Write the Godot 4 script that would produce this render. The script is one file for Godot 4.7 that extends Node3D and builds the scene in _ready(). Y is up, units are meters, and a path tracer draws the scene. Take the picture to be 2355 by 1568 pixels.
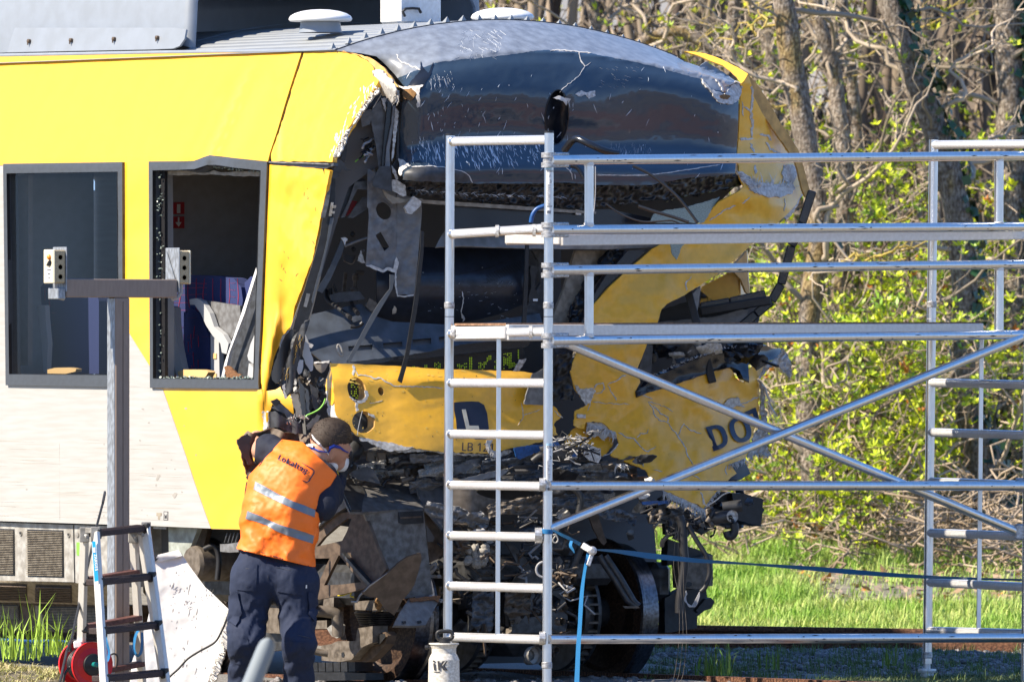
extends Node3D
# World: x runs along the track (train faces +x), z points out of the sunny side of the train, y up, metres.
# Measured points come from a survey of the photograph: a survey point (u, v) is a direction from the tripod;
# at(), on_x(), on_y(), on_z() place it at a distance or on a plane of the real place.
const FL := 27300.0
const HORIZON := 865.0
var right := Vector3(0.573576,0.0,-0.819152)
var toward := Vector3(0.819152,0.0,0.573576)
var eye := Vector3.ZERO
var corner := Vector3(0.0,0.0,1.375)
var rng := RandomNumberGenerator.new()
var taken := {}
var M := {}
var T := {}
var nz := FastNoiseLite.new()
var nz2 := FastNoiseLite.new()

func R(a: float, b: float) -> float:
	return rng.randf_range(a, b)

func ray(u: float, v: float) -> Vector3:
	return right * ((u - 1177.0) / FL) + Vector3.UP * ((HORIZON - v) / FL) - toward

func at(u: float, v: float, d: float) -> Vector3:
	return eye + ray(u, v) * d

func on_x(u: float, v: float, x: float) -> Vector3:
	var r := ray(u, v)
	return eye + r * ((x - eye.x) / r.x)

func on_z(u: float, v: float, z: float) -> Vector3:
	var r := ray(u, v)
	return eye + r * ((z - eye.z) / r.z)

func on_y(u: float, v: float, y: float) -> Vector3:
	var r := ray(u, v)
	return eye + r * ((y - eye.y) / r.y)

func away(p: Vector3) -> float:
	return (eye - p).dot(toward)

func lateral(p: Vector3) -> float:
	return (p - eye).dot(right)

func place(lat: float, d: float, y: float) -> Vector3:
	var p := eye + right * lat - toward * d
	p.y = y
	return p

func sm(a: float, b: float, x: float) -> float:
	return smoothstep(a, b, x)

# measured frames of the survey: origin and scale
const ZW := {
	"D": [0.0,0.0,1.0], "00": [0.0,0.0,0.35], "10": [706.3,0.0,0.35], "20": [1530.4,0.0,0.35],
	"01": [0.0,509.7,0.35], "11": [706.3,509.7,0.35], "21": [1530.4,509.7,0.35],
	"02": [0.0,1019.4,0.35], "12": [706.3,1019.4,0.35], "22": [1530.4,1019.4,0.35],
	"A": [517.97,929.96,0.4067], "B": [529.7,147.1,0.2252], "C": [559.1,500.3,0.2252], "F": [1236.0,765.1,0.3003],
	"E": [1353.7,353.1,0.3003], "K": [559.1,735.7,0.1689], "G": [706.3,1047.7,0.3318], "H": [1177.1,1118.3,0.2868], "I": [0.0,1147.7,0.2681],
}

func zp(w: String, a: Array) -> PackedVector2Array:
	var o: Array = ZW[w]
	var r := PackedVector2Array()
	for i in range(0, a.size(), 2):
		r.append(Vector2(o[0] + o[2] * a[i], o[1] + o[2] * a[i + 1]))
	return r

func z1(w: String, x: float, y: float) -> Vector2:
	var o: Array = ZW[w]
	return Vector2(o[0] + o[2] * x, o[1] + o[2] * y)

# ---------------------------------------------------------------- mesh builder
class MB:
	var v := PackedVector3Array()
	var n := PackedVector3Array()
	var c := PackedColorArray()
	var tint := Color.WHITE

	func tri(a: Vector3, b: Vector3, d: Vector3, na: Vector3, nb: Vector3, nd: Vector3) -> void:
		if (b - a).cross(d - a).dot(na + nb + nd) > 0.0:
			v.append_array([a, d, b])
			n.append_array([na, nd, nb])
		else:
			v.append_array([a, b, d])
			n.append_array([na, nb, nd])
		c.append_array([tint, tint, tint])

	func flat(a: Vector3, b: Vector3, d: Vector3, out: Vector3) -> void:
		var g := (b - a).cross(d - a)
		if g.length_squared() < 1e-16:
			return
		g = g.normalized()
		if g.dot(out) < 0.0:
			g = -g
		tri(a, b, d, g, g, g)

	func quad(a: Vector3, b: Vector3, d: Vector3, e: Vector3, out: Vector3) -> void:
		flat(a, b, d, out)
		flat(a, d, e, out)

	func tube(p: Array, r: Variant, sides := 8, caps := true) -> void:
		var k := p.size()
		if k < 2:
			return
		var t0: Vector3 = (p[1] - p[0]).normalized()
		var s: Vector3 = t0.cross(Vector3.UP if absf(t0.y) < 0.9 else Vector3.RIGHT).normalized()
		var rings := []
		var norms := []
		for i in k:
			var t: Vector3 = (p[mini(i + 1, k - 1)] - p[maxi(i - 1,0)]).normalized()
			s = (s - t * s.dot(t)).normalized()
			var b := t.cross(s)
			var rr: float = r[i] if r is Array else r
			var ring := []
			var nn := []
			for j in sides:
				var a := TAU * j / sides
				var d := s * cos(a) + b * sin(a)
				ring.append(p[i] + d * rr)
				nn.append(d)
			rings.append(ring)
			norms.append(nn)
		for i in k - 1:
			for j in sides:
				var j2 := (j + 1) % sides
				tri(rings[i][j], rings[i][j2], rings[i + 1][j2], norms[i][j], norms[i][j2], norms[i + 1][j2])
				tri(rings[i][j], rings[i + 1][j2], rings[i + 1][j], norms[i][j], norms[i + 1][j2], norms[i + 1][j])
		if caps:
			for e in [0, k - 1]:
				var out: Vector3 = (p[0] - p[1]) if e == 0 else (p[k - 1] - p[k - 2])
				for j in sides - 2:
					flat(rings[e][0], rings[e][j + 1], rings[e][j + 2], out)

	# box with chamfered edges; t carries place and axes, size full extents
	func box(t: Transform3D, size: Vector3, bev := 0.0) -> void:
		var h := size * 0.5
		if bev <= 0.0:
			for ax in 3:
				for s in [-1.0,1.0]:
					var q := []
					for k in [[-1,-1], [1,-1], [1,1], [-1,1]]:
						var w := Vector3.ZERO
						w[ax] = s * h[ax]
						w[(ax + 1) % 3] = k[0] * h[(ax + 1) % 3]
						w[(ax + 2) % 3] = k[1] * h[(ax + 2) % 3]
						q.append(t * w)
					quad(q[0], q[1], q[2], q[3], t.basis[ax] * s)
			return
		bev = minf(bev, minf(h.x, minf(h.y, h.z)) * 0.9)
		for ax in 3:
			var b1 := (ax + 1) % 3
			var b2 := (ax + 2) % 3
			for s in [-1.0,1.0]:
				var q := []
				for k in [[-1,-1], [1,-1], [1,1], [-1,1]]:
					var w := Vector3.ZERO
					w[ax] = s * h[ax]
					w[b1] = k[0] * (h[b1] - bev)
					w[b2] = k[1] * (h[b2] - bev)
					q.append(t * w)
				quad(q[0], q[1], q[2], q[3], t.basis[ax] * s)
				for s2 in [-1.0,1.0]:
					var e := []
					for k in [-1.0,1.0]:
						var w := Vector3.ZERO
						w[ax] = s * h[ax]
						w[b1] = s2 * (h[b1] - bev)
						w[b2] = k * (h[b2] - bev)
						e.append(t * w)
						w[ax] = s * (h[ax] - bev)
						w[b1] = s2 * h[b1]
						e.append(t * w)
					quad(e[0], e[1], e[3], e[2], t.basis[ax] * s + t.basis[b1] * s2)
		for sx in [-1.0,1.0]:
			for sy in [-1.0,1.0]:
				for sz in [-1.0,1.0]:
					var g := Vector3(sx, sy, sz)
					flat(t * (g * Vector3(h.x, h.y - bev, h.z - bev)), t * (g * Vector3(h.x - bev, h.y, h.z - bev)), t * (g * Vector3(h.x - bev, h.y - bev, h.z)), t.basis * g)

	# straight bar from a to b, w across, hgt along the hint
	func bar(a: Vector3, b: Vector3, w: float, hgt: float, hint := Vector3.UP, bev := 0.0) -> void:
		var z := (b - a).normalized()
		if absf(z.dot(hint.normalized())) > 0.98:
			hint = Vector3(0.3,0.1,1.0)
		var x := hint.cross(z).normalized()
		var y := z.cross(x)
		box(Transform3D(Basis(x, y, z), (a + b) * 0.5), Vector3(w, hgt, a.distance_to(b)), bev)

	# surface of revolution: prof is an array of Vector2(radius, height along the axis y of t)
	func lathe(t: Transform3D, prof: Array, seg := 24, smooth := true) -> void:
		for i in prof.size() - 1:
			var p: Vector2 = prof[i]
			var q: Vector2 = prof[i + 1]
			var d := (q - p)
			if d.length() < 1e-6:
				continue
			var nn := Vector2(d.y, -d.x).normalized()
			for j in seg:
				var a0 := TAU * j / seg
				var a1 := TAU * (j + 1) / seg
				var e0 := Vector3(cos(a0), 0, sin(a0))
				var e1 := Vector3(cos(a1), 0, sin(a1))
				if not smooth:
					e0 = (e0 + e1).normalized()
				var n0 := t.basis * (e0 * nn.x + Vector3.UP * nn.y)
				var n1 := t.basis * ((e1 if smooth else e0) * nn.x + Vector3.UP * nn.y)
				e0 = Vector3(cos(a0), 0, sin(a0))
				var p0 := t * (e0 * p.x + Vector3.UP * p.y)
				var p1 := t * (e1 * p.x + Vector3.UP * p.y)
				var q0 := t * (e0 * q.x + Vector3.UP * q.y)
				var q1 := t * (e1 * q.x + Vector3.UP * q.y)
				if p.x > 1e-6:
					tri(p0, p1, q1, n0, n1, n1)
				if q.x > 1e-6:
					tri(p0, q1, q0, n0, n1, n0)

	# flat plate from a planar outline, thickened by off
	func plate(pts: Array, off: Vector3) -> void:
		var nrm := Vector3.ZERO
		for i in pts.size():
			nrm += (pts[i] as Vector3).cross(pts[(i + 1) % pts.size()])
		nrm = nrm.normalized()
		var x: Vector3 = (pts[1] - pts[0]).normalized()
		x = (x - nrm * x.dot(nrm)).normalized()
		var y := nrm.cross(x)
		var flat2 := PackedVector2Array()
		for p in pts:
			flat2.append(Vector2(p.dot(x), p.dot(y)))
		var ix := Geometry2D.triangulate_polygon(flat2)
		for i in range(0, ix.size(), 3):
			flat(pts[ix[i]], pts[ix[i + 1]], pts[ix[i + 2]], -off)
			flat(pts[ix[i]] + off, pts[ix[i + 1]] + off, pts[ix[i + 2]] + off, off)
		var mid := Vector3.ZERO
		for p in pts:
			mid += p
		mid /= pts.size()
		for i in pts.size():
			var a: Vector3 = pts[i]
			var b: Vector3 = pts[(i + 1) % pts.size()]
			quad(a, b, b + off, a + off, (a + b) * 0.5 - mid)

	# smooth grid of points rows[i][j]
	func grid(rows: Array, out: Vector3) -> void:
		var h := rows.size()
		var w: int = rows[0].size()
		var nn := []
		for i in h:
			var l := []
			for j in w:
				var g: Vector3 = (rows[i][mini(j + 1, w - 1)] - rows[i][maxi(j - 1,0)]).cross(rows[mini(i + 1, h - 1)][j] - rows[maxi(i - 1,0)][j]).normalized()
				l.append(g if g.dot(out) >= 0.0 else -g)
			nn.append(l)
		for i in h - 1:
			for j in w - 1:
				tri(rows[i][j], rows[i][j + 1], rows[i + 1][j + 1], nn[i][j], nn[i][j + 1], nn[i + 1][j + 1])
				tri(rows[i][j], rows[i + 1][j + 1], rows[i + 1][j], nn[i][j], nn[i + 1][j + 1], nn[i + 1][j])

	func blob(t: Transform3D, rad: Vector3, seg := 12, rings := 8) -> void:
		for i in rings:
			var f0 := PI * i / rings
			var f1 := PI * (i + 1) / rings
			for j in seg:
				var q := []
				for k in [[f0, j], [f0, j + 1], [f1, j + 1], [f1, j]]:
					var a: float = TAU * k[1] / seg
					q.append(Vector3(sin(k[0]) * cos(a), cos(k[0]), sin(k[0]) * sin(a)))
				var m := []
				for d in q:
					m.append((t.basis * (d / rad)).normalized())
				if i > 0:
					tri(t * (q[0] * rad), t * (q[1] * rad), t * (q[2] * rad), m[0], m[1], m[2])
				if i < rings - 1:
					tri(t * (q[0] * rad), t * (q[2] * rad), t * (q[3] * rad), m[0], m[2], m[3])

	func mesh() -> ArrayMesh:
		var a := []
		a.resize(Mesh.ARRAY_MAX)
		a[Mesh.ARRAY_VERTEX] = v
		a[Mesh.ARRAY_NORMAL] = n
		a[Mesh.ARRAY_COLOR] = c
		var m := ArrayMesh.new()
		if v.size():
			m.add_surface_from_arrays(Mesh.PRIMITIVE_TRIANGLES, a)
		return m

# A sheet of material cut to an outline: f lays survey points on its real surface, the sheet has thickness.
func sheet(mb: MB, outline: PackedVector2Array, f: Callable, cell: float, thick: float, holes := [], lift := 0.0) -> void:
	var lo := outline[0]
	var hi := outline[0]
	for p in outline:
		lo = lo.min(p)
		hi = hi.max(p)
	var memo := {}
	var get_pn := func(p: Vector2) -> Array:
		var key := Vector2i(roundi(p.x * 20.0), roundi(p.y * 20.0))
		if not memo.has(key):
			var q: Vector3 = f.call(p.x, p.y)
			var du: Vector3 = f.call(p.x + 1.5, p.y) - f.call(p.x - 1.5, p.y)
			var dv: Vector3 = f.call(p.x, p.y + 1.5) - f.call(p.x, p.y - 1.5)
			var m := du.cross(dv).normalized()
			if m.dot(eye - q) < 0.0:
				m = -m
			memo[key] = [q + m * lift, m]
		return memo[key]
	var nx := maxi(1, ceili((hi.x - lo.x) / cell))
	var ny := maxi(1, ceili((hi.y - lo.y) / cell))
	for i in nx:
		for j in ny:
			var a := Vector2(lo.x + i * cell, lo.y + j * cell)
			var r := PackedVector2Array([a, a + Vector2(cell, 0), a + Vector2(cell, cell), a + Vector2(0, cell)])
			var bits: Array = Geometry2D.intersect_polygons(r, outline)
			for hole in holes:
				var left := []
				for b in bits:
					for c in Geometry2D.clip_polygons(b, hole):
						if not Geometry2D.is_polygon_clockwise(c) or Geometry2D.clip_polygons(b, hole).size() == 1:
							left.append(c)
				bits = left
			for b in bits:
				var ix := Geometry2D.triangulate_polygon(b)
				for k in range(0, ix.size(), 3):
					var p: Array = get_pn.call(b[ix[k]])
					var q: Array = get_pn.call(b[ix[k + 1]])
					var s: Array = get_pn.call(b[ix[k + 2]])
					mb.tri(p[0], q[0], s[0], p[1], q[1], s[1])
					if thick > 0.0:
						mb.tri(p[0] - p[1] * thick, q[0] - q[1] * thick, s[0] - s[1] * thick, -p[1], -q[1], -s[1])
	if thick > 0.0:
		var loops := [outline]
		loops.append_array(holes)
		for loop in loops:
			for i in loop.size():
				var a: Vector2 = loop[i]
				var b: Vector2 = loop[(i + 1) % loop.size()]
				var k := maxi(1, ceili(a.distance_to(b) / cell))
				for j in k:
					var p: Array = get_pn.call(a.lerp(b, float(j) / k))
					var q: Array = get_pn.call(a.lerp(b, float(j + 1) / k))
					var o: Vector3 = (q[0] - p[0]).cross(p[1])
					mb.quad(p[0], q[0], q[0] - q[1] * thick, p[0] - p[1] * thick, o)

# ragged version of an outline: extra points pushed in and out
func ragged(p: PackedVector2Array, step: float, amp: float, closed := true) -> PackedVector2Array:
	var r := PackedVector2Array()
	var m := p.size() if closed else p.size() - 1
	for i in m:
		var a := p[i]
		var b := p[(i + 1) % p.size()]
		var k := maxi(1, roundi(a.distance_to(b) / step))
		var side := (b - a).orthogonal().normalized()
		for j in k:
			var q := a.lerp(b, float(j) / k)
			r.append(q + (side * R(-amp, amp) if j > 0 else Vector2(R(-amp, amp), R(-amp, amp)) * 0.4))
	if not closed:
		r.append(p[p.size() - 1])
	return r

func ring2(c: Vector2, rx: float, ry: float, turn := 0.0, k := 24, rough := 0.0) -> PackedVector2Array:
	var r := PackedVector2Array()
	for i in k:
		var a := TAU * i / k
		r.append(c + (Vector2(cos(a) * rx, sin(a) * ry) * (1.0 + R(-rough, rough))).rotated(turn))
	return r

# a narrow strip along a survey line on a surface (cracks, scratches, welts), w0..w1 wide
func strip(mb: MB, line: PackedVector2Array, f: Callable, w: float, lift: float, jag := 0.0, step := 5.0) -> void:
	var p := ragged(line, step, jag, false) if jag > 0.0 else line
	var prev := []
	for i in p.size():
		var t := (p[mini(i + 1, p.size() - 1)] - p[maxi(i - 1,0)]).orthogonal().normalized()
		var ww := w * (0.15 if i == 0 or i == p.size() - 1 else R(0.55,1.25)) * 0.5
		var a: Vector3 = f.call(p[i].x + t.x * ww, p[i].y + t.y * ww)
		var b: Vector3 = f.call(p[i].x - t.x * ww, p[i].y - t.y * ww)
		var o := (f.call(p[i].x + 1.0, p[i].y) - f.call(p[i].x - 1.0, p[i].y) as Vector3).cross(f.call(p[i].x, p[i].y + 1.0) - f.call(p[i].x, p[i].y - 1.0) as Vector3).normalized()
		if o.dot(eye - a) < 0.0:
			o = -o
		var cur := [a + o * lift, b + o * lift, a - o * 0.002, b - o * 0.002]
		if prev:
			mb.quad(prev[0], cur[0], cur[1], prev[1], o)
			mb.quad(prev[0], cur[0], cur[2], prev[2], a - b)
			mb.quad(prev[1], cur[1], cur[3], prev[3], b - a)
		prev = cur

# flat lettering mapped on a surface: anchor = lower left in survey units, height = cap height, slant turns the line
func letters(mb: MB, text: String, f: Callable, anchor: Vector2, height: float, turn: float, lift: float, font: Font, stretch := 1.0, shear := 0.0) -> void:
	var tm := TextMesh.new()
	tm.text = text
	tm.font = font
	tm.font_size = 64
	tm.pixel_size = 1.0 / 46.0
	tm.depth = 0.0
	tm.horizontal_alignment = HORIZONTAL_ALIGNMENT_LEFT
	tm.vertical_alignment = VERTICAL_ALIGNMENT_BOTTOM
	var arr := tm.surface_get_arrays(0) if tm.get_surface_count() else []
	if arr.is_empty():
		return
	var vs: PackedVector3Array = arr[Mesh.ARRAY_VERTEX]
	var ix: PackedInt32Array = arr[Mesh.ARRAY_INDEX] if arr[Mesh.ARRAY_INDEX] else PackedInt32Array(range(vs.size()))
	var lo := Vector3(1e9,1e9,0)
	var top := -1e9
	for v in vs:
		lo = lo.min(v)
		top = maxf(top, v.y)
	var pts := []
	for v in vs:
		var q := Vector2((v.x - lo.x) * stretch + (v.y - lo.y) * shear, -(v.y - lo.y)) * (height / (top - lo.y))
		q = anchor + q.rotated(turn)
		pts.append(q)
	for i in range(0, ix.size(), 3):
		var w := []
		for k in 3:
			var q: Vector2 = pts[ix[i + k]]
			var o := (f.call(q.x + 1.0, q.y) - f.call(q.x - 1.0, q.y) as Vector3).cross(f.call(q.x, q.y + 1.0) - f.call(q.x, q.y - 1.0) as Vector3).normalized()
			if o.dot(toward) < 0.0:
				o = -o
			w.append((f.call(q.x, q.y) as Vector3) + o * lift)
		mb.flat(w[0], w[1], w[2], toward)

# ---------------------------------------------------------------- nodes
func numbered(parent: Node, called: String) -> String:
	var key := "%d/%s" % [parent.get_instance_id(), called]
	var k: int = taken.get(key, -1) + 1
	taken[key] = k
	return called if k == 0 else "%s_%03d" % [called, k]

func part(parent: Node, called: String, mb: MB, m: Material, label := "") -> MeshInstance3D:
	var o := MeshInstance3D.new()
	o.name = numbered(parent, called)
	o.mesh = mb.mesh()
	o.material_override = m
	if label:
		o.set_meta("label", label)
	parent.add_child(o, true)
	return o

func tag(o: Node, label := "", category := "", group := "", kind := "") -> void:
	if label:
		o.set_meta("label", label)
	if category:
		o.set_meta("category", category)
	if group:
		o.set_meta("group", group)
	if kind:
		o.set_meta("kind", kind)

func thing(called: String, label: String, category: String, group := "", base := Vector3.ZERO) -> Node3D:
	var o := Node3D.new()
	o.name = numbered(self, called)
	o.position = base
	add_child(o, true)
	tag(o, label, category, group)
	return o

# ---------------------------------------------------------------- materials
func noise_tex(key: String, freq: float, lo: Color, hi: Color, oct := 4, kind := FastNoiseLite.TYPE_SIMPLEX_SMOOTH, mid := 0.5, size := 512) -> Texture2D:
	var f := FastNoiseLite.new()
	f.seed = key.hash() % 10000
	f.noise_type = kind
	f.frequency = freq
	f.fractal_octaves = oct
	var t := NoiseTexture2D.new()
	t.width = size
	t.height = size
	t.seamless = true
	t.noise = f
	var g := Gradient.new()
	g.set_color(0, lo)
	g.set_color(1, hi)
	g.set_offset(0, mid - 0.3)
	g.set_offset(1, mid + 0.3)
	t.color_ramp = g
	T[key] = t
	return t

func bump_tex(key: String, freq: float, strength: float, oct := 4, size := 512) -> Texture2D:
	var f := FastNoiseLite.new()
	f.seed = key.hash() % 10000
	f.noise_type = FastNoiseLite.TYPE_SIMPLEX_SMOOTH
	f.frequency = freq
	f.fractal_octaves = oct
	var t := NoiseTexture2D.new()
	t.width = size
	t.height = size
	t.seamless = true
	t.as_normal_map = true
	t.bump_strength = strength
	t.noise = f
	T[key] = t
	return t

func mat(key: String, lin: Color, rough: float, metal := 0.0, tex := "", scale := Vector3.ONE, bump := "", bump_amount := 1.0) -> StandardMaterial3D:
	var m := StandardMaterial3D.new()
	m.resource_name = key
	m.albedo_color = lin.linear_to_srgb()
	m.roughness = rough
	m.metallic = metal
	if tex:
		m.albedo_texture = T[tex]
	if bump:
		m.normal_enabled = true
		m.normal_texture = T[bump]
		m.normal_scale = bump_amount
	if tex or bump:
		m.uv1_triplanar = true
		m.uv1_world_triplanar = true
		m.uv1_scale = scale
	M[key] = m
	return m

func C3(r: float, g: float, b: float) -> Color:
	return Color(r, g, b)

func make_materials() -> void:
	noise_tex("blotch", 0.012, Color(0.80,0.785,0.77), Color(1,1,1), 5)
	noise_tex("faint", 0.02, Color(0.955,0.95,0.94), Color(1,1,1), 5)
	noise_tex("grime", 0.012, Color(0.72,0.70,0.67), Color(1,1,1), 5, FastNoiseLite.TYPE_SIMPLEX_SMOOTH, 0.45)
	noise_tex("rusty", 0.02, Color(0.45,0.33,0.25), Color(1,0.98,0.95), 5)
	noise_tex("bark", 0.02, Color(0.50,0.45,0.40), Color(1,1,1), 5)
	noise_tex("turf", 0.02, Color(0.45,0.55,0.35), Color(1,1,1), 5)
	noise_tex("weave", 0.08, Color(0.62,0.62,0.66), Color(1,1,1), 3)
	bump_tex("fine", 0.06,3.0)
	bump_tex("soft", 0.012,2.0,3)
	bump_tex("rough", 0.03,8.0,5)
	bump_tex("barkbump", 0.03,12.0,5)
	var yc := C3(0.85,0.46,0.030)
	var m := mat("yellow", yc, 0.34,0.0, "faint", Vector3(0.7,0.7,0.7), "soft", 0.015)
	m.clearcoat_enabled = true
	m.clearcoat = 0.5
	m.clearcoat_roughness = 0.12
	m = mat("yellow_worn", yc, 0.42,0.0, "faint", Vector3(2.2,2.2,2.2), "soft", 0.018)
	m.clearcoat_enabled = true
	m.clearcoat = 0.35
	m.clearcoat_roughness = 0.2
	mat("yellow_chip", C3(0.72,0.46,0.08), 0.6)
	mat("yellow_inner", C3(0.62,0.36,0.10), 0.6,0.0, "blotch", Vector3(2,2,2))  # inner laminate colour, also the painted skylight tone of the corner fillet
	mat("silver", C3(0.44,0.432,0.418), 0.40,0.1, "faint", Vector3(0.25,3.0,0.25), "fine", 0.015)
	m = mat("gelcoat", C3(0.030,0.048,0.072), 0.13)
	m.metallic_specular = 0.5
	m.clearcoat_enabled = true
	m.clearcoat = 0.3
	m.clearcoat_roughness = 0.05
	mat("deflector_steel", C3(0.155,0.152,0.15), 0.5,0.2, "grime", Vector3(2.5,2.5,2.5), "rough", 0.04)
	m = mat("hood_roof", C3(0.25,0.275,0.31), 0.34,0.0, "blotch", Vector3(2,2,2), "soft", 0.03)  # lighter than the gelcoat: scuffs, and sun glare put in the colour
	m.clearcoat_enabled = true
	m.clearcoat = 0.5
	m.clearcoat_roughness = 0.18
	mat("roof", C3(0.27,0.29,0.31), 0.5,0.2, "faint", Vector3(0.5,2,3), "fine", 0.025)
	mat("fairing", C3(0.26,0.29,0.335), 0.42,0.1, "faint", Vector3(0.6,0.6,0.6))
	mat("fairing_skylit", C3(0.34,0.40,0.48), 0.4,0.1, "faint", Vector3(1,1,1))  # housing end: bluish sky reflection put into the colour
	mat("white_gloss", C3(0.72,0.73,0.74), 0.35,0.0, "faint", Vector3(3,3,3))
	mat("frame", C3(0.085,0.095,0.11), 0.4,0.3, "faint", Vector3(2,2,2))
	mat("rubber", C3(0.012,0.012,0.014), 0.45,0.0, "", Vector3(8,8,8), "fine", 0.15)
	mat("black", C3(0.016,0.017,0.02), 0.5,0.0, "grime", Vector3(3,3,3), "rough", 0.09)
	mat("black_gloss", C3(0.010,0.012,0.018), 0.22,0.0, "", Vector3(4,4,4), "rough", 0.045)
	mat("tar", C3(0.016,0.017,0.02), 0.28,0.0, "", Vector3(9,9,9), "rough", 0.36)
	mat("navy_plastic", C3(0.022,0.030,0.050), 0.28,0.0, "blotch", Vector3(3,3,3), "soft", 0.03)
	mat("desk", C3(0.075,0.09,0.115), 0.42,0.0, "grime", Vector3(1.4,1.4,1.4), "fine", 0.05)
	mat("grey_panel", C3(0.20,0.205,0.215), 0.5,0.1, "blotch", Vector3(3,3,3), "fine", 0.03)
	mat("grey_dark", C3(0.055,0.06,0.07), 0.5,0.1, "grime", Vector3(3,3,3), "fine", 0.075)
	mat("grey_mid", C3(0.12,0.125,0.135), 0.5,0.1, "grime", Vector3(3,3,3), "fine", 0.06)
	mat("grey_cloth", C3(0.30,0.29,0.275), 0.75,0.0, "blotch", Vector3(2,2,2))
	mat("beige", C3(0.33,0.29,0.23), 0.6,0.0, "blotch", Vector3(3,3,3))
	mat("fibre", C3(0.66,0.65,0.63), 0.75,0.0, "blotch", Vector3(6,6,6), "rough", 0.15)
	mat("fibre_dim", C3(0.62,0.62,0.61), 0.75,0.0, "grime", Vector3(6,6,6), "rough", 0.15)
	mat("foam_brown", C3(0.26,0.14,0.05), 0.9,0.0, "grime", Vector3(9,9,9), "rough", 0.3)
	mat("scratch", C3(0.56,0.60,0.66), 0.6)
	mat("steel_dark", C3(0.075,0.077,0.082), 0.42,0.5, "grime", Vector3(2.5,2.5,2.5), "rough", 0.045)
	mat("steel_dusty", C3(0.16,0.135,0.11), 0.62,0.1, "grime", Vector3(3,3,3), "rough", 0.075)
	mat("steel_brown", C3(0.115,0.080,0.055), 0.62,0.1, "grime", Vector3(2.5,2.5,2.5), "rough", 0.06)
	mat("steel_light", C3(0.36,0.35,0.33), 0.5,0.3, "grime", Vector3(3,3,3), "rough", 0.045)
	mat("wheel_steel", C3(0.10,0.09,0.085), 0.36,0.8, "rusty", Vector3(5,5,5))
	mat("wheel_tread", C3(0.20,0.21,0.24), 0.3,1.0, "grime", Vector3(6,6,6))
	mat("wheel_brown", C3(0.085,0.052,0.032), 0.6,0.2, "rusty", Vector3(4,4,4))
	mat("rail_rust", C3(0.21,0.105,0.06), 0.7,0.1, "rusty", Vector3(5,5,5), "rough", 0.09)
	mat("aluminium", C3(0.78,0.78,0.78), 0.30,1.0, "faint", Vector3(4,1,4), "fine", 0.03)
	mat("aluminium_ribbed", C3(0.86,0.86,0.86), 0.42,0.75, "faint", Vector3(4,4,4))
	mat("aluminium_dull", C3(0.70,0.685,0.67), 0.5,0.5, "faint", Vector3(3,3,3), "fine", 0.04)
	mat("cast_alloy", C3(0.56,0.57,0.59), 0.48,0.7, "grime", Vector3(8,8,8))
	mat("wood_edge", C3(0.30,0.17,0.10), 0.7,0.0, "grime", Vector3(6,6,6))
	mat("paper", C3(0.75,0.76,0.77), 0.6,0.0, "faint", Vector3(8,8,8))
	mat("paper_blue", C3(0.35,0.55,0.68), 0.6)
	mat("print", C3(0.03,0.03,0.035), 0.6)
	mat("navy_print", C3(0.008,0.016,0.045), 0.4)
	mat("pale_print", C3(0.48,0.47,0.42), 0.5)
	mat("strap", C3(0.012,0.20,0.47), 0.55,0.0, "weave", Vector3(14,14,14))
	mat("blue_foil", C3(0.015,0.10,0.34), 0.4,0.0, "blotch", Vector3(7,7,7), "rough", 0.12)
	m = mat("led", C3(0.62,0.92,0.02), 0.5)
	mat("red", C3(0.62,0.010,0.014), 0.38,0.0, "faint", Vector3(6,6,6))
	mat("red_sign", C3(0.30,0.012,0.016), 0.5)
	mat("ladder_alu", C3(0.66,0.645,0.61), 0.5,0.35, "faint", Vector3(6,2,6), "fine", 0.05)
	mat("ladder_step", C3(0.045,0.028,0.028), 0.7,0.0, "grime", Vector3(9,9,9), "rough", 0.18)
	mat("ladder_red", C3(0.14,0.055,0.045), 0.6,0.2, "grime", Vector3(6,6,6))
	mat("cyan", C3(0.01,0.32,0.62), 0.45)
	mat("white_shell", C3(0.78,0.775,0.76), 0.5,0.0, "faint", Vector3(2.5,2.5,2.5))
	mat("dust", C3(0.37,0.345,0.30), 0.7)
	mat("smudge", C3(0.30,0.285,0.265), 0.8)
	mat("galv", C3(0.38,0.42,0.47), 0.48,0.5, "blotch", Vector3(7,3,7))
	mat("galv_shaded", C3(0.27,0.205,0.165), 0.6,0.1, "faint", Vector3(5,0.8,5))  # brown of the faces turned from the sun, shade put in the colour
	mat("box_cream", C3(0.62,0.56,0.42), 0.6,0.0, "faint", Vector3(9,9,9))
	mat("box_mouldy", C3(0.52,0.42,0.26), 0.7,0.0, "grime", Vector3(30,30,30))
	mat("orange_knob", C3(0.75,0.22,0.01), 0.4)
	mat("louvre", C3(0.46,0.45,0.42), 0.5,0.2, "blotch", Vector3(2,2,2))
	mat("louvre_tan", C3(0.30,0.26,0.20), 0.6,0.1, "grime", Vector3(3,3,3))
	mat("green_grey", C3(0.36,0.40,0.37), 0.55,0.0, "blotch", Vector3(2,2,2))
	mat("canister", C3(0.70,0.68,0.62), 0.5,0.0, "blotch", Vector3(9,9,9))
	mat("hivis", C3(1.0,0.185,0.008), 0.55,0.0, "faint", Vector3(30,30,30))
	mat("reflective", C3(0.17,0.205,0.255), 0.5,0.2, "faint", Vector3(20,20,20))
	mat("navy_cloth", C3(0.011,0.017,0.038), 0.85,0.0, "weave", Vector3(26,26,26), "fine", 0.15)
	mat("trouser", C3(0.010,0.019,0.052), 0.85,0.0, "faint", Vector3(26,26,26), "fine", 0.15)
	mat("seam", C3(0.06,0.065,0.08), 0.8)
	m = mat("skin", C3(0.50,0.26,0.17), 0.5)
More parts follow.
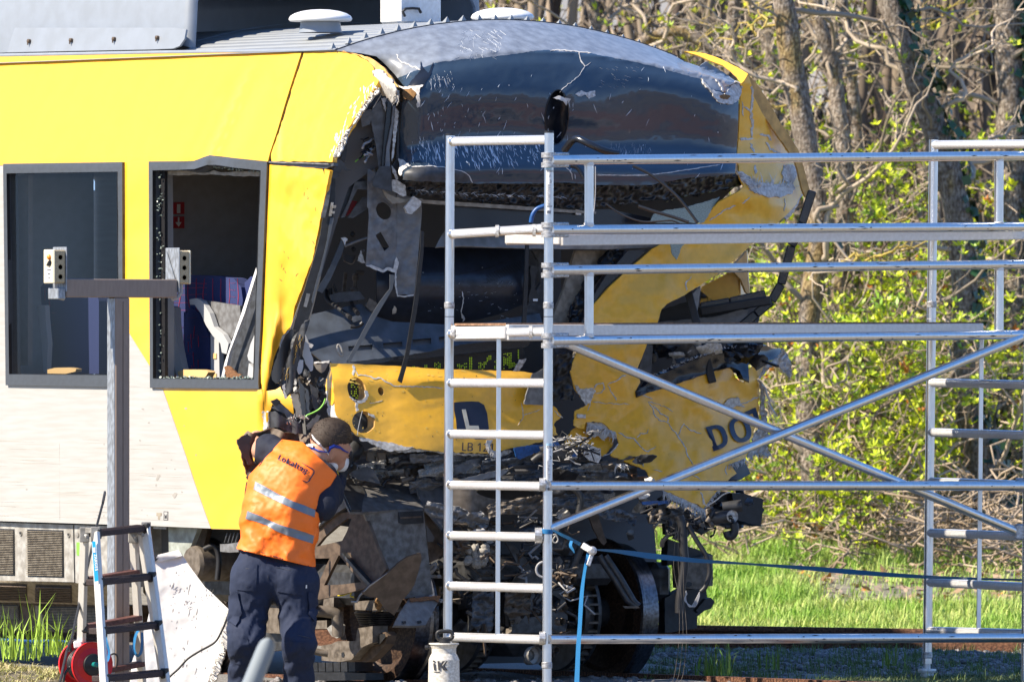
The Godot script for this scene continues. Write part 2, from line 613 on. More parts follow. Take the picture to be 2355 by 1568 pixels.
	m.subsurf_scatter_enabled = true
	m.subsurf_scatter_strength = 0.2
	mat("hair", C3(0.034,0.021,0.013), 0.75)
	mat("mask", C3(0.75,0.75,0.74), 0.7)
	mat("blue_plastic", C3(0.02,0.05,0.35), 0.35)
	mat("glove", C3(0.02,0.02,0.022), 0.7)
	mat("glove_yellow", C3(0.75,0.60,0.02), 0.6)
	m = mat("pane", C3(0.012,0.016,0.02), 0.02)
	m.albedo_color.a = 0.2
	m.metallic_specular = 0.32
	m.transparency = BaseMaterial3D.TRANSPARENCY_ALPHA
	m = mat("goggle", C3(0.3,0.32,0.35), 0.05)
	m.albedo_color.a = 0.25
	m.transparency = BaseMaterial3D.TRANSPARENCY_ALPHA
	mat("shard", C3(0.30,0.38,0.35), 0.35,0.0, "grime", Vector3(20,20,20), "rough", 0.3)
	mat("seat_cloth", C3(0.035,0.055,0.19), 0.9,0.0, "weave", Vector3(20,20,20))
	mat("seat_line", C3(0.42,0.04,0.08), 0.9)
	mat("seat_grey", C3(0.40,0.41,0.42), 0.5)
	mat("armrest", C3(0.62,0.42,0.18), 0.5)
	mat("interior", C3(0.26,0.25,0.24), 0.7,0.0, "faint", Vector3(1,1,1))
	mat("interior_shade", C3(0.12,0.12,0.125), 0.8)  # dark tone of inner parts, also of the sheets that paint shade
	mat("wood_brown", C3(0.22,0.10,0.04), 0.8,0.0, "grime", Vector3(12,12,12))
	mat("cable", C3(0.014,0.014,0.016), 0.5)
	mat("wire_grey", C3(0.30,0.30,0.31), 0.5)
	mat("wire_green", C3(0.20,0.50,0.06), 0.5)
	mat("wool", C3(0.33,0.32,0.30), 0.95,0.0, "grime", Vector3(14,14,14), "rough", 0.36)
	mat("stone", C3(0.20,0.20,0.205), 0.85,0.0, "grime", Vector3(9,9,9), "rough", 0.18)
	M.stone.vertex_color_use_as_albedo = true
	mat("earth", C3(0.24,0.215,0.16), 0.95,0.0, "grime", Vector3(1.3,1.3,1.3), "rough", 0.24)
	m = mat("grass", C3(1,1,1), 0.6)
	m.vertex_color_use_as_albedo = true
	m.backlight_enabled = true
	m.backlight = Color(0.20,0.26,0.05)
	m = mat("leaf", C3(1,1,1), 0.5)
	m.vertex_color_use_as_albedo = true
	m.backlight_enabled = true
	m.backlight = Color(0.30,0.36,0.05)
	m = mat("ivy", C3(1,1,1), 0.35)
	m.vertex_color_use_as_albedo = true
	m = mat("litter", C3(1,1,1), 0.9)
	m.vertex_color_use_as_albedo = true
	m = mat("trunk", C3(1,1,1), 0.9,0.0, "bark", Vector3(4,1.6,4), "barkbump", 1.0)
	m.vertex_color_use_as_albedo = true
	m = mat("twig", C3(1,1,1), 0.9)
	m.vertex_color_use_as_albedo = true
	mat("render_tan", C3(0.42,0.32,0.22), 0.9,0.0, "blotch", Vector3(0.8,0.8,0.8))
	mat("render_white", C3(0.50,0.51,0.53), 0.9,0.0, "faint", Vector3(0.5,0.5,0.5))
	mat("roof_slate", C3(0.10,0.115,0.14), 0.6,0.0, "blotch", Vector3(1,1,1))
	mat("window_glass", C3(0.02,0.03,0.04), 0.08)
	mat("blur_grey", C3(0.22,0.25,0.27), 0.35)

func _ready() -> void:
	rng.seed = 20240417
	eye = corner + right * 1.18 + toward * 65.0
	eye.y = 1.7
	nz.seed = 7
	nz.frequency = 1.0
	nz.fractal_octaves = 3
	nz2.seed = 21
	nz2.frequency = 6.0
	nz2.fractal_octaves = 3
	# camera
	var cam := Camera3D.new()
	cam.name = "camera"
	var fwd := ray(1177.0,784.0).normalized()
	cam.transform = Transform3D(Basis.looking_at(fwd, Vector3.UP), eye)
	cam.fov = rad_to_deg(2.0 * atan(784.0 / FL))
	cam.near = 1.0
	cam.far = 4000.0
	var lens := CameraAttributesPhysical.new()
	lens.frustum_focal_length = 417.0
	lens.frustum_focus_distance = 64.8
	lens.exposure_aperture = 9.0
	cam.attributes = lens
	add_child(cam)
	# sky, sun, exposure
	var env := Environment.new()
	env.background_mode = Environment.BG_SKY
	var sky := Sky.new()
	var psm := ProceduralSkyMaterial.new()
	psm.sky_top_color = Color(0.27,0.43,0.66)
	psm.sky_horizon_color = Color(0.62,0.75,0.90)
	psm.sky_curve = 0.13
	psm.ground_bottom_color = Color(0.30,0.27,0.22)
	psm.ground_horizon_color = Color(0.45,0.45,0.42)
	psm.sky_energy_multiplier = 1.0
	sky.sky_material = psm
	env.sky = sky
	env.tonemap_mode = Environment.TONE_MAPPER_LINEAR
	env.tonemap_exposure = 2.12
	env.sdfgi_enabled = true
	env.ssao_enabled = true
	env.ssil_enabled = true
	var we := WorldEnvironment.new()
	we.name = "world"
	we.environment = env
	add_child(we)
	var sun := DirectionalLight3D.new()
	sun.name = "sun"
	sun.light_energy = 1.6
	sun.light_color = Color(1.0,0.95,0.87)
	sun.light_angular_distance = 0.5
	sun.shadow_enabled = true
	var to_sun := Vector3(-0.175,0.682,0.71).normalized()
	sun.transform = Transform3D(Basis.looking_at(-to_sun, Vector3.UP), to_sun * 30.0)
	add_child(sun)
	make_materials()
	build_ground()
	build_background()
	build_train()
	build_scaffold()
	build_street_things()
	build_worker()

# ---------------------------------------------------------------- ground
func ground_h(p: Vector3) -> float:
	var d := away(p)
	var h := 0.0
	h += 0.05 * sm(66.0,70.5, d) * (1.0 - sm(71.2,72.5, d))
	h += 0.45 * sm(72.0,85.0, d) + 0.035 * maxf(0.0, minf(d, 120.0) - 85.0)
	var dip := sm(1.05,1.6, p.z) * sm(-2.1,-0.9, p.x) * (1.0 - sm(9.0,14.0, p.z))
	h = h - 0.33 * dip + 0.06 * sm(1.3,1.8, p.z) * (1.0 - sm(-2.1,-0.9, p.x)) * (1.0 - sm(4.0,8.0, p.z))
	h += 0.02 * nz.get_noise_2d(p.x * 0.8, p.z * 0.8)
	return h

func build_ground() -> void:
	var mb := MB.new()
	var rows := []
	var k := 90
	for i in k + 1:
		var row := []
		for j in k + 1:
			var a := sinh(8.0 * (2.0 * i / k - 1.0)) / sinh(8.0) * 1400.0
			var b := sinh(8.0 * (2.0 * j / k - 1.0)) / sinh(8.0) * 1400.0
			# extra density near the train, where the ground has shape
			var p := Vector3(a - 2.0,0, b - 2.0)
			p.y = ground_h(p)
			row.append(p)
		rows.append(row)
	mb.grid(rows, Vector3.UP)
	var g := part(self, "ground", mb, M.earth)
	tag(g, "dry earth and worn grass round the railway line", "ground", "", "structure")
	# ballast under the train
	mb = MB.new()
	rows = []
	for i in 61:
		var row := []
		for j in 13:
			var p := Vector3(-14.0 + i * 0.45,0,-2.3 + j * 0.29)
			p.y = ground_h(p) + 0.012 + 0.012 * nz2.get_noise_2d(p.x, p.z) - 0.05 * (1.0 - sm(-2.3,-2.0, p.z)) - 0.08 * sm(0.95,1.18, p.z)
			row.append(p)
		rows.append(row)
	mb.grid(rows, Vector3.UP)
	g = part(self, "track_bed", mb, M.stone)
	tag(g, "dark stone bed of the track under the train", "track bed", "", "structure")
	# loose stones
	var sh := []
	for s in 3:
		var r := MB.new()
		r.blob(Transform3D(), Vector3.ONE, 7,5)
		for i in r.v.size():
			var q := r.v[i]
			r.v[i] = q * (0.75 + 0.45 * nz.get_noise_3d(q.x * 1.3 + s * 9.0, q.y * 1.3, q.z * 1.3)) 
		for i in range(0, r.v.size(), 3):
			var f := (r.v[i + 1] - r.v[i]).cross(r.v[i + 2] - r.v[i]).normalized()
			if f.dot(r.v[i]) < 0.0:
				f = -f
			for t in 3:
				r.n[i + t] = f
		sh.append(r.mesh())
	for s in 3:
		var mm := MultiMesh.new()
		mm.transform_format = MultiMesh.TRANSFORM_3D
		mm.use_colors = true
		mm.mesh = sh[s]
		mm.instance_count = 1500
		for i in 1500:
			var lat := R(0.4,3.6)
			var d := R(66.4,71.2)
			if i % 3 == 0:
				d = R(69.0,71.1)
			if i % 5 == 0:
				lat = R(-1.4,1.4)
				d = R(64.9,67.2)
			var p := place(lat, d, 0.0)
			p.y = ground_h(p) + 0.005
			var q := R(0.012,0.034)
			var b := Basis.from_euler(Vector3(R(0,6), R(0,6), R(0,6))).scaled(Vector3(q * R(0.8,1.4), q * R(0.6,1.0), q))
			mm.set_instance_transform(i, Transform3D(b, p))
			var c := R(0.55,1.5)
			mm.set_instance_color(i, Color(c, c * 0.98, c * R(0.92,1.05)))
		var o := MultiMeshInstance3D.new()
		o.name = numbered(self, "ballast_gravel")
		o.multimesh = mm
		o.material_override = M.stone
		add_child(o, true)
		tag(o, "loose grey ballast stones lying in the shade beside the siding rail", "gravel", "", "stuff")
	# rails: near and far rail of the train's own track, one rail of the siding behind
	rail(Vector3(-16,0.03,0.7175), Vector3(16,0.03,0.7175), "rusty near rail under the wrecked train")
	rail(Vector3(-16,0.045,-0.7175), Vector3(16,0.045,-0.7175), "rusty far rail under the wrecked train")
	var a := at(1600,1439,71.5)
	var b := at(2354,1451,70.6)
	rail(a.lerp(b, -4.0), a.lerp(b, 5.0), "rusty rail of the siding behind the scaffold")

func rail(a: Vector3, b: Vector3, label: String) -> void:
	# flat-bottomed rail section, top of the head on the line a-b
	var z := (b - a).normalized()
	var x := Vector3.UP.cross(z).normalized()
	var y := z.cross(x)
	var prof := [Vector2(-0.036,0), Vector2(0.036,0), Vector2(0.036,-0.03), Vector2(0.01,-0.045), Vector2(0.01,-0.13), Vector2(0.07,-0.145), Vector2(0.07,-0.16), Vector2(-0.07,-0.16), Vector2(-0.07,-0.145), Vector2(-0.01,-0.13), Vector2(-0.01,-0.045), Vector2(-0.036,-0.03)]
	var mb := MB.new()
	for i in prof.size():
		var p: Vector2 = prof[i]
		var q: Vector2 = prof[(i + 1) % prof.size()]
		var d := (q - p).orthogonal()
		mb.quad(a + x * p.x + y * p.y, a + x * q.x + y * q.y, b + x * q.x + y * q.y, b + x * p.x + y * p.y, x * d.x + y * d.y if (x * d.x + y * d.y).dot(x * (p.x + q.x) * 0.5 + y * ((p.y + q.y) * 0.5 + 0.08)) > 0.0 else -(x * d.x + y * d.y))
	var r := part(self, "rail", mb, M.rail_rust)
	tag(r, label, "rail", "", "structure")

# ---------------------------------------------------------------- plants and houses behind the train
func blade(mb: MB, p: Vector3, dir: Vector3, h: float, w: float, bend: float, col: Color) -> void:
	mb.tint = col
	var side := dir.cross(Vector3.UP).normalized() * w * 0.5
	var mid := p + Vector3.UP * h * 0.55 + dir * h * bend * 0.3
	var tip := p + Vector3.UP * h * (1.0 - bend * 0.4) + dir * h * bend
	var n := dir * -0.6 + Vector3.UP * 0.5
	mb.flat(p - side, p + side, mid + side * 0.8, n)
	mb.flat(p - side, mid + side * 0.8, mid - side * 0.8, n)
	mb.flat(mid - side * 0.8, mid + side * 0.8, tip, n)

func build_grass() -> void:
	for s in 2:
		var mb := MB.new()
		for i in 15:
			var a := R(0, TAU)
			var q := Vector3(R(-0.09,0.09), -0.01, R(-0.09,0.09))
			var g := R(0.8,1.15)
			blade(mb, q, Vector3(cos(a), 0, sin(a)), R(0.06,0.17), R(0.005,0.010), R(0.2,0.9), Color(g, g, g) if R(0,1) < 0.82 else Color(1.5 * g, 1.15 * g, 1.6 * g))
		var tuft := mb.mesh()
		var mm := MultiMesh.new()
		mm.transform_format = MultiMesh.TRANSFORM_3D
		mm.use_colors = true
		mm.mesh = tuft
		var where := []
		var cols := []
		for i in 9000:
			var d := R(71.8,87.0)
			var lat := R(0.3,4.2) * (d / 71.0)
			var p := place(lat, d, 0.0)
			# worn patch of dead leaves and a thin lawn near the brush
			var patch := nz.get_noise_2d(p.x * 0.5 + 3.0, p.z * 0.5)
			if d > 77.3 and d < 81.2 and lat > 1.9 + 0.4 * nz.get_noise_2d(p.x, p.z) and R(0,1) < 0.93:
				continue
			if patch < -0.25 and R(0,1) < 0.7:
				continue
			p.y = ground_h(p)
			var h := R(0.45,1.35) * (1.25 if d > 81.5 else 1.0) * (0.8 + 0.6 * nz.get_noise_2d(p.x, p.z))
			if s == 1:
				h *= 1.2
			where.append(Transform3D(Basis(Vector3.UP, R(0, TAU)).scaled(Vector3(1, maxf(h, 0.3), 1)), p))
			var dry := clampf(0.35 + nz.get_noise_2d(p.x * 0.9 + 40.0, p.z * 0.9) * 1.1 + R(-0.2,0.2), 0.0,1.0)
			cols.append(Color(0.22,0.40,0.035).lerp(Color(0.50,0.54,0.16), dry))
		# sparse tufts in the ballast
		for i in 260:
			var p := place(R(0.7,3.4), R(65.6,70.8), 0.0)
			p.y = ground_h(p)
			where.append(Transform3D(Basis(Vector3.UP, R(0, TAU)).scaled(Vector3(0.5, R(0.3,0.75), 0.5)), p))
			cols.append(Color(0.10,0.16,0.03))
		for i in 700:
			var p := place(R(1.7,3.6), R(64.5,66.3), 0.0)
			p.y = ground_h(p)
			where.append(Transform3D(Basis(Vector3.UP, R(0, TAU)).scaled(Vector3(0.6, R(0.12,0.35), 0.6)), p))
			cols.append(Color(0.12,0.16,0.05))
		# the sunny verge on the near side
		for i in 900:
			var p := Vector3(R(-6.5,-1.7), 0, R(1.55,3.2))
			p.y = ground_h(p)
			where.append(Transform3D(Basis(Vector3.UP, R(0, TAU)).scaled(Vector3(0.8, R(0.12,0.4), 0.8)), p))
			cols.append(Color(0.32,0.33,0.09).lerp(Color(0.5,0.42,0.22), R(0,1)))
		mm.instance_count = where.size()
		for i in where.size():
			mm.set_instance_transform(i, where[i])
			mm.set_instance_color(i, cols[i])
		var o := MultiMeshInstance3D.new()
		o.name = numbered(self, "grass")
		o.multimesh = mm
		o.material_override = M.grass
		add_child(o, true)
		tag(o, "sunlit green grass on the bank behind the siding" if s == 0 else "taller blades of sunlit grass among the lawn", "grass", "", "stuff")
	# the tall tufts one can tell apart
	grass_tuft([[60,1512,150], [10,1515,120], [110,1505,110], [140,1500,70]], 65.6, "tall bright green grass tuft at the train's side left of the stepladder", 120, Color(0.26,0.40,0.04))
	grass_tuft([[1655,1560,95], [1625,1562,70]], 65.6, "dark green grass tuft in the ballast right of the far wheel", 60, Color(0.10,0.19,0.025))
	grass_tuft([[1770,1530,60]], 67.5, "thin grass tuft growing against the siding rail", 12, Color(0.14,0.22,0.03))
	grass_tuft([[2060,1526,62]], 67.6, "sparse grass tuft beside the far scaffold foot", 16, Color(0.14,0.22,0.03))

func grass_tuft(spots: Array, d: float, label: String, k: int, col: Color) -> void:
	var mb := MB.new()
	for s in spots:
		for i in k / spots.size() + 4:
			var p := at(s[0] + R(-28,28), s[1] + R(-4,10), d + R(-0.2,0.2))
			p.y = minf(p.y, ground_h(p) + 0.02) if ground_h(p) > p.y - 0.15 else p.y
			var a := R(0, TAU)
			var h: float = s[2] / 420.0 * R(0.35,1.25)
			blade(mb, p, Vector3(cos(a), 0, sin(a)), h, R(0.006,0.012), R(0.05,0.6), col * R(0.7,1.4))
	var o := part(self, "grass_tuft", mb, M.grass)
	tag(o, label, "grass tuft", "tall grass tufts by the track")

func wander(a: Vector3, b: Vector3, k: int, amp: float) -> Array:
	var r := []
	var s := R(0,100)
	for i in k + 1:
		var t := float(i) / k
		var p := a.lerp(b, t)
		p += Vector3(nz.get_noise_2d(s, t * 2.3), nz.get_noise_2d(s + 30.0, t * 2.3) * 0.6, nz.get_noise_2d(s + 60.0, t * 2.3)) * amp * (1.0 if i > 0 else 0.0)
		r.append(p)
	return r

func whorl(mb: MB, p: Vector3, size: float, col: Color) -> void:
	var up := Vector3(R(-0.7,0.7), R(0.4,1.0), R(-0.7,0.7)).normalized()
	var sx := up.cross(Vector3(R(-1,1), 0.2, R(-1,1))).normalized()
	var sy := up.cross(sx)
	var k := rng.randi_range(4,7)
	for i in k:
		var a := TAU * i / k + R(-0.3,0.3)
		var d := (sx * cos(a) + sy * sin(a)) * R(0.6,1.0) + up * R(0.3,1.0)
		d = d.normalized()
		var w := d.cross(up).normalized() * size * R(0.13,0.21)
		var l := size * R(0.6,1.1)
		mb.tint = col * R(0.75,1.3)
		var keel := -up * size * 0.08
		var m := p + d * l * 0.5
		mb.flat(p, m + w, p + d * l, up)
		mb.flat(p, m - w, p + d * l + keel * 0.0, up)

func tree(label: String, line: Array, d: float, boughs: int, ivy := 0, lichen := 0.2, leaves := 60, group := "trees beyond the grass") -> void:
	# line: survey u, v, width of the trunk from the foot up
	var root := thing("tree", label, "tree", group)
	var mb := MB.new()
	var pts := []
	var rad := []
	for l in line:
		pts.append(at(l[0], l[1], d))
		rad.append(l[2] / FL * d * 0.5)
	pts[0].y = ground_h(pts[0]) - 0.1
	var fine := []
	var fr := []
	for i in pts.size() - 1:
		for k in 6:
			var t := k / 6.0
			var p: Vector3 = pts[maxi(i - 1,0)].cubic_interpolate(pts[i], pts[i], pts[i + 1], t) if false else (pts[i] as Vector3).cubic_interpolate(pts[i + 1], pts[maxi(i - 1,0)], pts[mini(i + 2, pts.size() - 1)], t)
			fine.append(p)
			fr.append(lerpf(rad[i], rad[i + 1], t) * R(0.93,1.07))
	fine.append(pts[-1])
	fr.append(rad[-1])
	mb.tint = Color(0.38,0.335,0.285)
	mb.tube(fine, fr, 14)
	for i in mb.v.size():
		var p := mb.v[i]
		var w := nz.get_noise_3d(p.x * 2.2, p.y * 1.2, p.z * 2.2)
		var c := mb.c[i] * (1.0 + 0.45 * nz2.get_noise_3d(p.x, p.y * 0.4, p.z))
		if w + 0.35 * nz2.get_noise_3d(p.x, p.y, p.z) > 0.50 - 0.6 * lichen:
			c = c.lerp(Color(0.42,0.29,0.05), 0.6)
		mb.c[i] = c
		mb.v[i] = p + mb.n[i] * 0.02 * nz2.get_noise_3d(p.x * 0.8, p.y * 0.3, p.z * 0.8)
	part(root, "trunk", mb, M.trunk)
	var br := MB.new()
	var tips := []
	for i in boughs:
		var k := rng.randi_range(2, fine.size() - 1)
		var a: Vector3 = fine[k]
		var dir := (right * R(-1,1) + Vector3.UP * R(-0.1,1.1) + toward * R(-0.6,0.6)).normalized()
		var len := R(0.7,2.4)
		var w := wander(a, a + dir * len, 16,0.22)
		var r0 := minf(fr[k] * 0.35, R(0.010,0.026))
		var rr := []
		for q in 17:
			rr.append(lerpf(r0,0.004, q / 16.0))
		br.tint = Color(0.40,0.33,0.25) * R(0.45,1.3) if R(0,1) > lichen * 0.5 else Color(0.42,0.32,0.08)
		br.tube(w, rr, 6)
		tips.append(w)
		for s in 6:
			var q: Vector3 = w[rng.randi_range(3,15)]
			var w2 := wander(q, q + (dir + Vector3(R(-1,1), R(-0.6,1), R(-1,1))).normalized() * len * R(0.2,0.5), 7,0.14)
			br.tube(w2, [0.006,0.006,0.005,0.005,0.004,0.004,0.003,0.002], 4)
			tips.append(w2)
	if br.v.size():
		part(root, "branches", br, M.twig)
	if leaves and tips:
		var lf := MB.new()
		for i in leaves:
			var w: Array = tips[rng.randi_range(0, tips.size() - 1)]
			var p: Vector3 = w[rng.randi_range(1, w.size() - 1)]
			whorl(lf, p + Vector3(R(-0.05,0.05), R(-0.04,0.05), R(-0.05,0.05)), R(0.04,0.08), Color(0.52,0.56,0.022).lerp(Color(0.20,0.30,0.025), R(0,1)))
		part(root, "leaves", lf, M.leaf)
	if ivy:
		var iv := MB.new()
		for i in ivy:
			var k := rng.randi_range(1, fine.size() - 1)
			var a := R(-1.6,1.05)
			var out := right * cos(a) + toward * sin(a)
			var p: Vector3 = fine[k] + out * (fr[k] + R(0.0,0.09)) + Vector3.UP * R(-0.15,0.15)
			var s := R(0.02,0.05)
			var x := Vector3(R(-1,1), R(-1,1), R(-1,1)).normalized()
			x = (x - out * x.dot(out) * 0.7).normalized()
			var y := x.cross(out + Vector3(R(-0.4,0.4), R(0,0.5), R(-0.4,0.4))).normalized()
			iv.tint = Color(0.02,0.055,0.018) * R(0.6,1.7)
			var n := out + Vector3.UP * 0.4
			iv.flat(p - y * s, p + x * s * 0.9, p + y * s * 1.1, n)
			iv.flat(p - y * s, p - x * s * 0.9, p + y * s * 1.1, n)
		part(root, "ivy_leaves", iv, M.ivy)

func shrub(label: String, u0: float, u1: float, vtop: float, d: float, stems: int, whorls: int, dead := 0.0, group := "leafing shrubs in front of the trees") -> void:
	var root := thing("shrub", label, "shrub", group)
	var st := MB.new()
	var lf := MB.new()
	var ways := []
	for i in stems:
		var u := R(u0, u1)
		var foot := at(u, 1300, d + R(-1.2,1.2))
		foot.y = ground_h(foot) - 0.05
		var top := at(u + R(-170,170), R(vtop, 1150), d + R(-1.2,1.2))
		if R(0,1) < 0.35:
			foot = at(u, R(500,1250), d + R(-1.0,1.0))
		var w := wander(foot, top, 16, R(0.15,0.6))
		var r0 := R(0.006,0.016)
		var rr := []
		for k in 17:
			rr.append(lerpf(r0,0.003, k / 16.0))
		st.tint = Color(0.52,0.42,0.31).lerp(Color(0.17,0.125,0.085), R(0,1)) if R(0,1) < 0.75 + dead else Color(0.10,0.07,0.05)
		st.tube(w, rr, 5, false)
		ways.append(w)
		for s in 5:
			var q: Vector3 = w[rng.randi_range(4,15)]
			var w2 := wander(q, q + Vector3(R(-0.6,0.6), R(-0.2,0.6), R(-0.6,0.6)), 7,0.12)
			st.tube(w2, [0.005,0.005,0.004,0.004,0.004,0.003,0.003,0.002], 4, false)
			ways.append(w2)
	part(root, "stems", st, M.twig)
	for i in int(whorls * 2.1):
		var w: Array = ways[rng.randi_range(0, ways.size() - 1)]
		var p: Vector3 = w[rng.randi_range(2, w.size() - 1)]
		# leaves sit in clumps along the twigs
		var kk := rng.randi_range(1,4)
		var c := Color(0.60,0.66,0.022).lerp(Color(0.16,0.29,0.025), pow(R(0,1), 1.6))
		if R(0,1) < 0.03:
			c = Color(0.45,0.16,0.02)
		for s in kk:
			whorl(lf, p + Vector3(R(-0.09,0.09), R(-0.08,0.09), R(-0.09,0.09)), R(0.035,0.075), c)
	if lf.v.size():
		part(root, "leaves", lf, M.leaf)

func house(label: String, lat0: float, lat1: float, d: float, h: float, wall: Material, wins: Array) -> void:
	var root := thing("house", label, "house", "houses behind the trees")
	var mb := MB.new()
	var depth := 6.0
	var b := Basis(right, Vector3.UP, toward)
	var g := ground_h(place((lat0 + lat1) * 0.5, d, 0.0)) - 0.3
	var c := place((lat0 + lat1) * 0.5, d + depth * 0.5, g + h * 0.5)
	mb.box(Transform3D(b, c), Vector3(lat1 - lat0, h, depth), 0.02)
	part(root, "wall", mb, wall)
	mb = MB.new()
	var e := 0.35
	var p0 := place(lat0 - e, d - e, g + h)
	var p1 := place(lat1 + e, d - e, g + h)
	var p2 := place(lat1 + e, d + depth + e, g + h)
	var p3 := place(lat0 - e, d + depth + e, g + h)
	var r0 := place(lat0 - e, d + depth * 0.5, g + h + 2.4)
	var r1 := place(lat1 + e, d + depth * 0.5, g + h + 2.4)
	mb.quad(p0, p1, r1, r0, toward + Vector3.UP)
	mb.quad(p3, p2, r1, r0, Vector3.UP - toward)
	mb.flat(p0, p3, r0, -right)
	mb.flat(p1, p2, r1, right)
	mb.quad(p0, p1, p2, p3, Vector3.DOWN)
	part(root, "roof", mb, M.roof_slate)
	for w in wins:
		mb = MB.new()
		var wc := place(w[0], d - 0.03, g + w[1])
		var s := Vector2(w[2], w[3])
		for k in [[-0.5,0,0.06, s.y], [0.5,0,0.06, s.y], [0,-0.5, s.x + 0.06,0.06], [0,0.5, s.x + 0.06,0.06], [0,0,0.05, s.y]]:
			mb.box(Transform3D(b, wc + right * k[0] * s.x + Vector3.UP * k[1] * s.y), Vector3(k[2], k[3], 0.1))
		var f := part(root, "window", mb, M.render_white)
		mb = MB.new()
		mb.box(Transform3D(b, wc - toward * 0.005), Vector3(s.x, s.y, 0.05))
		part(f, "pane", mb, M.window_glass)

func build_background() -> void:
	build_grass()
	house("pale rendered house glimpsed between the trunks in the middle", -1.0,3.55,107.0,7.2, M.render_white, [[2.2,5.3,0.9,1.2], [3.0,2.6,0.9,1.2], [0.6,5.3,0.9,1.2], [0.9,2.5,0.9,1.2]])
	house("tan rendered house glimpsed behind the ivy clad trunks at right", 3.65,9.0,104.0,7.6, M.render_tan, [[5.6,5.6,1.0,1.3], [7.2,5.6,1.0,1.3], [4.6,2.4,0.8,1.1]])
	# evergreen hedge before the houses: one mass
	var hd := MB.new()
	for i in 9000:
		var lat := R(-1.2,6.5)
		var y := R(0.2,2.7) + 0.7 * nz.get_noise_2d(lat * 0.8,3.0)
		if lat < 2.2:
			y += R(0.0,1.3)
		var p := place(lat, R(97.0,99.5), y + 0.5)
		var s := R(0.04,0.10)
		var x := Vector3(R(-1,1), R(-1,1), R(-1,1)).normalized()
		var yy := x.cross(Vector3(R(-1,1), R(-1,1), R(-1,1))).normalized()
		hd.tint = Color(0.022,0.045,0.030) * R(0.4,1.6)
		hd.flat(p - x * s, p + yy * s * 0.6, p + x * s, toward + Vector3.UP)
		hd.flat(p - x * s, p - yy * s * 0.6, p + x * s, toward + Vector3.UP)
	for i in 500:
		var lat := R(-1.0,6.3)
		var a := place(lat, R(97.0,99.5), 0.3)
		hd.tint = Color(0.10,0.08,0.06) * R(0.6,1.4)
		hd.tube(wander(a, a + Vector3(R(-0.8,0.8), R(1.5,3.6), R(-0.8,0.8)), 6,0.5), 0.014,4, false)
	tag(part(self, "hedge", hd, M.ivy), "dark evergreen hedge in shade behind the trees", "hedge", "", "stuff")
	# far wood: one mass of stems and twigs
	var fw := MB.new()
	for i in 1500:
		var d := R(91.5,97.0)
		var a := place(R(-1.0,5.2), d, 0.0)
		a.y = R(0.2,4.6)
		var b := a + right * R(-0.9,0.9) + Vector3.UP * R(0.4,1.9)
		if i % 9 == 0:
			a.y = 0.3
			b = a + right * R(-0.5,0.5) + Vector3.UP * R(4.0,6.5)
		fw.tint = Color(0.36,0.29,0.22).lerp(Color(0.06,0.045,0.035), R(0,1))
		fw.tube(wander(a, b, 7,0.3), R(0.004,0.013) if i % 9 else R(0.02,0.06), 4, false)
		if i % 2 == 0:
			for s in 4:
				whorl(fw, a.lerp(b, R(0.2,1.0)) + Vector3(R(-0.1,0.1), R(-0.1,0.1), R(-0.1,0.1)), R(0.05,0.09), Color(0.42,0.46,0.03) * R(0.5,1.1))
	tag(part(self, "far_wood", fw, M.twig), "tangled leafless wood behind the nearer trees", "wood", "", "stuff")
	# trees, from left to right
	tree("slim pale tree trunk right behind the train's roof corner", [[1700,1250,40], [1700,800,34], [1690,300,30], [1680,120,30], [1690,-80,26], [1640,-400,18]], 86.0,14,0,0.1,120)
	tree("tall lichen spotted trunk that bends behind the torn yellow corner", [[1905,1290,105], [1872,1060,58], [1858,800,52], [1885,520,52], [1850,300,52], [1818,120,54], [1800,-60,50], [1770,-420,40]], 83.5,16,20,0.42,90)
	tree("straight brown trunk just right of the lichen spotted one", [[1940,1280,60], [1925,1000,48], [1925,760,42], [1945,450,42], [1925,200,36], [1890,60,34], [1850,-120,30], [1820,-420,22]], 85.5,16,0,0.1,110)
	tree("dark trunk half hidden behind the lichen spotted trunk", [[1780,1290,46], [1790,800,42], [1782,300,42], [1772,120,40], [1745,-100,32], [1720,-420,24]], 89.0,10,0,0.0,60)
	tree("leaning grey trunk with ivy on its upper half", [[2290,1300,150], [2275,1090,78], [2222,920,56], [2222,640,62], [2190,420,64], [2130,240,60], [2075,80,64], [2040,-60,60], [1990,-420,44]], 84.0,14,700,0.0,70)
	tree("broad ivy clad trunk nearest the right edge", [[2350,1300,120], [2340,1000,80], [2335,700,70], [2330,400,64], [2325,150,66], [2318,-60,62], [2300,-420,50]], 86.0,12,900,0.0,60)
	tree("slim trunk forking high between the two middle trunks", [[2030,1290,40], [2010,900,30], [1990,500,28], [1960,180,30], [1945,60,30], [1925,-160,24], [1940,-420,18]], 88.0,14,0,0.2,110)
	tree("yellow lichened bough tree leaning over the roof from the right", [[1560,1290,36], [1545,700,36], [1500,300,32], [1460,120,30], [1560,70,26], [1640,115,18]], 88.0,14,0,0.55,130)
	tree("thin tree behind the train with twigs over the grey roof", [[1400,1290,40], [1390,500,32], [1370,60,28], [1330,-60,22], [1260,-160,14]], 90.0,22,0,0.3,170)
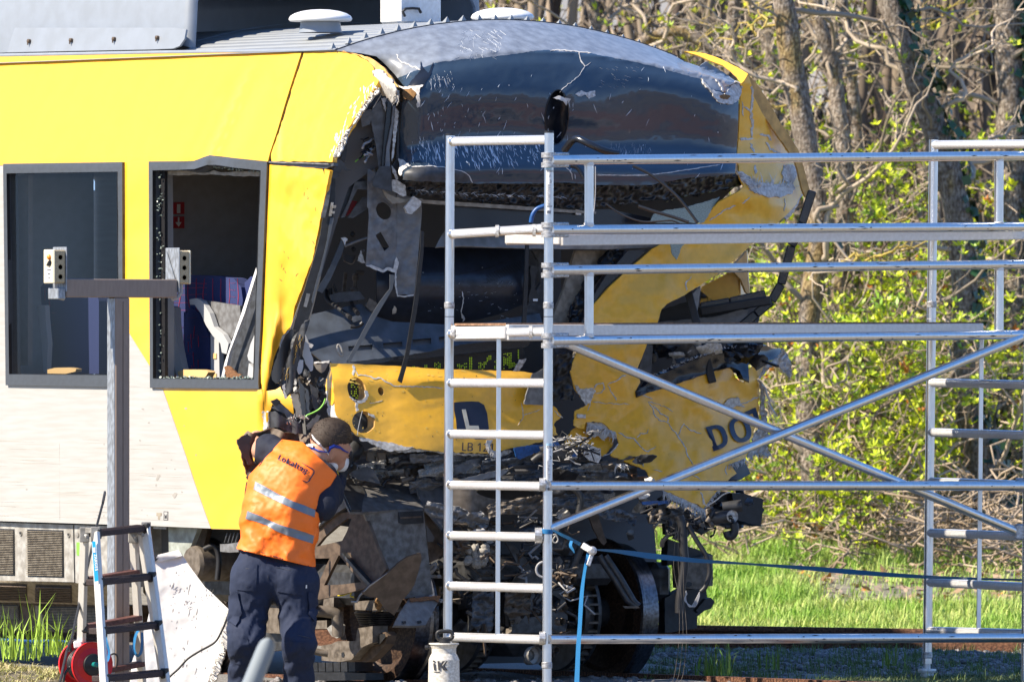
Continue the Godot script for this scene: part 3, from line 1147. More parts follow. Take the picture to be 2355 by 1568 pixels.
	var sp := [
		[1180,1420,-40,92.0,26,240, "twiggy shrub behind the grey roof top"], [1400,1640,0,90.0,30,260, "light green shrub behind the hood's right shoulder"],
		[1620,1780,60,87.5,26,230, "shrub behind the pale yellow fin of the wreck"], [1740,1900,260,85.6,26,170, "leafy shrub under the bent dark trunk"],
		[1880,2020,150,86.6,30,210, "bright leafing shrub right of the bent dark trunk"], [1980,2120,120,86.0,30,260, "dense bright shrub left of the second scaffold frame"],
		[2100,2220,260,85.6,28,190, "shrub round the foot of the leaning ivy trunk"], [2200,2360,60,87.0,30,240, "shrub with fine twigs at the tan house"],
		[1740,1960,600,84.6,22,200, "low leafy shrub under the guard rails, left part"], [1940,2140,600,83.4,24,250, "low leafy shrub under the guard rails, middle part"],
		[2130,2360,620,85.2,22,200, "low leafy shrub behind the far scaffold ladder"], [1820,2080,1020,82.0,14,110, "brushwood with young leaves at the edge of the lawn"],
	]
	for s in sp:
		shrub(s[6], s[0], s[1], s[2], s[3], s[4], s[5])
	# dry brushwood at the foot of the trees, one tangle
	var db := MB.new()
	for i in 330:
		var u := R(1560,2420)
		if u < 2050 and R(0,1) < 0.45:
			u = R(2050,2420)
		var d := R(81.0,86.0)
		var a := at(u, 1300, d)
		a.y = ground_h(a) + R(-0.02,0.25)
		var b := a + right * R(-0.9,0.9) + Vector3.UP * R(-0.1,0.7) + toward * R(-0.4,0.4)
		db.tint = Color(0.50,0.40,0.30).lerp(Color(0.20,0.145,0.09), R(0,1))
		var w := wander(a, b, 14,0.4)
		for q in w.size():
			w[q].y = maxf(w[q].y, ground_h(w[q]) + 0.01)
		db.tube(w, R(0.003,0.009), 5, false)
	tag(part(self, "brushwood", db, M.twig), "tangle of dry brown stems at the foot of the trees", "brushwood", "", "stuff")
	var lt := MB.new()
	for i in 3600:
		var d := R(77.0,87.0)
		var lat := R(0.6,4.6)
		if d < 81.2 and (lat < 1.9 or R(0,1) < 0.3):
			d = R(81.5,87.0)
		var p := place(lat, d, 0.0)
		p.y = ground_h(p) + R(0.004,0.05)
		var x := Vector3(R(-1,1), R(-0.3,0.5), R(-1,1)).normalized()
		var y := x.cross(Vector3(R(-0.6,0.6), 1, R(-0.6,0.6))).normalized()
		var s := R(0.025,0.07)
		lt.tint = Color(0.42,0.31,0.22).lerp(Color(0.20,0.11,0.05), R(0,1))
		if R(0,1) < 0.05:
			lt.tint = Color(0.5,0.2,0.03)
		lt.flat(p - x * s, p + y * s * 0.5, p + x * s, Vector3.UP)
		lt.flat(p - x * s, p - y * s * 0.5, p + x * s, Vector3.UP)
	tag(part(self, "fallen_leaves", lt, M.litter), "dry fallen leaves on the bank under the trees", "leaf litter", "", "stuff")

# ---------------------------------------------------------------- the wrecked train: surfaces
func side_z(y: float) -> float:
	var t := y - 2.905
	var s := 0.012
	return 1.375 - 0.40 * 0.5 * (t + sqrt(t * t + s * s))

func line_dist(u: float, v: float, a: Vector2, b: Vector2) -> float:
	var d := (b - a).normalized()
	return (Vector2(u, v) - a).dot(Vector2(-d.y, d.x))

# sunny side of the body with its folds and dents
func f_side(u: float, v: float) -> Vector3:
	var z := 1.375
	var p := on_z(u, v, z)
	for i in 3:
		p = on_z(u, v, side_z(p.y))
	z = p.z
	if u > 380.0 and v < 420.0 and u < 616.0:
		var e := line_dist(u, v, Vector2(592,130), Vector2(478,372))
		var k := sm(118.0,230.0, v) * (1.0 - sm(365.0,400.0, v))
		z += k * (0.013 * exp(-e * e / 90.0) - 0.020 * exp(-pow(e - 22.0,2.0) / 500.0) - 0.014 * exp(-pow(e + 20.0,2.0) / 700.0))
	if u < 640.0:
		z += 0.004 * nz.get_noise_2d(p.x * 1.1, p.y * 1.4)
	else:
		z += 0.012 * nz.get_noise_2d(p.x * 3.1 + 5.0, p.y * 2.4)
	if u > 600.0 and v > 372.0:
		# corner post skin: buckled inwards towards its foot
		var k := sm(560.0,800.0, v) * (1.0 - sm(860.0,940.0, v))
		z -= 0.05 * k * sm(612.0,680.0, u) + 0.015 * sm(400.0,470.0, v) * exp(-pow(u - 660.0,2.0) / 900.0)
		z += 0.03 * exp(-pow(line_dist(u, v, Vector2(640,690), Vector2(605,880)), 2.0) / 160.0) * sm(690.0,780.0, v)
	return on_z(u, v, z)

# corner fillet above the cut: turns from the side to the front
func f_fillet(u: float, v: float) -> Vector3:
	var p := f_side(u, v)
	var e := maxf(0.0, line_dist(u, v, Vector2(905,200), Vector2(790,118)) * -1.0)
	return on_z(u, v, p.z - 0.004 * e)

func nose(z: float) -> float:
	var t := absf(z) / 1.4
	return 0.55 - (0.33 if z > 0.0 else 0.20) * pow(t, 2.6)

func f_nose(u: float, v: float, off: float) -> Vector3:
	var x := 0.5 + off
	var p := on_x(u, v, x)
	for i in 4:
		x = nose(p.z) + off
		p = on_x(u, v, x)
	return p

# survey height of the roof seam
func seam_v(u: float) -> float:
	var p := on_x(u, 80.0,0.06)
	var y := roof_y(clampf(p.z, -1.2,1.16)) + 0.012 - 0.25 * maxf(0.0, -p.z - 1.157)
	return HORIZON - (y - eye.y) * FL / away(p)

# caved-in roof hood over the windscreen: roof, crease, hollow, lip
func hood_x(u: float, v: float) -> float:
	var vt := seam_v(u)
	var vc := 143.0 - 27.0 * sm(960.0,1180.0, u) + 45.0 * pow(maxf(0.0, (u - 1240.0) / 330.0), 1.6) + 55.0 * pow(maxf(0.0, (1010.0 - u) / 110.0), 1.3)
	var x := 0.0
	if v < vc:
		var a := clampf((v - vt) / maxf(vc - vt, 6.0), 0.0,1.0)
		x = 0.06 + 0.42 * pow(a, 0.85)
	else:
		var vb := 418.0
		var q := (v - vc) / (vb - vc)
		var ks := [0.48,0.535,0.565,0.575,0.572,0.560,0.545,0.545,0.585,0.635,0.625]
		var f := clampf(q, 0.0,0.999) * 10.0
		var i := int(f)
		x = cubic_interpolate(ks[i], ks[i + 1], ks[maxi(i - 1,0)], ks[mini(i + 2,10)], f - i)
		var bend := sm(0.05,0.3, q) * (1.0 - sm(0.8,1.0, q))
		x += bend * 0.018 * sin(u * 0.011 + 1.0) * sm(0.1,0.4, q)
		x += bend * 0.034 * exp(-(pow((u - 1330.0) / 90.0,2.0) + pow((v - 250.0) / 60.0,2.0)))
		x -= bend * 0.034 * exp(-(pow((u - 1150.0) / 150.0,2.0) + pow((v - 290.0) / 50.0,2.0)))
		x -= bend * 0.028 * exp(-(pow((u - 1560.0) / 110.0,2.0) + pow((v - 290.0) / 60.0,2.0)))
		x += bend * 0.012 * exp(-pow(line_dist(u, v, Vector2(1265,265), Vector2(1340,160)) / 14.0,2.0)) * (1.0 - sm(240.0,300.0, v))
	x -= 0.20 * pow(maxf(0.0, (985.0 - u) / 90.0), 2.0) * sm(120.0,200.0, v)
	x -= 0.16 * pow(maxf(0.0, (u - 1640.0) / 90.0), 2.0) * sm(120.0,200.0, v)
	return x + 0.0025 * nz.get_noise_2d(u * 0.02, v * 0.02)

func f_hood(u: float, v: float) -> Vector3:
	return on_x(u, v, hood_x(u, v))

# far corner skin: upper corner, elbow, arm running down and in, bumper
func f_far(u: float, v: float) -> Vector3:
	var off := 0.0
	off += 0.05 * sin(v * 0.012) - 0.10 * sm(1760.0,1880.0, u)
	off += 0.12 * exp(-pow((v - 455.0) / 90.0,2.0)) - 0.10 * exp(-pow(line_dist(u, v, Vector2(1370,700), Vector2(1700,440)) / 70.0,2.0)) * sm(430.0,520.0, v) * (1.0 - sm(740.0,830.0, v))
	off += 0.03 * nz.get_noise_2d(u * 0.007 + 9.0, v * 0.007)
	if v > 760.0:
		off += 0.08 * sm(760.0,900.0, v) + 0.10 * sm(900.0,1170.0, v) - 0.05 * sm(1600.0,1770.0, u)
		off += 0.022 * nz.get_noise_2d(u * 0.008 + 2.0, v * 0.008)
	return f_nose(u, v, off)

func f_bumper(u: float, v: float) -> Vector3:
	var off := 0.10 + 0.05 * sm(880.0,1040.0, v) - 0.05 * (1.0 - sm(835.0,885.0, v)) + 0.004 * nz.get_noise_2d(u * 0.008, v * 0.014)
	off += 0.05 * sm(900.0,760.0, u)
	return f_nose(u, v, off)

func at_nose(off: float) -> Callable:
	return func(u: float, v: float) -> Vector3: return f_nose(u, v, off)

func at_depth(d: float) -> Callable:
	return func(u: float, v: float) -> Vector3: return at(u, v, d)

# crumpled plane: passes the survey points at distance d0, tilted by du, dv per survey unit, with ripples
func crumple(d0: float, u0: float, v0: float, du: float, dv: float, amp := 0.03, freq := 0.02) -> Callable:
	return func(u: float, v: float) -> Vector3: return at(u, v, d0 + (u - u0) * du + (v - v0) * dv + amp * nz.get_noise_2d(u * freq + d0 * 7.0, v * freq))

func cut(root: Node, called: String, w: String, pts: Array, f: Callable, m: Material, cell := 14.0, thick := 0.006, rag := 0.0, step := 8.0, holes := [], lift := 0.0, label := "") -> MeshInstance3D:
	var mb := MB.new()
	var o := zp(w, pts)
	if rag > 0.0:
		o = ragged(o, step, rag)
	sheet(mb, o, f, cell, thick, holes, lift)
	return part(root, called, mb, m, label)

func pipe(root: Node, called: String, w: String, pts: Array, d: Variant, r: float, m: Material, sides := 8, smooth := true) -> MeshInstance3D:
	var q := zp(w, pts)
	var line := []
	for i in q.size():
		var dd: float = d[i] if d is Array else d
		line.append(at(q[i].x, q[i].y, dd))
	if smooth and line.size() > 2:
		var f := []
		for i in line.size() - 1:
			for k in 5:
				f.append((line[i] as Vector3).cubic_interpolate(line[i + 1], line[maxi(i - 1,0)], line[mini(i + 2, line.size() - 1)], k / 5.0))
		f.append(line[-1])
		line = f
	var mb := MB.new()
	mb.tube(line, r, sides)
	return part(root, called, mb, m)

# a spray of torn fibres along a survey line
func fray(root: Node, w: String, pts: Array, f: Callable, dir: Vector2, length: float, k: int, m: Material, spread := 0.5, wid := 2.2, called := "torn_fibres") -> void:
	var q := zp(w, pts)
	var mb := MB.new()
	var lens := [0.0]
	for i in q.size() - 1:
		lens.append(lens[-1] + q[i].distance_to(q[i + 1]))
	for i in k:
		var s: float = R(0, lens[-1])
		var j := 0
		while j < q.size() - 2 and lens[j + 1] < s:
			j += 1
		var a := q[j].lerp(q[j + 1], clampf((s - lens[j]) / maxf(lens[j + 1] - lens[j], 0.01), 0,1))
		var d := dir.rotated(R(-spread, spread)) * length * R(0.3,1.2)
		var b := a + d
		var t := d.orthogonal().normalized() * wid * R(0.4,1.4) * 0.5
		var p: Vector3 = f.call(a.x, a.y)
		var e: Vector3 = f.call(b.x, b.y)
		e += toward * R(-0.03,0.06) + Vector3(0, R(-0.015,0.01), 0)
		var p2: Vector3 = f.call(a.x + t.x, a.y + t.y)
		var p3: Vector3 = f.call(a.x - t.x, a.y - t.y)
		var mid := (p + e) * 0.5 + toward * R(-0.01,0.02) + right * R(-0.01,0.01)
		var hw := (p2 - p3) * 0.4
		mb.quad(p2, mid + hw, mid - hw, p3, toward)
		mb.flat(mid + hw, mid - hw, e, toward)
	part(root, called, mb, m)

# a torn bent plate near a survey spot
func scrap(root: Node, u: float, v: float, d: float, size: float, m: Material, stretch := 1.0, turn := 0.0, called := "torn_plate") -> void:
	var k := rng.randi_range(5,8)
	var o := PackedVector2Array()
	for i in k:
		var a := TAU * (i + R(-0.3,0.3)) / k
		o.append(Vector2(u, v) + (Vector2(cos(a) * stretch, sin(a)) * size * R(0.55,1.1)).rotated(turn))
	o = ragged(o, maxf(size * 0.45,4.0), size * 0.07)
	var gx := R(-0.0030,0.0030)
	var gy := R(-0.0035,0.0035)
	var fold := R(0.0,0.0045)
	var fa := Vector2.from_angle(R(0, PI))
	var f := func(x: float, y: float) -> Vector3:
		var q := Vector2(x - u, y - v)
		return at(x, y, d + q.x * gx + q.y * gy + absf(q.dot(fa)) * fold + 0.02 * nz.get_noise_2d(x * 0.03 + d * 3.0, y * 0.03))
	var mb := MB.new()
	sheet(mb, o, f, maxf(size * 0.35,5.0), 0.004)
	part(root, called, mb, m)

# ---------------------------------------------------------------- the wrecked train: body
func build_train() -> void:
	var t := thing("railcar", "wrecked yellow and grey railcar with its driver's cab torn open", "train")
	var mb: MB
	# --- sunny side: yellow skin, silver skin
	var win1 := zp("D", [8,377,283,372.5,284,890.5,14,886])
	var win2 := zp("D", [344,371,448,370,485,358,617,371,597,880,598,894,347,892])
	var silver := [-1500,505,-900,400,5,380,8,377,14,886,283,890,284,748,297,772,322,812,346,850,347,892,371,895,386,938,404,990,425,1050,445,1112,466,1172,482,1216,345,1210,0,1199,-900,1176,-1500,1160]
	cut(t, "side_panel", "D", [-1500,138,-900,135,0,129,350,122.5,560,119.5,691,119,676,165,655,232,636,297,618,351,613.5,371,485,357,448,369.5,344,370.5,345.5,849,322,811,297,771,284,747,283.5,372,8,376.5,5,379,-900,399,-1500,504], f_side, M.yellow, 16.0,0.03,0,8, [], 0, "sunlit yellow skin above and between the side windows")
	cut(t, "side_panel", "D", silver, f_side, M.silver, 24.0,0.03,0,8, [], 0, "dirty silver grey skin below the windows")
	cut(t, "side_panel", "D", [347.5,892.5,598,894.5,601,900,607,985,607,1040,605,1219,560,1218.5,483,1216.5,467,1172,446,1112,426,1050,405,990,387,938,372,895], f_side, M.yellow, 16.0,0.03,0,8, [], 0, "sunlit yellow skin below the broken window")
	cut(t, "side_panel", "D", [697,119,770,117,796,120,822,127,842,138,857,153,863,168,869,185,852,213,832,240,815,268,795,302,776,332,765,352,763,372,690,370.5,622,370,621,352,641,297,661,232,682,165], f_side, M.yellow, 10.0,0.03,1.2,9.0, [], 0, "yellow cab skin above the corner post, torn at its front edge")
	cut(t, "side_panel", "D", [615,377,745,388,757,392,735,500,717,597,708,617,694,658,676,703,669,748,658,759,645,784,629,820,622,853,616,872,612,894,608,900,600,894,598,880,596,850,595,703,605,500,612,420], f_side, M.yellow, 8.0,0.02,0.7,9.0, [], 0, "buckled yellow skin of the corner post")
	# the joint between body and cab: dark gap with a grey strip
	mb = MB.new()
	sheet(mb, zp("D", [690,118,698,118,682,165,661,232,641,297,621.5,352,622,371,613,371,617.5,351,635.5,297,654.5,232,675.5,165]), f_side, 12.0,0.004, [], -0.012)
	part(t, "joint_seal", mb, M.rubber)
	cut(t, "gutter", "B", [390,990,1010,1012,1040,1005,1038,1035,960,1062,700,1046,400,1022], f_side, M.frame, 12.0,0.03,0,8, [], -0.004)
	cut(t, "gutter_lip", "B", [400,990,1010,1010,1012,1024,400,1004], f_side, M.grey_panel, 12.0,0.012,0,8, [], 0.012)
	# fillet turning to the front, its pale orange skylight tone put in the colour
	cut(t, "corner_fillet", "D", [771,116.5,810,120,850,131,880,152,900,178,915,199,893,193,873,184,866,168,860,153,845,138,824,126,798,119], f_fillet, M.yellow_inner, 7.0,0.012,0.8,7.0)
	cut(t, "torn_fibres", "D", [858,165,876,160,905,186,912,205,903,236,896,222,880,215,868,200,858,188], f_fillet, M.fibre, 6.0,0.01,3.0,4.0, [], 0.012)
	fray(t, "D", [868,186,905,205,914,215], f_fillet, Vector2(-0.1,1), 26,46, M.fibre, 0.5,2.4)
	fray(t, "D", [862,190,845,220,815,268], f_side, Vector2(0.8,0.6), 8,60, M.fibre, 0.7,2.0)
	cut(t, "torn_edge", "B", [1500,225,1465,255,1400,345,1300,470,1190,640,1110,770,1040,900,1030,950,1085,935,1120,870,1160,770,1200,650,1270,560,1330,470,1420,350,1500,262], f_side, M.fibre_dim, 6.0,0.008,1.6,5.0, [], -0.008)
	fray(t, "B", [1040,930,1100,790,1170,690,1200,640], f_side, Vector2(0.75,0.3), 9,70, M.fibre, 0.8,2.0)
	# paint worn to primer along the cut
	mb = MB.new()
	for i in 46:
		var s := R(0,1)
		var a := Vector2(862,185).lerp(Vector2(768,350), s) + Vector2(R(-22,0), R(-6,8))
		strip(mb, PackedVector2Array([a, a + Vector2(R(-7,2), R(6,20))]), f_side, R(1.0,3.2), 0.0015,1.0,4.0)
	tag(part(t, "scraped_paint", mb, M.fibre), "", "", "", "stuff")
	mb = MB.new()
	for i in 16:
		var a := Vector2(R(690,738), R(430,560)) if i < 9 else Vector2(R(640,690), R(560,720))
		strip(mb, PackedVector2Array([a, a + Vector2(R(-6,6), R(3,9))]), f_side, R(0.6,1.5), 0.0015,1.0,3.0)
	tag(part(t, "scraped_paint", mb, M.steel_brown), "", "", "", "stuff")
	# lower torn flap of the corner, bent outwards
	var fl := func(u: float, v: float) -> Vector3:
		var p := f_side(minf(u, 612.0), v)
		return at(u, v, away(p) - 0.35 * (u - 612.0) / 420.0 - 0.05 * sin((v - 890.0) * 0.035)) if u > 612.0 else p
	cut(t, "bent_flap", "D", [602,897,611,899,631,896,648,885,655,905,667,908,671,930,673,953,656,938,640,922,625,928,622,938,616,950,618,984,608,988], fl, M.yellow, 6.0,0.006,0.7,6.0)
	cut(t, "torn_fibres", "D", [601,945,616,946,617,984,605,990], fl, M.fibre, 6.0,0.004,2.0,4.0, [], 0.004)
	# dirt marks, tape rests and the small data plate on the silver skin
	mb = MB.new()
	for i in 26:
		var c := Vector2(R(-20,470), R(930,1195))
		sheet(mb, ring2(c, R(0.8,2.6), R(0.8,3.4), R(0,3), 7,0.4), f_side, 8.0,0.0, [], 0.0012)
	for c in [Vector2(399,1139), Vector2(361,1098)]:
		sheet(mb, ring2(c, 4.0,7.0,0.3,11,0.45), f_side, 8.0,0.0, [], 0.0014)
	tag(part(t, "dirt_spot", mb, M.smudge), "", "", "", "stuff")
	cut(t, "tape_rest", "02", [1020,458,1056,460,1054,478,1044,480,1042,504,1030,503,1031,482,1020,478], f_side, M.beige, 8.0,0.001,0.6,4.0, [], 0.0015)
	cut(t, "data_plate", "02", [1068,449,1098,450,1097,508,1067,507], f_side, M.print, 8.0,0.001,0,8, [], 0.0014)
	cut(t, "data_plate_face", "02", [1072,453,1094,454,1093,504,1071,503], f_side, M.silver, 8.0,0.001,0,8, [], 0.0022)
	cut(t, "data_plate_mark", "02", [1075,466,1084,480,1090,466,1090,496,1075,496], f_side, M.print, 8.0,0.001,0,8, [], 0.003)
	mb = MB.new()
	for i in 90:
		var c := Vector2(R(-60,470), R(1010,1190))
		var l := R(20,110)
		if c.x + l > 372.0 + (c.y - 895.0) * 0.33:
			continue
		strip(mb, PackedVector2Array([c, c + Vector2(l * 0.5, R(-1,1) + l * 0.014), c + Vector2(l, l * 0.028)]), f_side, R(0.4,1.2), 0.0008)
	tag(part(t, "dust_streaks", mb, M.dust), "", "", "", "stuff")
	# panel seam lines of the silver skin
	mb = MB.new()
	strip(mb, zp("D", [-300,1178,0,1186,345,1196,478,1202]), f_side, 1.2,0.001)
	strip(mb, zp("D", [133,1020,134,1196]), f_side, 0.9,0.001)
	strip(mb, zp("D", [297,889,347,892]), f_side, 1.0,0.001)
	part(t, "panel_seam", mb, M.smudge)
	side_window(t, win1, zp("D", [17,398,272,394,275,862,23,860]), true)
	side_window(t, win2, zp("D", [354,391,450,390.5,480,378,602,391,586,872,355,870]), false)
	train_shell(t)
	train_roof(t)
	train_interior(t)
	train_under_side(t)
	cab_front(t)
	cab_left_jamb(t)
	cab_inside(t)
	far_corner(t)
	undercarriage(t)
	wreck_debris(t)

func side_window(t: Node3D, outer: PackedVector2Array, inner: PackedVector2Array, glazed: bool) -> void:
	var mb := MB.new()
	sheet(mb, outer, f_side, 14.0,0.075, [inner], 0.016)
	var w := part(t, "window", mb, M.frame, "side window with its pane, grey framed" if glazed else "side window with its pane knocked out and its head bent up")
	mb = MB.new()
	# dark rebate line round the opening
	for i in inner.size():
		strip(mb, PackedVector2Array([inner[i], inner[(i + 1) % inner.size()]]), f_side, 2.6,0.019)
	for i in outer.size():
		strip(mb, PackedVector2Array([outer[i], outer[(i + 1) % outer.size()]]), f_side, 2.2,0.008)
	part(w, "seal", mb, M.rubber)
	if glazed:
		mb = MB.new()
		sheet(mb, inner, func(u: float, v: float) -> Vector3: return on_z(u, v, 1.365), 60.0,0.0)
		part(w, "pane", mb, M.pane)
	else:
		# crumbs of safety glass left in the seal
		mb = MB.new()
		for i in 240:
			var a := Vector2(R(355,364), R(392,870)) if i % 2 == 0 else Vector2(R(358,590), R(866,872))
			if i % 7 == 0:
				a = Vector2(R(480,600), 0)
				a.y = 379.0 + (a.x - 480.0) * 0.11 + R(0,6)
			var c := f_side(a.x, a.y) - Vector3(0,0, R(0.0,0.05))
			mb.box(Transform3D(Basis.from_euler(Vector3(R(0,6), R(0,6), R(0,6))), c), Vector3(R(0.004,0.012), R(0.004,0.014), 0.005))
		var crumbs := part(w, "glass_crumbs", mb, M.shard)
		tag(crumbs, "", "", "", "stuff")
		mb = MB.new()
		sheet(mb, zp("D", [355,391,365,392,366,869,356,870]), f_side, 14.0,0.02, [], -0.03)
		part(w, "rubber_bed", mb, M.rubber)
		mb = MB.new()
		sheet(mb, ragged(zp("D", [366,392,480,390,600,396,600,403,520,404,470,400,366,402]), 9,1.2), f_side, 14.0,0.02, [], -0.05)
		part(w, "head_lining", mb, M.beige)

func train_shell(t: Node3D) -> void:
	# far side, floor, end: close the body so that light enters only through its openings
	var mb := MB.new()
	var x0 := -6.2
	var x1 := -0.28
	var b := Basis()
	mb.box(Transform3D(b, Vector3((x0 + x1) * 0.5,1.12,0)), Vector3(x1 - x0,0.12,2.66), 0.01)
	part(t, "floor", mb, M.interior_shade)
	mb = MB.new()
	mb.box(Transform3D(b, Vector3((x0 + x1) * 0.5 - 0.3,1.45,-1.345)), Vector3(x1 - x0 - 0.6,0.72,0.05), 0.005)
	mb.box(Transform3D(b, Vector3((x0 + x1) * 0.5 - 0.3,2.87,-1.345)), Vector3(x1 - x0 - 0.6,0.1,0.05), 0.005)
	for i in 5:
		mb.box(Transform3D(b, Vector3(-0.95 - i * 1.28,2.3,-1.345)), Vector3(0.3,1.05,0.046), 0.005)
	mb.box(Transform3D(Basis(Vector3(1,0,0), 0.38), Vector3((x0 + x1) * 0.5,3.15,-1.24)), Vector3(x1 - x0,0.64,0.05))
	part(t, "far_side_wall", mb, M.silver)
	mb = MB.new()
	mb.box(Transform3D(b, Vector3(x0,2.3,0)), Vector3(0.05,2.3,2.6), 0.0)
	part(t, "rear_bulkhead", mb, M.interior)
	# ceiling above the saloon and cab, below the roof sheet
	mb = MB.new()
	mb.box(Transform3D(b, Vector3((x0 + x1) * 0.5,3.40,0)), Vector3(x1 - x0,0.03,2.3), 0.0)
	part(t, "ceiling", mb, M.interior)

func roof_y(z: float) -> float:
	return 3.478 + 0.185 * (1.0 - pow(absf(z) / 1.157,2.0))

func train_roof(t: Node3D) -> void:
	# ribbed roof sheet, ribs along the train
	var mb := MB.new()
	var rows := []
	for i in 281:
		var z := lerpf(1.16,-1.16, i / 280.0)
		var row := []
		for j in 9:
			var x := lerpf(-6.2,0.06, j / 8.0)
			var rib := absf(fposmod(z, 0.083) / 0.083 - 0.5) * 2.0
			row.append(Vector3(x, roof_y(z) + 0.016 * sm(0.25,0.5, rib), z))
		rows.append(row)
	mb.grid(rows, Vector3.UP)
	part(t, "roof", mb, M.roof)
	# pale edge bead along the side
	mb = MB.new()
	mb.tube([f_side(-1500,136) + Vector3(0,0.004,-0.01), f_side(0,127.5) + Vector3(0,0.004,-0.01), f_side(350,121) + Vector3(0,0.004,-0.01), f_side(769,115.5) + Vector3(0,0.004,-0.01)], 0.012,8)
	part(t, "roof_edge", mb, M.fairing)
	# air conditioning housing on the roof: side sheets, end face, skirt
	var xa := -1.63
	var xb := -5.6
	var prof := []   # section across the train: z, y
	for i in 17:
		var a := PI * i / 16.0
		prof.append(Vector2(1.02 * cos(a) * (1.0 if absf(cos(a)) < 0.9 else 1.0), 3.56 + 0.62 * pow(sin(a), 0.45)))
	mb = MB.new()
	rows = []
	for p in prof:
		var row := []
		for j in 5:
			var s := j / 4.0
			var zz: float = p.x
			row.append(Vector3(lerpf(xb, xa - 0.05, s), p.y, zz * 1.0))
		rows.append(row)
	mb.grid(rows, Vector3.UP)
	var fair := part(t, "roof_housing", mb, M.fairing)
	mb = MB.new()
	# rounded rim and end face towards the front
	rows = []
	for p in prof:
		var row := []
		for j in 5:
			var a := PI * 0.5 * j / 4.0
			var k := 0.05 * (1.0 - cos(a))
			row.append(Vector3(xa - 0.05 + 0.05 * sin(a), maxf(p.y - k, 3.5), p.x * (1.0 - 0.05 * (1.0 - cos(a)))))
		rows.append(row)
	mb.grid(rows, Vector3.RIGHT + Vector3.UP)
	part(fair, "housing_rim", mb, M.fairing)
	var ring := []
	for p in prof:
		ring.append(Vector3(xa - 0.004, p.y - 0.05, p.x * 0.95))
	for i in range(16,-1,-1):
		var z := 0.969 * cos(PI * i / 16.0)
		ring.append(Vector3(xa - 0.004, roof_y(z) + 0.045, z))
	mb = MB.new()
	mb.plate(ring, Vector3(-0.02,0,0))
	part(fair, "housing_end", mb, M.fairing_skylit)
	# skirt sheet on the sunny side with four bolts
	var sk := func(u: float, v: float) -> Vector3: return on_z(u, v, 1.075 + 0.0006 * (v - 70.0))
	cut(fair, "housing_skirt", "D", [12,119,20,92,30,62,400,62,425,66,421,88,410,104,395,110,350,112,150,116], sk, M.fairing, 16.0,0.012)
	mb = MB.new()
	sheet(mb, zp("D", [25,122,60,113,350,112.5,420,104,432,108,400,118,350,121,100,126]), func(u: float, v: float) -> Vector3: return on_z(u, v, 1.03), 16.0,0.01)
	part(fair, "housing_gap", mb, M.rubber)
	for c in [Vector2(65,93), Vector2(162,91), Vector2(261,88), Vector2(361,85)]:
		mb = MB.new()
		var p: Vector3 = sk.call(c.x, c.y)
		mb.lathe(Transform3D(Basis(Vector3.RIGHT, PI / 2), p), [Vector2(0.012,0.0), Vector2(0.012,0.016), Vector2(0.006,0.02), Vector2(0.0,0.02)], 8)
		mb.bar(p + Vector3(0,0.01,0.016), p + Vector3(0,-0.022,0.016), 0.006,0.006, Vector3(0,0,1))
		part(fair, "bolt", mb, M.steel_brown)
	# second housing further back and the bit of roof kit at the left edge
	# vents and aerial
	for s in [[735,34,-0.55,0.0], [1155,30,-0.55,1.0]]:
		var c := on_x(s[0], s[1], s[2]) - Vector3(0,0.02,0)
		mb = MB.new()
		var bs := Basis(Vector3.UP, 0.15).scaled(Vector3(1,1,1))
		mb.blob(Transform3D(bs, c + Vector3(0,0.0,0)), Vector3(0.19,0.055,0.17), 20,10)
		for i in mb.v.size():
			if mb.v[i].y < c.y - 0.012:
				mb.v[i].y = c.y - 0.012
		var vent := part(t, "roof_vent", mb, M.white_gloss)
		mb = MB.new()
		mb.lathe(Transform3D(Basis(), c - Vector3(0,0.075,0)), [Vector2(0.12,0.0), Vector2(0.11,0.06)], 20)
		part(vent, "vent_neck", mb, M.fairing)
	var ab := on_x(943,20,-0.9)
	mb = MB.new()
	mb.box(Transform3D(Basis(), ab + Vector3(0,0.03,0)), Vector3(0.20,0.24,0.30), 0.02)
	var aer := part(t, "aerial_box", mb, M.white_gloss)
	var cb := []
	for q in [[930,36], [925,25], [932,18], [948,17], [962,18], [967,28]]:
		cb.append(on_x(q[0], q[1], -0.78))
	mb = MB.new()
	mb.tube(cb, 0.008,6)
	part(aer, "aerial_cable", mb, M.cable)
	# row of wedge clips along the seam with the hood
	for i in 21:
		var s := i / 20.0
		var z := lerpf(1.13,-1.05, s)
		var p := Vector3(-0.02, roof_y(z) + 0.012, z)
		mb = MB.new()
		var q := [p + Vector3(-0.03,0,0.012), p + Vector3(0.02,0,0.018), p + Vector3(0.02,0,-0.018), p + Vector3(-0.03,0,-0.012), p + Vector3(0.012,0.036,0)]
		mb.flat(q[0], q[1], q[4], Vector3(0,0.3,1))
		mb.flat(q[1], q[2], q[4], Vector3(1,0.3,0))
		mb.flat(q[2], q[3], q[4], Vector3(0,0.3,-1))
		mb.flat(q[3], q[0], q[4], Vector3(-1,0.3,0))
		part(t, "seam_clip", mb, M.roof)
	mb = MB.new()
	var seam := []
	for i in 41:
		var z := lerpf(1.16,-1.16, i / 40.0)
		seam.append(Vector3(0.055, roof_y(z) + 0.012, z))
	mb.tube(seam, 0.007,6)
	part(t, "roof_seam", mb, M.rubber)

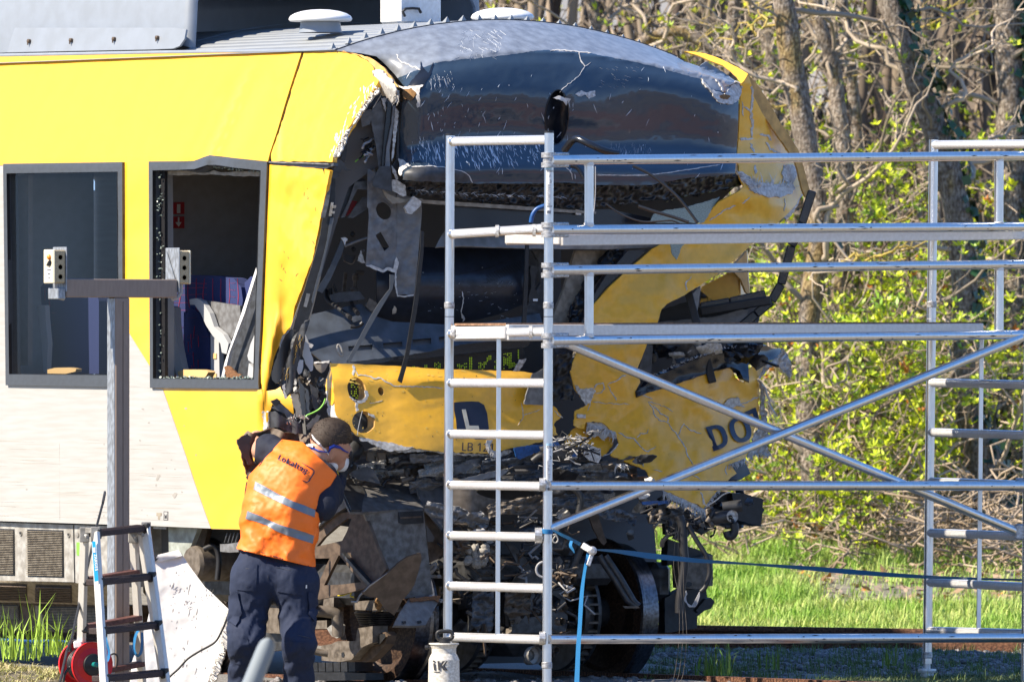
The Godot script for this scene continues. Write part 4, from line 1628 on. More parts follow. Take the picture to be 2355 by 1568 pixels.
func train_interior(t: Node3D) -> void:
	var mb := MB.new()
	# partition behind the broken window, with the emergency sign
	mb.box(Transform3D(Basis(), Vector3(-1.95,2.3,-0.2)), Vector3(0.04,2.3,2.3), 0.0)
	mb.box(Transform3D(Basis(), Vector3(-1.92,2.3,-0.62)), Vector3(0.03,2.2,0.06), 0.005)
	mb.box(Transform3D(Basis(), Vector3(-1.92,2.3,-0.42)), Vector3(0.02,2.2,0.02), 0.003)
	var w := part(t, "saloon_partition", mb, M.interior)
	var fx := func(u: float, v: float) -> Vector3: return on_x(u, v, -1.925)
	for s in [[1128,1328,1405], [1128,1422,1498]]:
		cut(w, "emergency_sign", "00", [s[0], s[1], s[0] + 74, s[1] - 2, s[0] + 74, s[2], s[0], s[2]], fx, M.red_sign, 30.0,0.004,0,8, [], 0.002)
	cut(w, "sign_mark", "00", [1152,1340,1174,1339,1174,1398,1152,1399], fx, M.pale_print, 30.0,0.001,0,8, [], 0.004)
	cut(w, "sign_mark", "00", [1158,1425,1168,1425,1168,1458,1182,1458,1163,1488,1142,1458,1158,1458], fx, M.pale_print, 30.0,0.001,0,8, [], 0.004)
	# pale inner post at the left of the opening
	mb = MB.new()
	sheet(mb, zp("D", [366,395,377,395,381,866,367,866]), func(u: float, v: float) -> Vector3: return on_z(u, v, 1.26), 40.0,0.05)
	part(t, "window_post", mb, M.seat_grey)
	# seats seen through the windows
	train_seat(t, Vector2(470,640), [385,640,398,634,440,632,500,634,535,640,552,660,556,690,552,720,490,728,440,716,392,718], 1.0)
	var seat_back := func(u: float, v: float) -> Vector3: return on_z(u, v, 0.99 + 0.02 * sin((u - 400.0) * 0.03))
	cut(t, "seat_back", "01", [1110,560,1220,600,1240,560,1300,600,1370,760,1375,1020,1150,1020,1120,800], seat_back, M.seat_cloth, 20.0,0.08)
	mb = MB.new()
	for i in 26:
		var a := z1("01", R(1130,1350), R(620,1000))
		var b := a + (Vector2(R(-3,3), R(14,40)) if i % 2 else Vector2(R(10,26), R(-3,3)))
		strip(mb, PackedVector2Array([a, b]), seat_back, 0.8,0.003)
	part(t, "seat_thread", mb, M.seat_line)
	cut(t, "seat_shell", "01", [1090,560,1115,553,1140,565,1145,680,1165,840,1190,960,1200,1010,1150,1015,1120,860,1100,700], func(u: float, v: float) -> Vector3: return on_z(u, v, 1.12), M.seat_grey, 14.0,0.04)
	cut(t, "seat_shell", "01", [1235,510,1280,502,1320,520,1370,600,1400,690,1460,740,1495,800,1480,870,1450,860,1440,800,1390,750,1345,680,1310,600,1270,545,1240,545], func(u: float, v: float) -> Vector3: return on_z(u, v, 1.12), M.seat_grey, 12.0,0.03)
	cut(t, "tray_lid", "01", [1310,512,1390,525,1570,552,1575,640,1510,780,1450,740,1400,680,1360,590], func(u: float, v: float) -> Vector3: return on_z(u, v, 1.08), M.grey_panel, 16.0,0.02)
	cut(t, "loose_panel", "01", [1676,300,1680,335,1600,600,1500,860,1462,1026,1446,1026,1470,920,1580,600,1650,380], func(u: float, v: float) -> Vector3: return on_z(u, v, 1.24), M.paper, 16.0,0.02)
	cut(t, "loose_panel", "01", [1680,340,1690,500,1690,1026,1470,1026,1500,870,1600,610], func(u: float, v: float) -> Vector3: return on_z(u, v, 1.18), M.grey_dark, 20.0,0.02)
	cut(t, "armrest", "01", [1160,985,1200,972,1300,972,1352,980,1360,990,1340,1024,1165,1020], func(u: float, v: float) -> Vector3: return on_z(u, v, 1.24), M.armrest, 14.0,0.05)
	cut(t, "seat_pillar", "01", [1376,740,1430,790,1435,1024,1378,1024], func(u: float, v: float) -> Vector3: return on_z(u, v, 1.06), M.seat_grey, 20.0,0.03)
	for y in [865,998]:
		cut(t, "pillar_plug", "01", [1393, y, 1418, y, 1418, y + 36,1393, y + 36], func(u: float, v: float) -> Vector3: return on_z(u, v, 1.06), M.armrest, 20.0,0.01,0,8, [], 0.005)
	cut(t, "torn_wood", "01", [1465,960,1495,948,1520,975,1560,1000,1586,1024,1480,1028], func(u: float, v: float) -> Vector3: return on_z(u, v, 1.28), M.wood_brown, 6.0,0.01,2.5,4.0)
	cut(t, "bent_seat_shell", "01", [1690,720,1675,720,1640,800,1618,880,1625,910,1690,960], func(u: float, v: float) -> Vector3: return on_z(u, v, 1.27 - 0.0006 * (u - 560.0)), M.seat_grey, 12.0,0.02)
	cut(t, "seat_leg", "01", [1628,930,1660,960,1655,1026,1618,1026], func(u: float, v: float) -> Vector3: return on_z(u, v, 1.25), M.seat_grey, 20.0,0.02)
	# behind the whole pane
	cut(t, "seat_back", "01", [255,430,290,385,360,370,520,370,600,400,640,520,640,1000,320,1000,270,700], func(u: float, v: float) -> Vector3: return on_z(u, v, 0.92), M.seat_cloth, 20.0,0.08)
	mb = MB.new()
	for i in 14:
		var a := z1("01", R(275,330), R(430,700))
		strip(mb, PackedVector2Array([a, a + (Vector2(R(-2,2), R(14,30)) if i % 2 else Vector2(R(8,16), R(-2,2)))]), func(u: float, v: float) -> Vector3: return on_z(u, v, 0.92), 0.8,0.003)
	part(t, "seat_thread", mb, M.seat_line)
	cut(t, "seat_shell", "01", [222,560,245,546,285,548,290,640,305,800,300,900,295,1000,275,990,262,800,245,640], func(u: float, v: float) -> Vector3: return on_z(u, v, 1.08), M.seat_grey, 14.0,0.03)
	cut(t, "armrest", "01", [300,972,350,960,440,958,490,968,485,985,420,1000,300,998], func(u: float, v: float) -> Vector3: return on_z(u, v, 1.2), M.armrest, 14.0,0.04)
	# curtain folds dim behind the pane
	cut(t, "window_post", "00", [60,1150,175,1148,172,2400,72,2400], func(u: float, v: float) -> Vector3: return on_z(u, v, 1.2), M.interior, 30.0,0.03)

func train_seat(t: Node3D, _c: Vector2, o: Array, _s: float) -> void:
	var f := func(u: float, v: float) -> Vector3: return on_z(u, v, 0.97 + 0.03 * cos((u - 470.0) * 0.016))
	cut(t, "seat_headrest", "D", o, f, M.seat_cloth, 16.0,0.09)
	var mb := MB.new()
	for i in 9:
		var x := 392.0 + i * 19.0
		strip(mb, PackedVector2Array([Vector2(x, 640), Vector2(x + R(-5,5), 680), Vector2(x + R(-4,6), 715)]), f, 1.1,0.003)
	for i in 5:
		var y := 648.0 + i * 16.0
		strip(mb, PackedVector2Array([Vector2(395, y), Vector2(460, y + R(-5,5)), Vector2(540, y + 3)]), f, 1.0,0.003)
	part(t, "seat_thread", mb, M.seat_line)
	cut(t, "seat_headrest", "01", [1600,400,1640,360,1690,355,1690,500,1600,520], func(u: float, v: float) -> Vector3: return on_z(u, v, 0.95), M.seat_cloth, 20.0,0.06)

func louvres(root: Node3D, x0: float, y0: float, x1: float, y1: float, k: int, f: Callable, slat: Material) -> void:
	var mb := MB.new()
	sheet(mb, zp("I", [x0, y0, x1, y0 + 8, x1 + 6, y1 + 6, x0 + 6, y1 - 6]), f, 20.0,0.004, [], 0.002)
	var g := part(root, "grille", mb, M.rubber)
	for i in k:
		var y := lerpf(y0 + 6, y1 - 14, (i + 0.5) / k)
		mb = MB.new()
		sheet(mb, zp("I", [x0 + 2, y, x1, y + 8, x1, y + 13, x0 + 2, y + 5]), f, 20.0,0.012, [], 0.012)
		part(g, "slat", mb, slat)

func train_under_side(t: Node3D) -> void:
	# equipment boxes under the side with louvred doors
	var f := func(u: float, v: float) -> Vector3: return on_z(u, v, 1.34)
	var mb := MB.new()
	var o: MeshInstance3D
	o = cut(t, "equipment_box", "I", [-1200,170,-300,192,0,203,612,224,622,716,0,702,-300,690,-1200,660], f, M.louvre, 30.0,0.5)
	louvres(o, 220,262,532,672,26, f, M.louvre_tan)
	louvres(o, -220,252,110,655,26, f, M.louvre_tan)
	for c in [Vector2(165,297), Vector2(578,310)]:
		mb = MB.new()
		var q := z1("I", c.x, c.y)
		sheet(mb, ring2(q, 3.2,5.6,0.0,14), f, 10.0,0.006, [], 0.006)
		part(o, "latch", mb, M.steel_light)
		mb = MB.new()
		sheet(mb, ring2(q + Vector2(0.5,-1.2), 1.5,2.6,0.0,10), f, 10.0,0.004, [], 0.009)
		part(o, "latch_slot", mb, M.rubber)
	o = cut(t, "equipment_box", "I", [624,224,1000,236,1010,760,905,740,634,722], f, M.louvre, 30.0,0.4)
	mb = MB.new()
	sheet(mb, ring2(z1("I", 655,310), 3.2,5.6,0.0,14), f, 10.0,0.006, [], 0.006)
	part(o, "latch", mb, M.steel_light)
	cut(o, "inspection_tag", "I", [646,374,677,375,678,486,648,485], f, M.wire_green, 20.0,0.002,0,8, [], 0.003)
	cut(t, "box_gap", "I", [612,224,624,224,634,722,622,716], func(u: float, v: float) -> Vector3: return on_z(u, v, 1.30), M.rubber, 20.0,0.02)
	cut(t, "skirt_gap", "I", [-1200,150,0,185,905,214,905,236,0,205,-1200,172], func(u: float, v: float) -> Vector3: return on_z(u, v, 1.29), M.rubber, 30.0,0.02)
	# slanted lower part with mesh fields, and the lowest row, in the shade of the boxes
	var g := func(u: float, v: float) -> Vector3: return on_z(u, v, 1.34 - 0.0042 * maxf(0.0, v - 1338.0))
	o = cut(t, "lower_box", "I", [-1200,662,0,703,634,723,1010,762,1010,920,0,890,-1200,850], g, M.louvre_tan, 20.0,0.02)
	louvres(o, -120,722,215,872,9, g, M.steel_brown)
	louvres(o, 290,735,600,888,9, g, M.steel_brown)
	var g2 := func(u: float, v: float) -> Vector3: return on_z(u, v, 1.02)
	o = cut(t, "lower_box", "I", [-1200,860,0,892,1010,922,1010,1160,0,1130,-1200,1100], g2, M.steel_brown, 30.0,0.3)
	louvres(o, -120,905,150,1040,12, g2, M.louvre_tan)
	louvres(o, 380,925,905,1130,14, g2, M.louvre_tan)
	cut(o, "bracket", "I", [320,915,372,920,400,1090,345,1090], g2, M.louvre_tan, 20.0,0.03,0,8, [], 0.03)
	# dark sheet painting the shade of the bay, pale grey green plate and bracket right of the post
	cut(t, "bay_shade", "I", [905,225,1440,236,1440,480,905,700], func(u: float, v: float) -> Vector3: return on_z(u, v, 1.05), M.interior_shade, 30.0,0.02)
	cut(t, "label_plate", "I", [1300,232,1415,236,1412,262,1302,256], f, M.steel_light, 30.0,0.004)
	cut(t, "equipment_plate", "I", [1432,236,1690,245,1590,500,1540,620,1440,600], func(u: float, v: float) -> Vector3: return on_z(u, v, 1.28), M.green_grey, 20.0,0.03)
	cut(t, "equipment_plate", "I", [1690,246,1775,250,1690,620,1640,700,1560,600], func(u: float, v: float) -> Vector3: return on_z(u, v, 1.1 ), M.steel_brown, 20.0,0.03)
	cut(t, "bay_shade", "I", [1440,255,2300,268,2300,1100,1440,1000], func(u: float, v: float) -> Vector3: return on_z(u, v, 0.7), M.interior_shade, 40.0,0.02)  # second dark sheet, the shade under the floor is in its colour
	cut(t, "step_bracket", "02", [1438,665,1500,662,1560,652,1560,716,1500,720,1440,714], func(u: float, v: float) -> Vector3: return on_z(u, v, 1.36), M.grey_panel, 14.0,0.05)
	for k in 4:
		mb = MB.new()
		var a := z1("02", 1470 + k * 24,655)
		var b := z1("02", 1490 + k * 24,590)
		mb.bar(on_z(a.x, a.y, 1.33), on_z(b.x, b.y, 1.33), 0.01,0.008)
		part(t, "step_tread", mb, M.steel_dark)
	mb = MB.new()
	var ac := z1("02", 1545,790)
	mb.lathe(Transform3D(Basis(Vector3.RIGHT, PI / 2), on_z(ac.x, ac.y, 1.0)), [Vector2(0.0,0.3), Vector2(0.09,0.3), Vector2(0.10,0.28), Vector2(0.10,0.0)], 20)
	part(t, "air_reservoir", mb, M.steel_dusty)
	for k in 5:
		scrap(t, R(490,530), R(1370,1420), 65.6, R(7,14), M.steel_dusty, 0.7,0.0, "bogie_fitting")
	pipe(t, "brake_hose", "02", [1330,700,1400,680,1430,760,1420,900], 65.9,0.016, M.cable)

func cab_front(t: Node3D) -> void:
	# the hood: roof front and glossy windscreen header, caved in and torn
	var o := PackedVector2Array()
	for i in 43:
		o.append(Vector2(769.0 + i * 20.0, seam_v(769.0 + i * 20.0) - 0.5))
	o.append_array(zp("D", [1625,140,1645,152,1670,168,1692,184,1703,197,1699,240,1698,300,1695,350,1692,398]))
	o.append_array(ragged(zp("D", [1690,399,1640,404,1588,408,1540,416,1489,425,1420,425,1367,424,1301,419,1231,421,1160,421,1087,421,1021,418,960,416,926,412]), 9.0,0.9, false))
	o.append_array(zp("D", [922,385,915,366,916,340,918,315,920,280,923,238,930,226,940,214,932,203,927,196,905,168,884,146,864,128,830,121]))
	var lamp := ring2(Vector2(1280,268), 26,62,0.06,30,0.015)
	lamp.reverse()
	# the crease splits it: weathered roof part above with sun glare in its grey, glossy header below
	var crease := ragged(zp("D", [868,190,900,183,928,172,960,158,1000,143,1060,135,1120,130,1200,120,1230,115,1256,113,1290,117,1330,118,1360,121,1400,129,1470,143,1530,158,1580,172,1612,180,1640,205,1720,215]), 5.0,1.0, false)
	var above := crease.duplicate()
	above.append_array(PackedVector2Array([Vector2(1760,0), Vector2(700,0), Vector2(700,160)]))
	var up: Array = Geometry2D.intersect_polygons(o, above)
	var low: Array = Geometry2D.clip_polygons(o, above)
	var mb := MB.new()
	for q in low:
		sheet(mb, q, f_hood, 9.0,0.006, [lamp])
	var hood := part(t, "roof_hood", mb, M.gelcoat, "dark glossy roof hood, caved in and scratched, over the missing windscreen")
	mb = MB.new()
	for q in up:
		sheet(mb, q, f_hood, 7.0,0.006)
	part(hood, "hood_roof", mb, M.hood_roof, "weathered roof part of the hood with sun glare put in its grey")
	# the lamp hole: rim and hollow behind
	mb = MB.new()
	var rim := ring2(Vector2(1280,268), 28,64,0.06,30)
	sheet(mb, rim, f_hood, 9.0,0.01, [lamp], 0.004)
	part(hood, "lamp_rim", mb, M.rubber)
	mb = MB.new()
	sheet(mb, ring2(Vector2(1280,268), 30,66,0.06,26), func(u: float, v: float) -> Vector3: return on_x(u, v, hood_x(u, v) - 0.06 - 0.05 * (1.0 - pow((u - 1280.0) / 30.0,2.0))), 9.0,0.004)
	part(hood, "lamp_bowl", mb, M.navy_plastic)
	cut(hood, "torn_edge", "10", [1615,640,1650,625,1690,640,1730,645,1700,690,1680,660,1650,650], f_hood, M.fibre, 5.0,0.004,1.0,4.0, [], 0.004)
	cut(hood, "torn_edge", "10", [1760,615,1800,590,1835,605,1890,590,1895,625,1850,645,1830,620,1790,630], f_hood, M.fibre_dim, 5.0,0.004,1.0,4.0, [], 0.003)
	# torn notch and cracks
	cut(hood, "torn_gap", "10", [745,400,760,440,790,480,826,405,815,480,780,530,760,570,700,575,660,560,700,510,740,460], f_hood, M.black_gloss, 6.0,0.003,1.2,5.0, [], 0.003)
	cut(hood, "torn_foam", "10", [640,580,690,575,715,610,700,640,680,655,640,650,630,620], f_hood, M.foam_brown, 5.0,0.02,1.2,4.0, [], 0.012)
	cut(hood, "torn_edge", "10", [600,560,640,575,700,570,760,560,735,590,740,690,720,700,715,610,690,580,640,590], f_hood, M.fibre, 5.0,0.006,1.5,4.0, [], 0.014)
	mb = MB.new()
	strip(mb, zp("10", [580,350,610,400,650,415,720,445,745,455]), f_hood, 2.4,0.002,2.0,5.0)
	strip(mb, zp("10", [1785,335,1795,385,1825,430,1865,405]), f_hood, 1.8,0.002,1.2,5.0)
	strip(mb, zp("10", [1825,430,1780,500,1690,570,1660,605]), f_hood, 1.5,0.002,1.6,6.0)
	strip(mb, zp("10", [1600,330,1650,322,1720,330,1800,338,1868,342]), f_hood, 2.0,0.002,1.2,5.0)
	strip(mb, zp("10", [680,1095,800,1088,920,1100,1010,1120,1060,1150,1085,1200]), f_hood, 2.2,0.002,1.0,6.0)
	strip(mb, zp("E", [50,157,250,165,450,160,600,145,800,115,1010,82]), f_hood, 2.0,0.002,0.6,9.0)
	strip(mb, zp("10", [1900,1150,2050,1148,2230,1152]), f_hood, 1.6,0.002,0.5,9.0)
	strip(mb, zp("10", [1690,1080,1740,1140,1745,1180]), f_hood, 1.8,0.002,1.0,5.0)
	part(hood, "crack_edge", mb, M.fibre)
	cut(hood, "torn_fibres", "10", [600,1040,640,1060,680,1090,640,1110,615,1150,600,1130,608,1090], f_hood, M.fibre, 5.0,0.006,2.0,4.0, [], 0.006)
	cut(hood, "lower_lip", "10", [690,1098,800,1092,920,1104,1010,1124,1058,1152,1080,1200,900,1192,625,1178,640,1130], f_hood, M.grey_dark, 9.0,0.004,0.5,8.0, [], 0.003)
	# white torn corner at the right
	cut(hood, "torn_fibres", "20", [232,512,262,545,300,590,345,600,380,625,430,560,470,545,500,575,480,650,440,684,400,676,355,670,320,640,290,590,260,560], f_hood, M.fibre_dim, 6.0,0.01,2.0,5.0, [], 0.008)
	cut(hood, "torn_gap", "20", [350,628,385,618,420,632,400,652,360,645], f_hood, M.foam_brown, 6.0,0.004,1.2,4.0, [], 0.012)
	mb = MB.new()
	strip(mb, zp("20", [330,520,365,560,380,600]), f_hood, 3.0,0.006,1.5,5.0)
	strip(mb, zp("20", [400,560,440,545,480,550,500,580]), f_hood, 3.0,0.014,1.5,5.0)
	part(hood, "crack_edge", mb, M.fibre)
	# scratches in the gelcoat: rows of short scrapes and scattered nicks
	mb = MB.new()
	for i in 260:
		var c := Vector2(R(940,1240), R(322,372))
		if c.y > 350.0 and R(0,1) < 0.35:
			continue
		if absf(c.x - 960.0) < 25.0:
			c.y += R(-15,10)
		var b := (c.x - 950.0) / 290.0
		var l := R(5,22) * (1.0 if c.x < 1180.0 else 0.6)
		var d := Vector2(R(-0.15,0.25) + 0.25 * b, 1.0).normalized()
		strip(mb, PackedVector2Array([c, c + d * l * 0.5, c + d * l + Vector2(R(0.5,3.0), 0)]), f_hood, R(0.5,1.5) if i % 4 else R(1.8,4.0), 0.0012)
	for i in 60:
		var c := Vector2(R(1400,1500), R(328,352))
		strip(mb, PackedVector2Array([c, c + Vector2(R(-2,2), R(4,12))]), f_hood, R(0.5,1.2), 0.0012)
	for i in 120:
		var c := Vector2(R(930,1690), R(150,400))
		if c.x > 1330.0 and R(0,1) < 0.5:
			c = Vector2(R(980,1130), R(170,300))
		var l := R(1.5,12) if R(0,1) < 0.7 else R(10,24)
		var d := Vector2(R(-0.9,0.4), 1.0).normalized()
		strip(mb, PackedVector2Array([c, c + d * l * 0.5 + Vector2(R(-1,1), 0), c + d * l]), f_hood, R(0.5,1.6), 0.0012)
	for i in 90:
		var a := Vector2(R(1055,1150), R(66,130))
		strip(mb, PackedVector2Array([a, a + Vector2(R(-16,16), R(2,10))]), f_hood, R(0.5,1.3), 0.0012)
	for i in 24:
		var a := Vector2(R(985,1045), R(160,200))
		strip(mb, PackedVector2Array([a, a + Vector2(R(3,7), R(8,22))]), f_hood, R(0.5,1.2), 0.0012)
	for i in 26:
		var a := Vector2(R(1375,1470), R(150,200))
		strip(mb, PackedVector2Array([a, a + Vector2(R(4,9), R(1,5))]), f_hood, R(0.5,1.2), 0.0012)
	tag(part(hood, "paint_scratches", mb, M.scratch), "", "", "", "stuff")
	# black ragged bonding edge under the hood, trim, dark box, bent grey lining
	cut(t, "bonding_edge", "D", [922,411,1021,417,1087,420,1231,419,1367,422,1489,423,1588,406,1692,396,1712,425,1680,432,1654,437,1600,446,1564,455,1500,462,1459,467,1369,475,1343,481,1249,473,1126,464,1030,456,948,447,930,430], func(u: float, v: float) -> Vector3: return f_nose(u, v, 0.02 - 0.0012 * (v - 410.0) + 0.02 * nz.get_noise_2d(u * 0.05, v * 0.08)), M.tar, 6.0,0.02,1.6,7.0)
	fray(t, "D", [950,436,1100,446,1300,452], at_nose(0.01), Vector2(1,0.15), 12,130, M.scratch, 0.5,0.9, "glue_strands")
	cut(t, "trim_strip", "D", [905,455,960,458,1046,463,1266,478,1371,486,1371,491,1266,486,1046,472,960,466,905,463], at_nose(-0.03), M.beige, 12.0,0.015,0.5,9.0)
	cut(t, "blind_box", "D", [1030,472,1140,477,1300,484,1400,480,1495,500,1520,514,1520,530,1030,528], at_nose(-0.10), M.black_gloss, 16.0,0.03)
	cut(t, "clip", "10", [1758,1374,1796,1376,1794,1410,1760,1408], at_nose(-0.09), M.paper, 9.0,0.006,0.4,5.0, [], 0.01)
	cut(t, "bent_lining", "D", [1000,568,1008,552,1022,530,1034,512,1200,520,1400,520,1560,518,1548,562,1530,563,1500,569,1400,573,1252,572,1130,568,1060,565], func(u: float, v: float) -> Vector3: return f_nose(u, v, -0.14 + 0.05 * sin((v - 510.0) * 0.045 + u * 0.004)), M.grey_cloth, 10.0,0.006,0.6,12.0)
	cut(t, "pillar_lining", "11", [1765,188,1985,188,1900,300,1820,400,1760,500,1728,580,1720,672,1605,672,1640,560,1690,440,1730,300], at_nose(-0.22), M.beige, 12.0,0.02,0.5,9.0)
	cut(t, "pillar_seal", "11", [1985,188,2110,188,1960,330,1880,430,1840,560,1822,672,1722,672,1735,580,1830,400,1900,300], func(u: float, v: float) -> Vector3: return f_nose(u, v, -0.16 + 0.02 * nz.get_noise_2d(u * 0.06, v * 0.06)), M.tar, 8.0,0.02,1.0,7.0)
	cut(t, "pillar_seal", "11", [2110,188,2240,180,2100,300,1950,440,1886,530,1870,600,1840,672,1800,672,1850,540,1960,360], at_nose(-0.05), M.black_gloss, 10.0,0.03,0.5,9.0)
	cut(t, "cover_plate", "11", [1620,680,1850,640,1760,800,1700,1050,1620,1000], at_nose(-0.12), M.grey_dark, 12.0,0.02,1.0,8.0)
	# dark sheet behind the gap at the cab's far side, shade in its colour
	cut(t, "far_side_shade", "D", [1290,415,1480,415,1690,396,1700,420,1640,480,1600,515,1540,560,1470,620,1400,700,1290,720], at_depth(66.6), M.interior_shade, 30.0,0.03)
	# laminated glass remains, greenish white
	cut(t, "windscreen_shard", "D", [1495,511,1503,492,1530,482,1570,478,1612,466,1656,452,1636,482,1619,511,1560,513], at_nose(0.02), M.shard, 8.0,0.006,1.0,6.0, [], 0.004)
	cut(t, "windscreen_shard", "E", [615,660,755,664,705,720,690,770,672,812,640,770], at_nose(0.06), M.shard, 8.0,0.006,1.0,5.0, [], 0.006)
	# wiper arms and a loose cable across the opening
	pipe(t, "wiper_arm", "E", [340,90,480,160,620,270,720,370,840,530], 64.55,0.008, M.black)
	pipe(t, "wiper_arm", "10", [1690,985,1760,910,1850,940,1950,985,2040,1005], [64.62,64.55,64.5,64.5,64.55], [0.02,0.022,0.018,0.014,0.006,0.006][0], M.black_gloss)
	pipe(t, "wiper_arm", "E", [380,400,500,440,640,480,770,525], 64.6,0.009, M.black)
	pipe(t, "loose_cable", "E", [130,380,200,430,290,480,420,520,560,515,640,512,700,535], 64.6,0.005, M.cable)
	pipe(t, "loose_cable", "10", [1560,1350,1510,1370,1480,1410,1470,1460], 64.7,0.012, M.blue_foil)
	pipe(t, "loose_cable", "10", [1895,1090,1895,1250,1890,1340,1885,1390], 64.3,0.003, M.wire_grey)
	pipe(t, "wiper_arm", "10", [1730,1085,1770,1095,1800,1130,1820,1170], 64.55,0.012, M.black_gloss)
	# front bumper with lamp holes, logo and number
	var h1 := ring2(Vector2(819,897), 21,30,-0.25,22,0.03)
	var h2 := ring2(Vector2(835,971), 27,25,0.4,22,0.03)
	var h3 := ring2(Vector2(874.5,900), 6.5,10,-0.3,16)
	for h in [h1, h2, h3]:
		h.reverse()
	o = zp("D", [757,834])
	o.append_array(ragged(zp("D", [759,835,811,837,860,839,916,842,1021,849,1109,851,1196,854,1224,858,1236,870]), 9.0,0.7, false))
	o.append_array(ragged(zp("D", [1238,874,1230,900,1252,930,1275,935,1292,958,1280,968,1273,977,1282,1000,1240,1018,1175,1031,1126,1044,1056,1041,1000,1038,951,1031,902,1024,860,1014,835,1006,822,1004,800,985,780,968,770,953,768,921,763,871]), 7.0,1.6, false))
	mb = MB.new()
	sheet(mb, o, f_bumper, 9.0,0.007, [h1, h2, h3])
	var bp := part(t, "front_bumper", mb, M.yellow_worn, "shaded yellow front bumper shell with two round lamp holes")
	# thickness of the holes seen at their right edge, and worn paint
	mb = MB.new()
	for h in [h1, h2, h3]:
		var hh := PackedVector2Array(h)
		for i in hh.size():
			var a: Vector3 = f_bumper(hh[i].x, hh[i].y)
			var b: Vector3 = f_bumper(hh[(i + 1) % hh.size()].x, hh[(i + 1) % hh.size()].y)
			var q := Vector3(-0.07,0,0)
			mb.quad(a, b, b + q, a + q, toward)
	part(bp, "lamp_collar", mb, M.yellow_inner)
	cut(bp, "torn_fibres", "K", [1645,960,1690,980,1695,1040,1650,1120,1600,1140,1560,1135,1530,1100,1480,1100,1430,1040,1450,1040,1500,1090,1560,1100,1610,1090,1655,1040], f_bumper, M.fibre_dim, 5.0,0.006,1.6,4.0, [], 0.004)
	cut(bp, "torn_fibres", "K", [1500,1110,1560,1140,1550,1190,1565,1230,1530,1250,1515,1190,1525,1150], f_bumper, M.fibre_dim, 5.0,0.006,1.2,4.0, [], 0.004)
	cut(bp, "torn_fibres", "K", [1690,1270,1770,1290,1790,1340,1740,1320,1700,1300], f_bumper, M.fibre_dim, 5.0,0.006,1.2,4.0, [], 0.004)
	mb = MB.new()
	strip(mb, zp("11", [310,975,330,1010,380,1010,430,1030,480,1030,560,1078,640,1082,700,1082,800,1088,890,1095]), f_bumper, 2.6,0.002,1.6,6.0)
	strip(mb, zp("K", [1490,610,1500,680,1490,760]), f_bumper, 5.0,0.002,1.4,4.0)
	strip(mb, zp("K", [1700,1130,1780,1130,1850,1110,1890,1090]), f_bumper, 1.4,0.002,1.2,4.0)
	strip(mb, zp("11", [1385,1340,1420,1275,1410,1220,1405,1190]), f_bumper, 1.6,0.002,1.6,5.0)
	strip(mb, zp("11", [1420,1275,1490,1250,1530,1235]), f_bumper, 1.6,0.002,1.4,5.0)
	strip(mb, zp("11", [1620,1240,1660,1280,1680,1290]), f_bumper, 2.0,0.002,1.4,5.0)
	part(bp, "crack_edge", mb, M.fibre_dim)
	mb = MB.new()
	for i in 130:
		var c := Vector2(R(780,1210), R(848,1015))
		sheet(mb, ring2(c, R(0.5,2.2), R(0.6,3.4), R(-0.5,0.5), 6,0.5), f_bumper, 30.0,0.0, [], 0.0012)
	for i in 30:
		var c := Vector2(R(800,1180), R(850,885))
		sheet(mb, ring2(c, R(2,8), R(0.8,2.4), R(-0.3,0.3), 8,0.4), f_bumper, 30.0,0.0, [], 0.0012)
	tag(part(bp, "paint_chip", mb, M.yellow_chip), "", "", "", "stuff")
	mb = MB.new()
	for i in 40:
		var c := Vector2(R(790,1210), R(850,1020))
		sheet(mb, ring2(c, R(0.5,1.6), R(0.6,2.2), R(-0.5,0.5), 6,0.5), f_bumper, 30.0,0.0, [], 0.0014)
	tag(part(bp, "dirt_spot", mb, M.steel_brown), "", "", "", "stuff")
	cut(bp, "bumper_return", "K", [1168,590,1190,600,1208,700,1214,800,1232,920,1240,1030,1225,1100,1205,1160,1160,1160,1130,1050,1108,900,1128,770,1165,690], func(u: float, v: float) -> Vector3: return at(u, v, away(f_bumper(770, v)) + (769.0 - u) * 0.006), M.yellow, 5.0,0.006,1.0,5.0)
	cut(bp, "torn_fibres", "K", [1130,960,1170,960,1200,1080,1245,1110,1250,1240,1275,1330,1310,1390,1250,1360,1180,1310,1140,1250,1155,1180,1135,1080], func(u: float, v: float) -> Vector3: return at(u, v, away(f_bumper(772, v)) + (775.0 - u) * 0.005), M.fibre, 5.0,0.008,1.6,4.0, [], 0.006)
	# bottom edge of the bumper: torn laminate
	cut(bp, "torn_fibres", "11", [340,1415,440,1440,560,1455,640,1480,700,1485,640,1500,540,1512,480,1490,400,1450,345,1440], f_bumper, M.fibre_dim, 6.0,0.01,1.5,5.0, [], 0.004)
	cut(bp, "torn_fibres", "11", [560,1478,700,1490,1000,1520,1200,1530,1340,1500,1370,1510,1330,1535,1200,1545,1120,1540,990,1535,800,1510,620,1520], func(u: float, v: float) -> Vector3: return f_bumper(u, v) - Vector3(0.03,0,0), M.fibre_dim, 7.0,0.01,1.8,5.0)
	fray(bp, "11", [1180,1440,1195,1500,1260,1530], f_bumper, Vector2(-0.2,1), 12,26, M.fibre, 0.6,2.0)
	cut(bp, "torn_fibres", "11", [1175,1438,1215,1435,1200,1465,1208,1500,1260,1515,1280,1545,1220,1552,1185,1520,1165,1470], f_bumper, M.fibre_dim, 5.0,0.006,1.5,4.0, [], 0.003)
	# logo and running number
	cut(bp, "logo", "11", [962,1188,1010,1184,1080,1182,1125,1184,1160,1205,1180,1260,1192,1365,1180,1372,980,1368,975,1300,963,1240], f_bumper, M.navy_print, 10.0,0.001,0,8, [], 0.002)
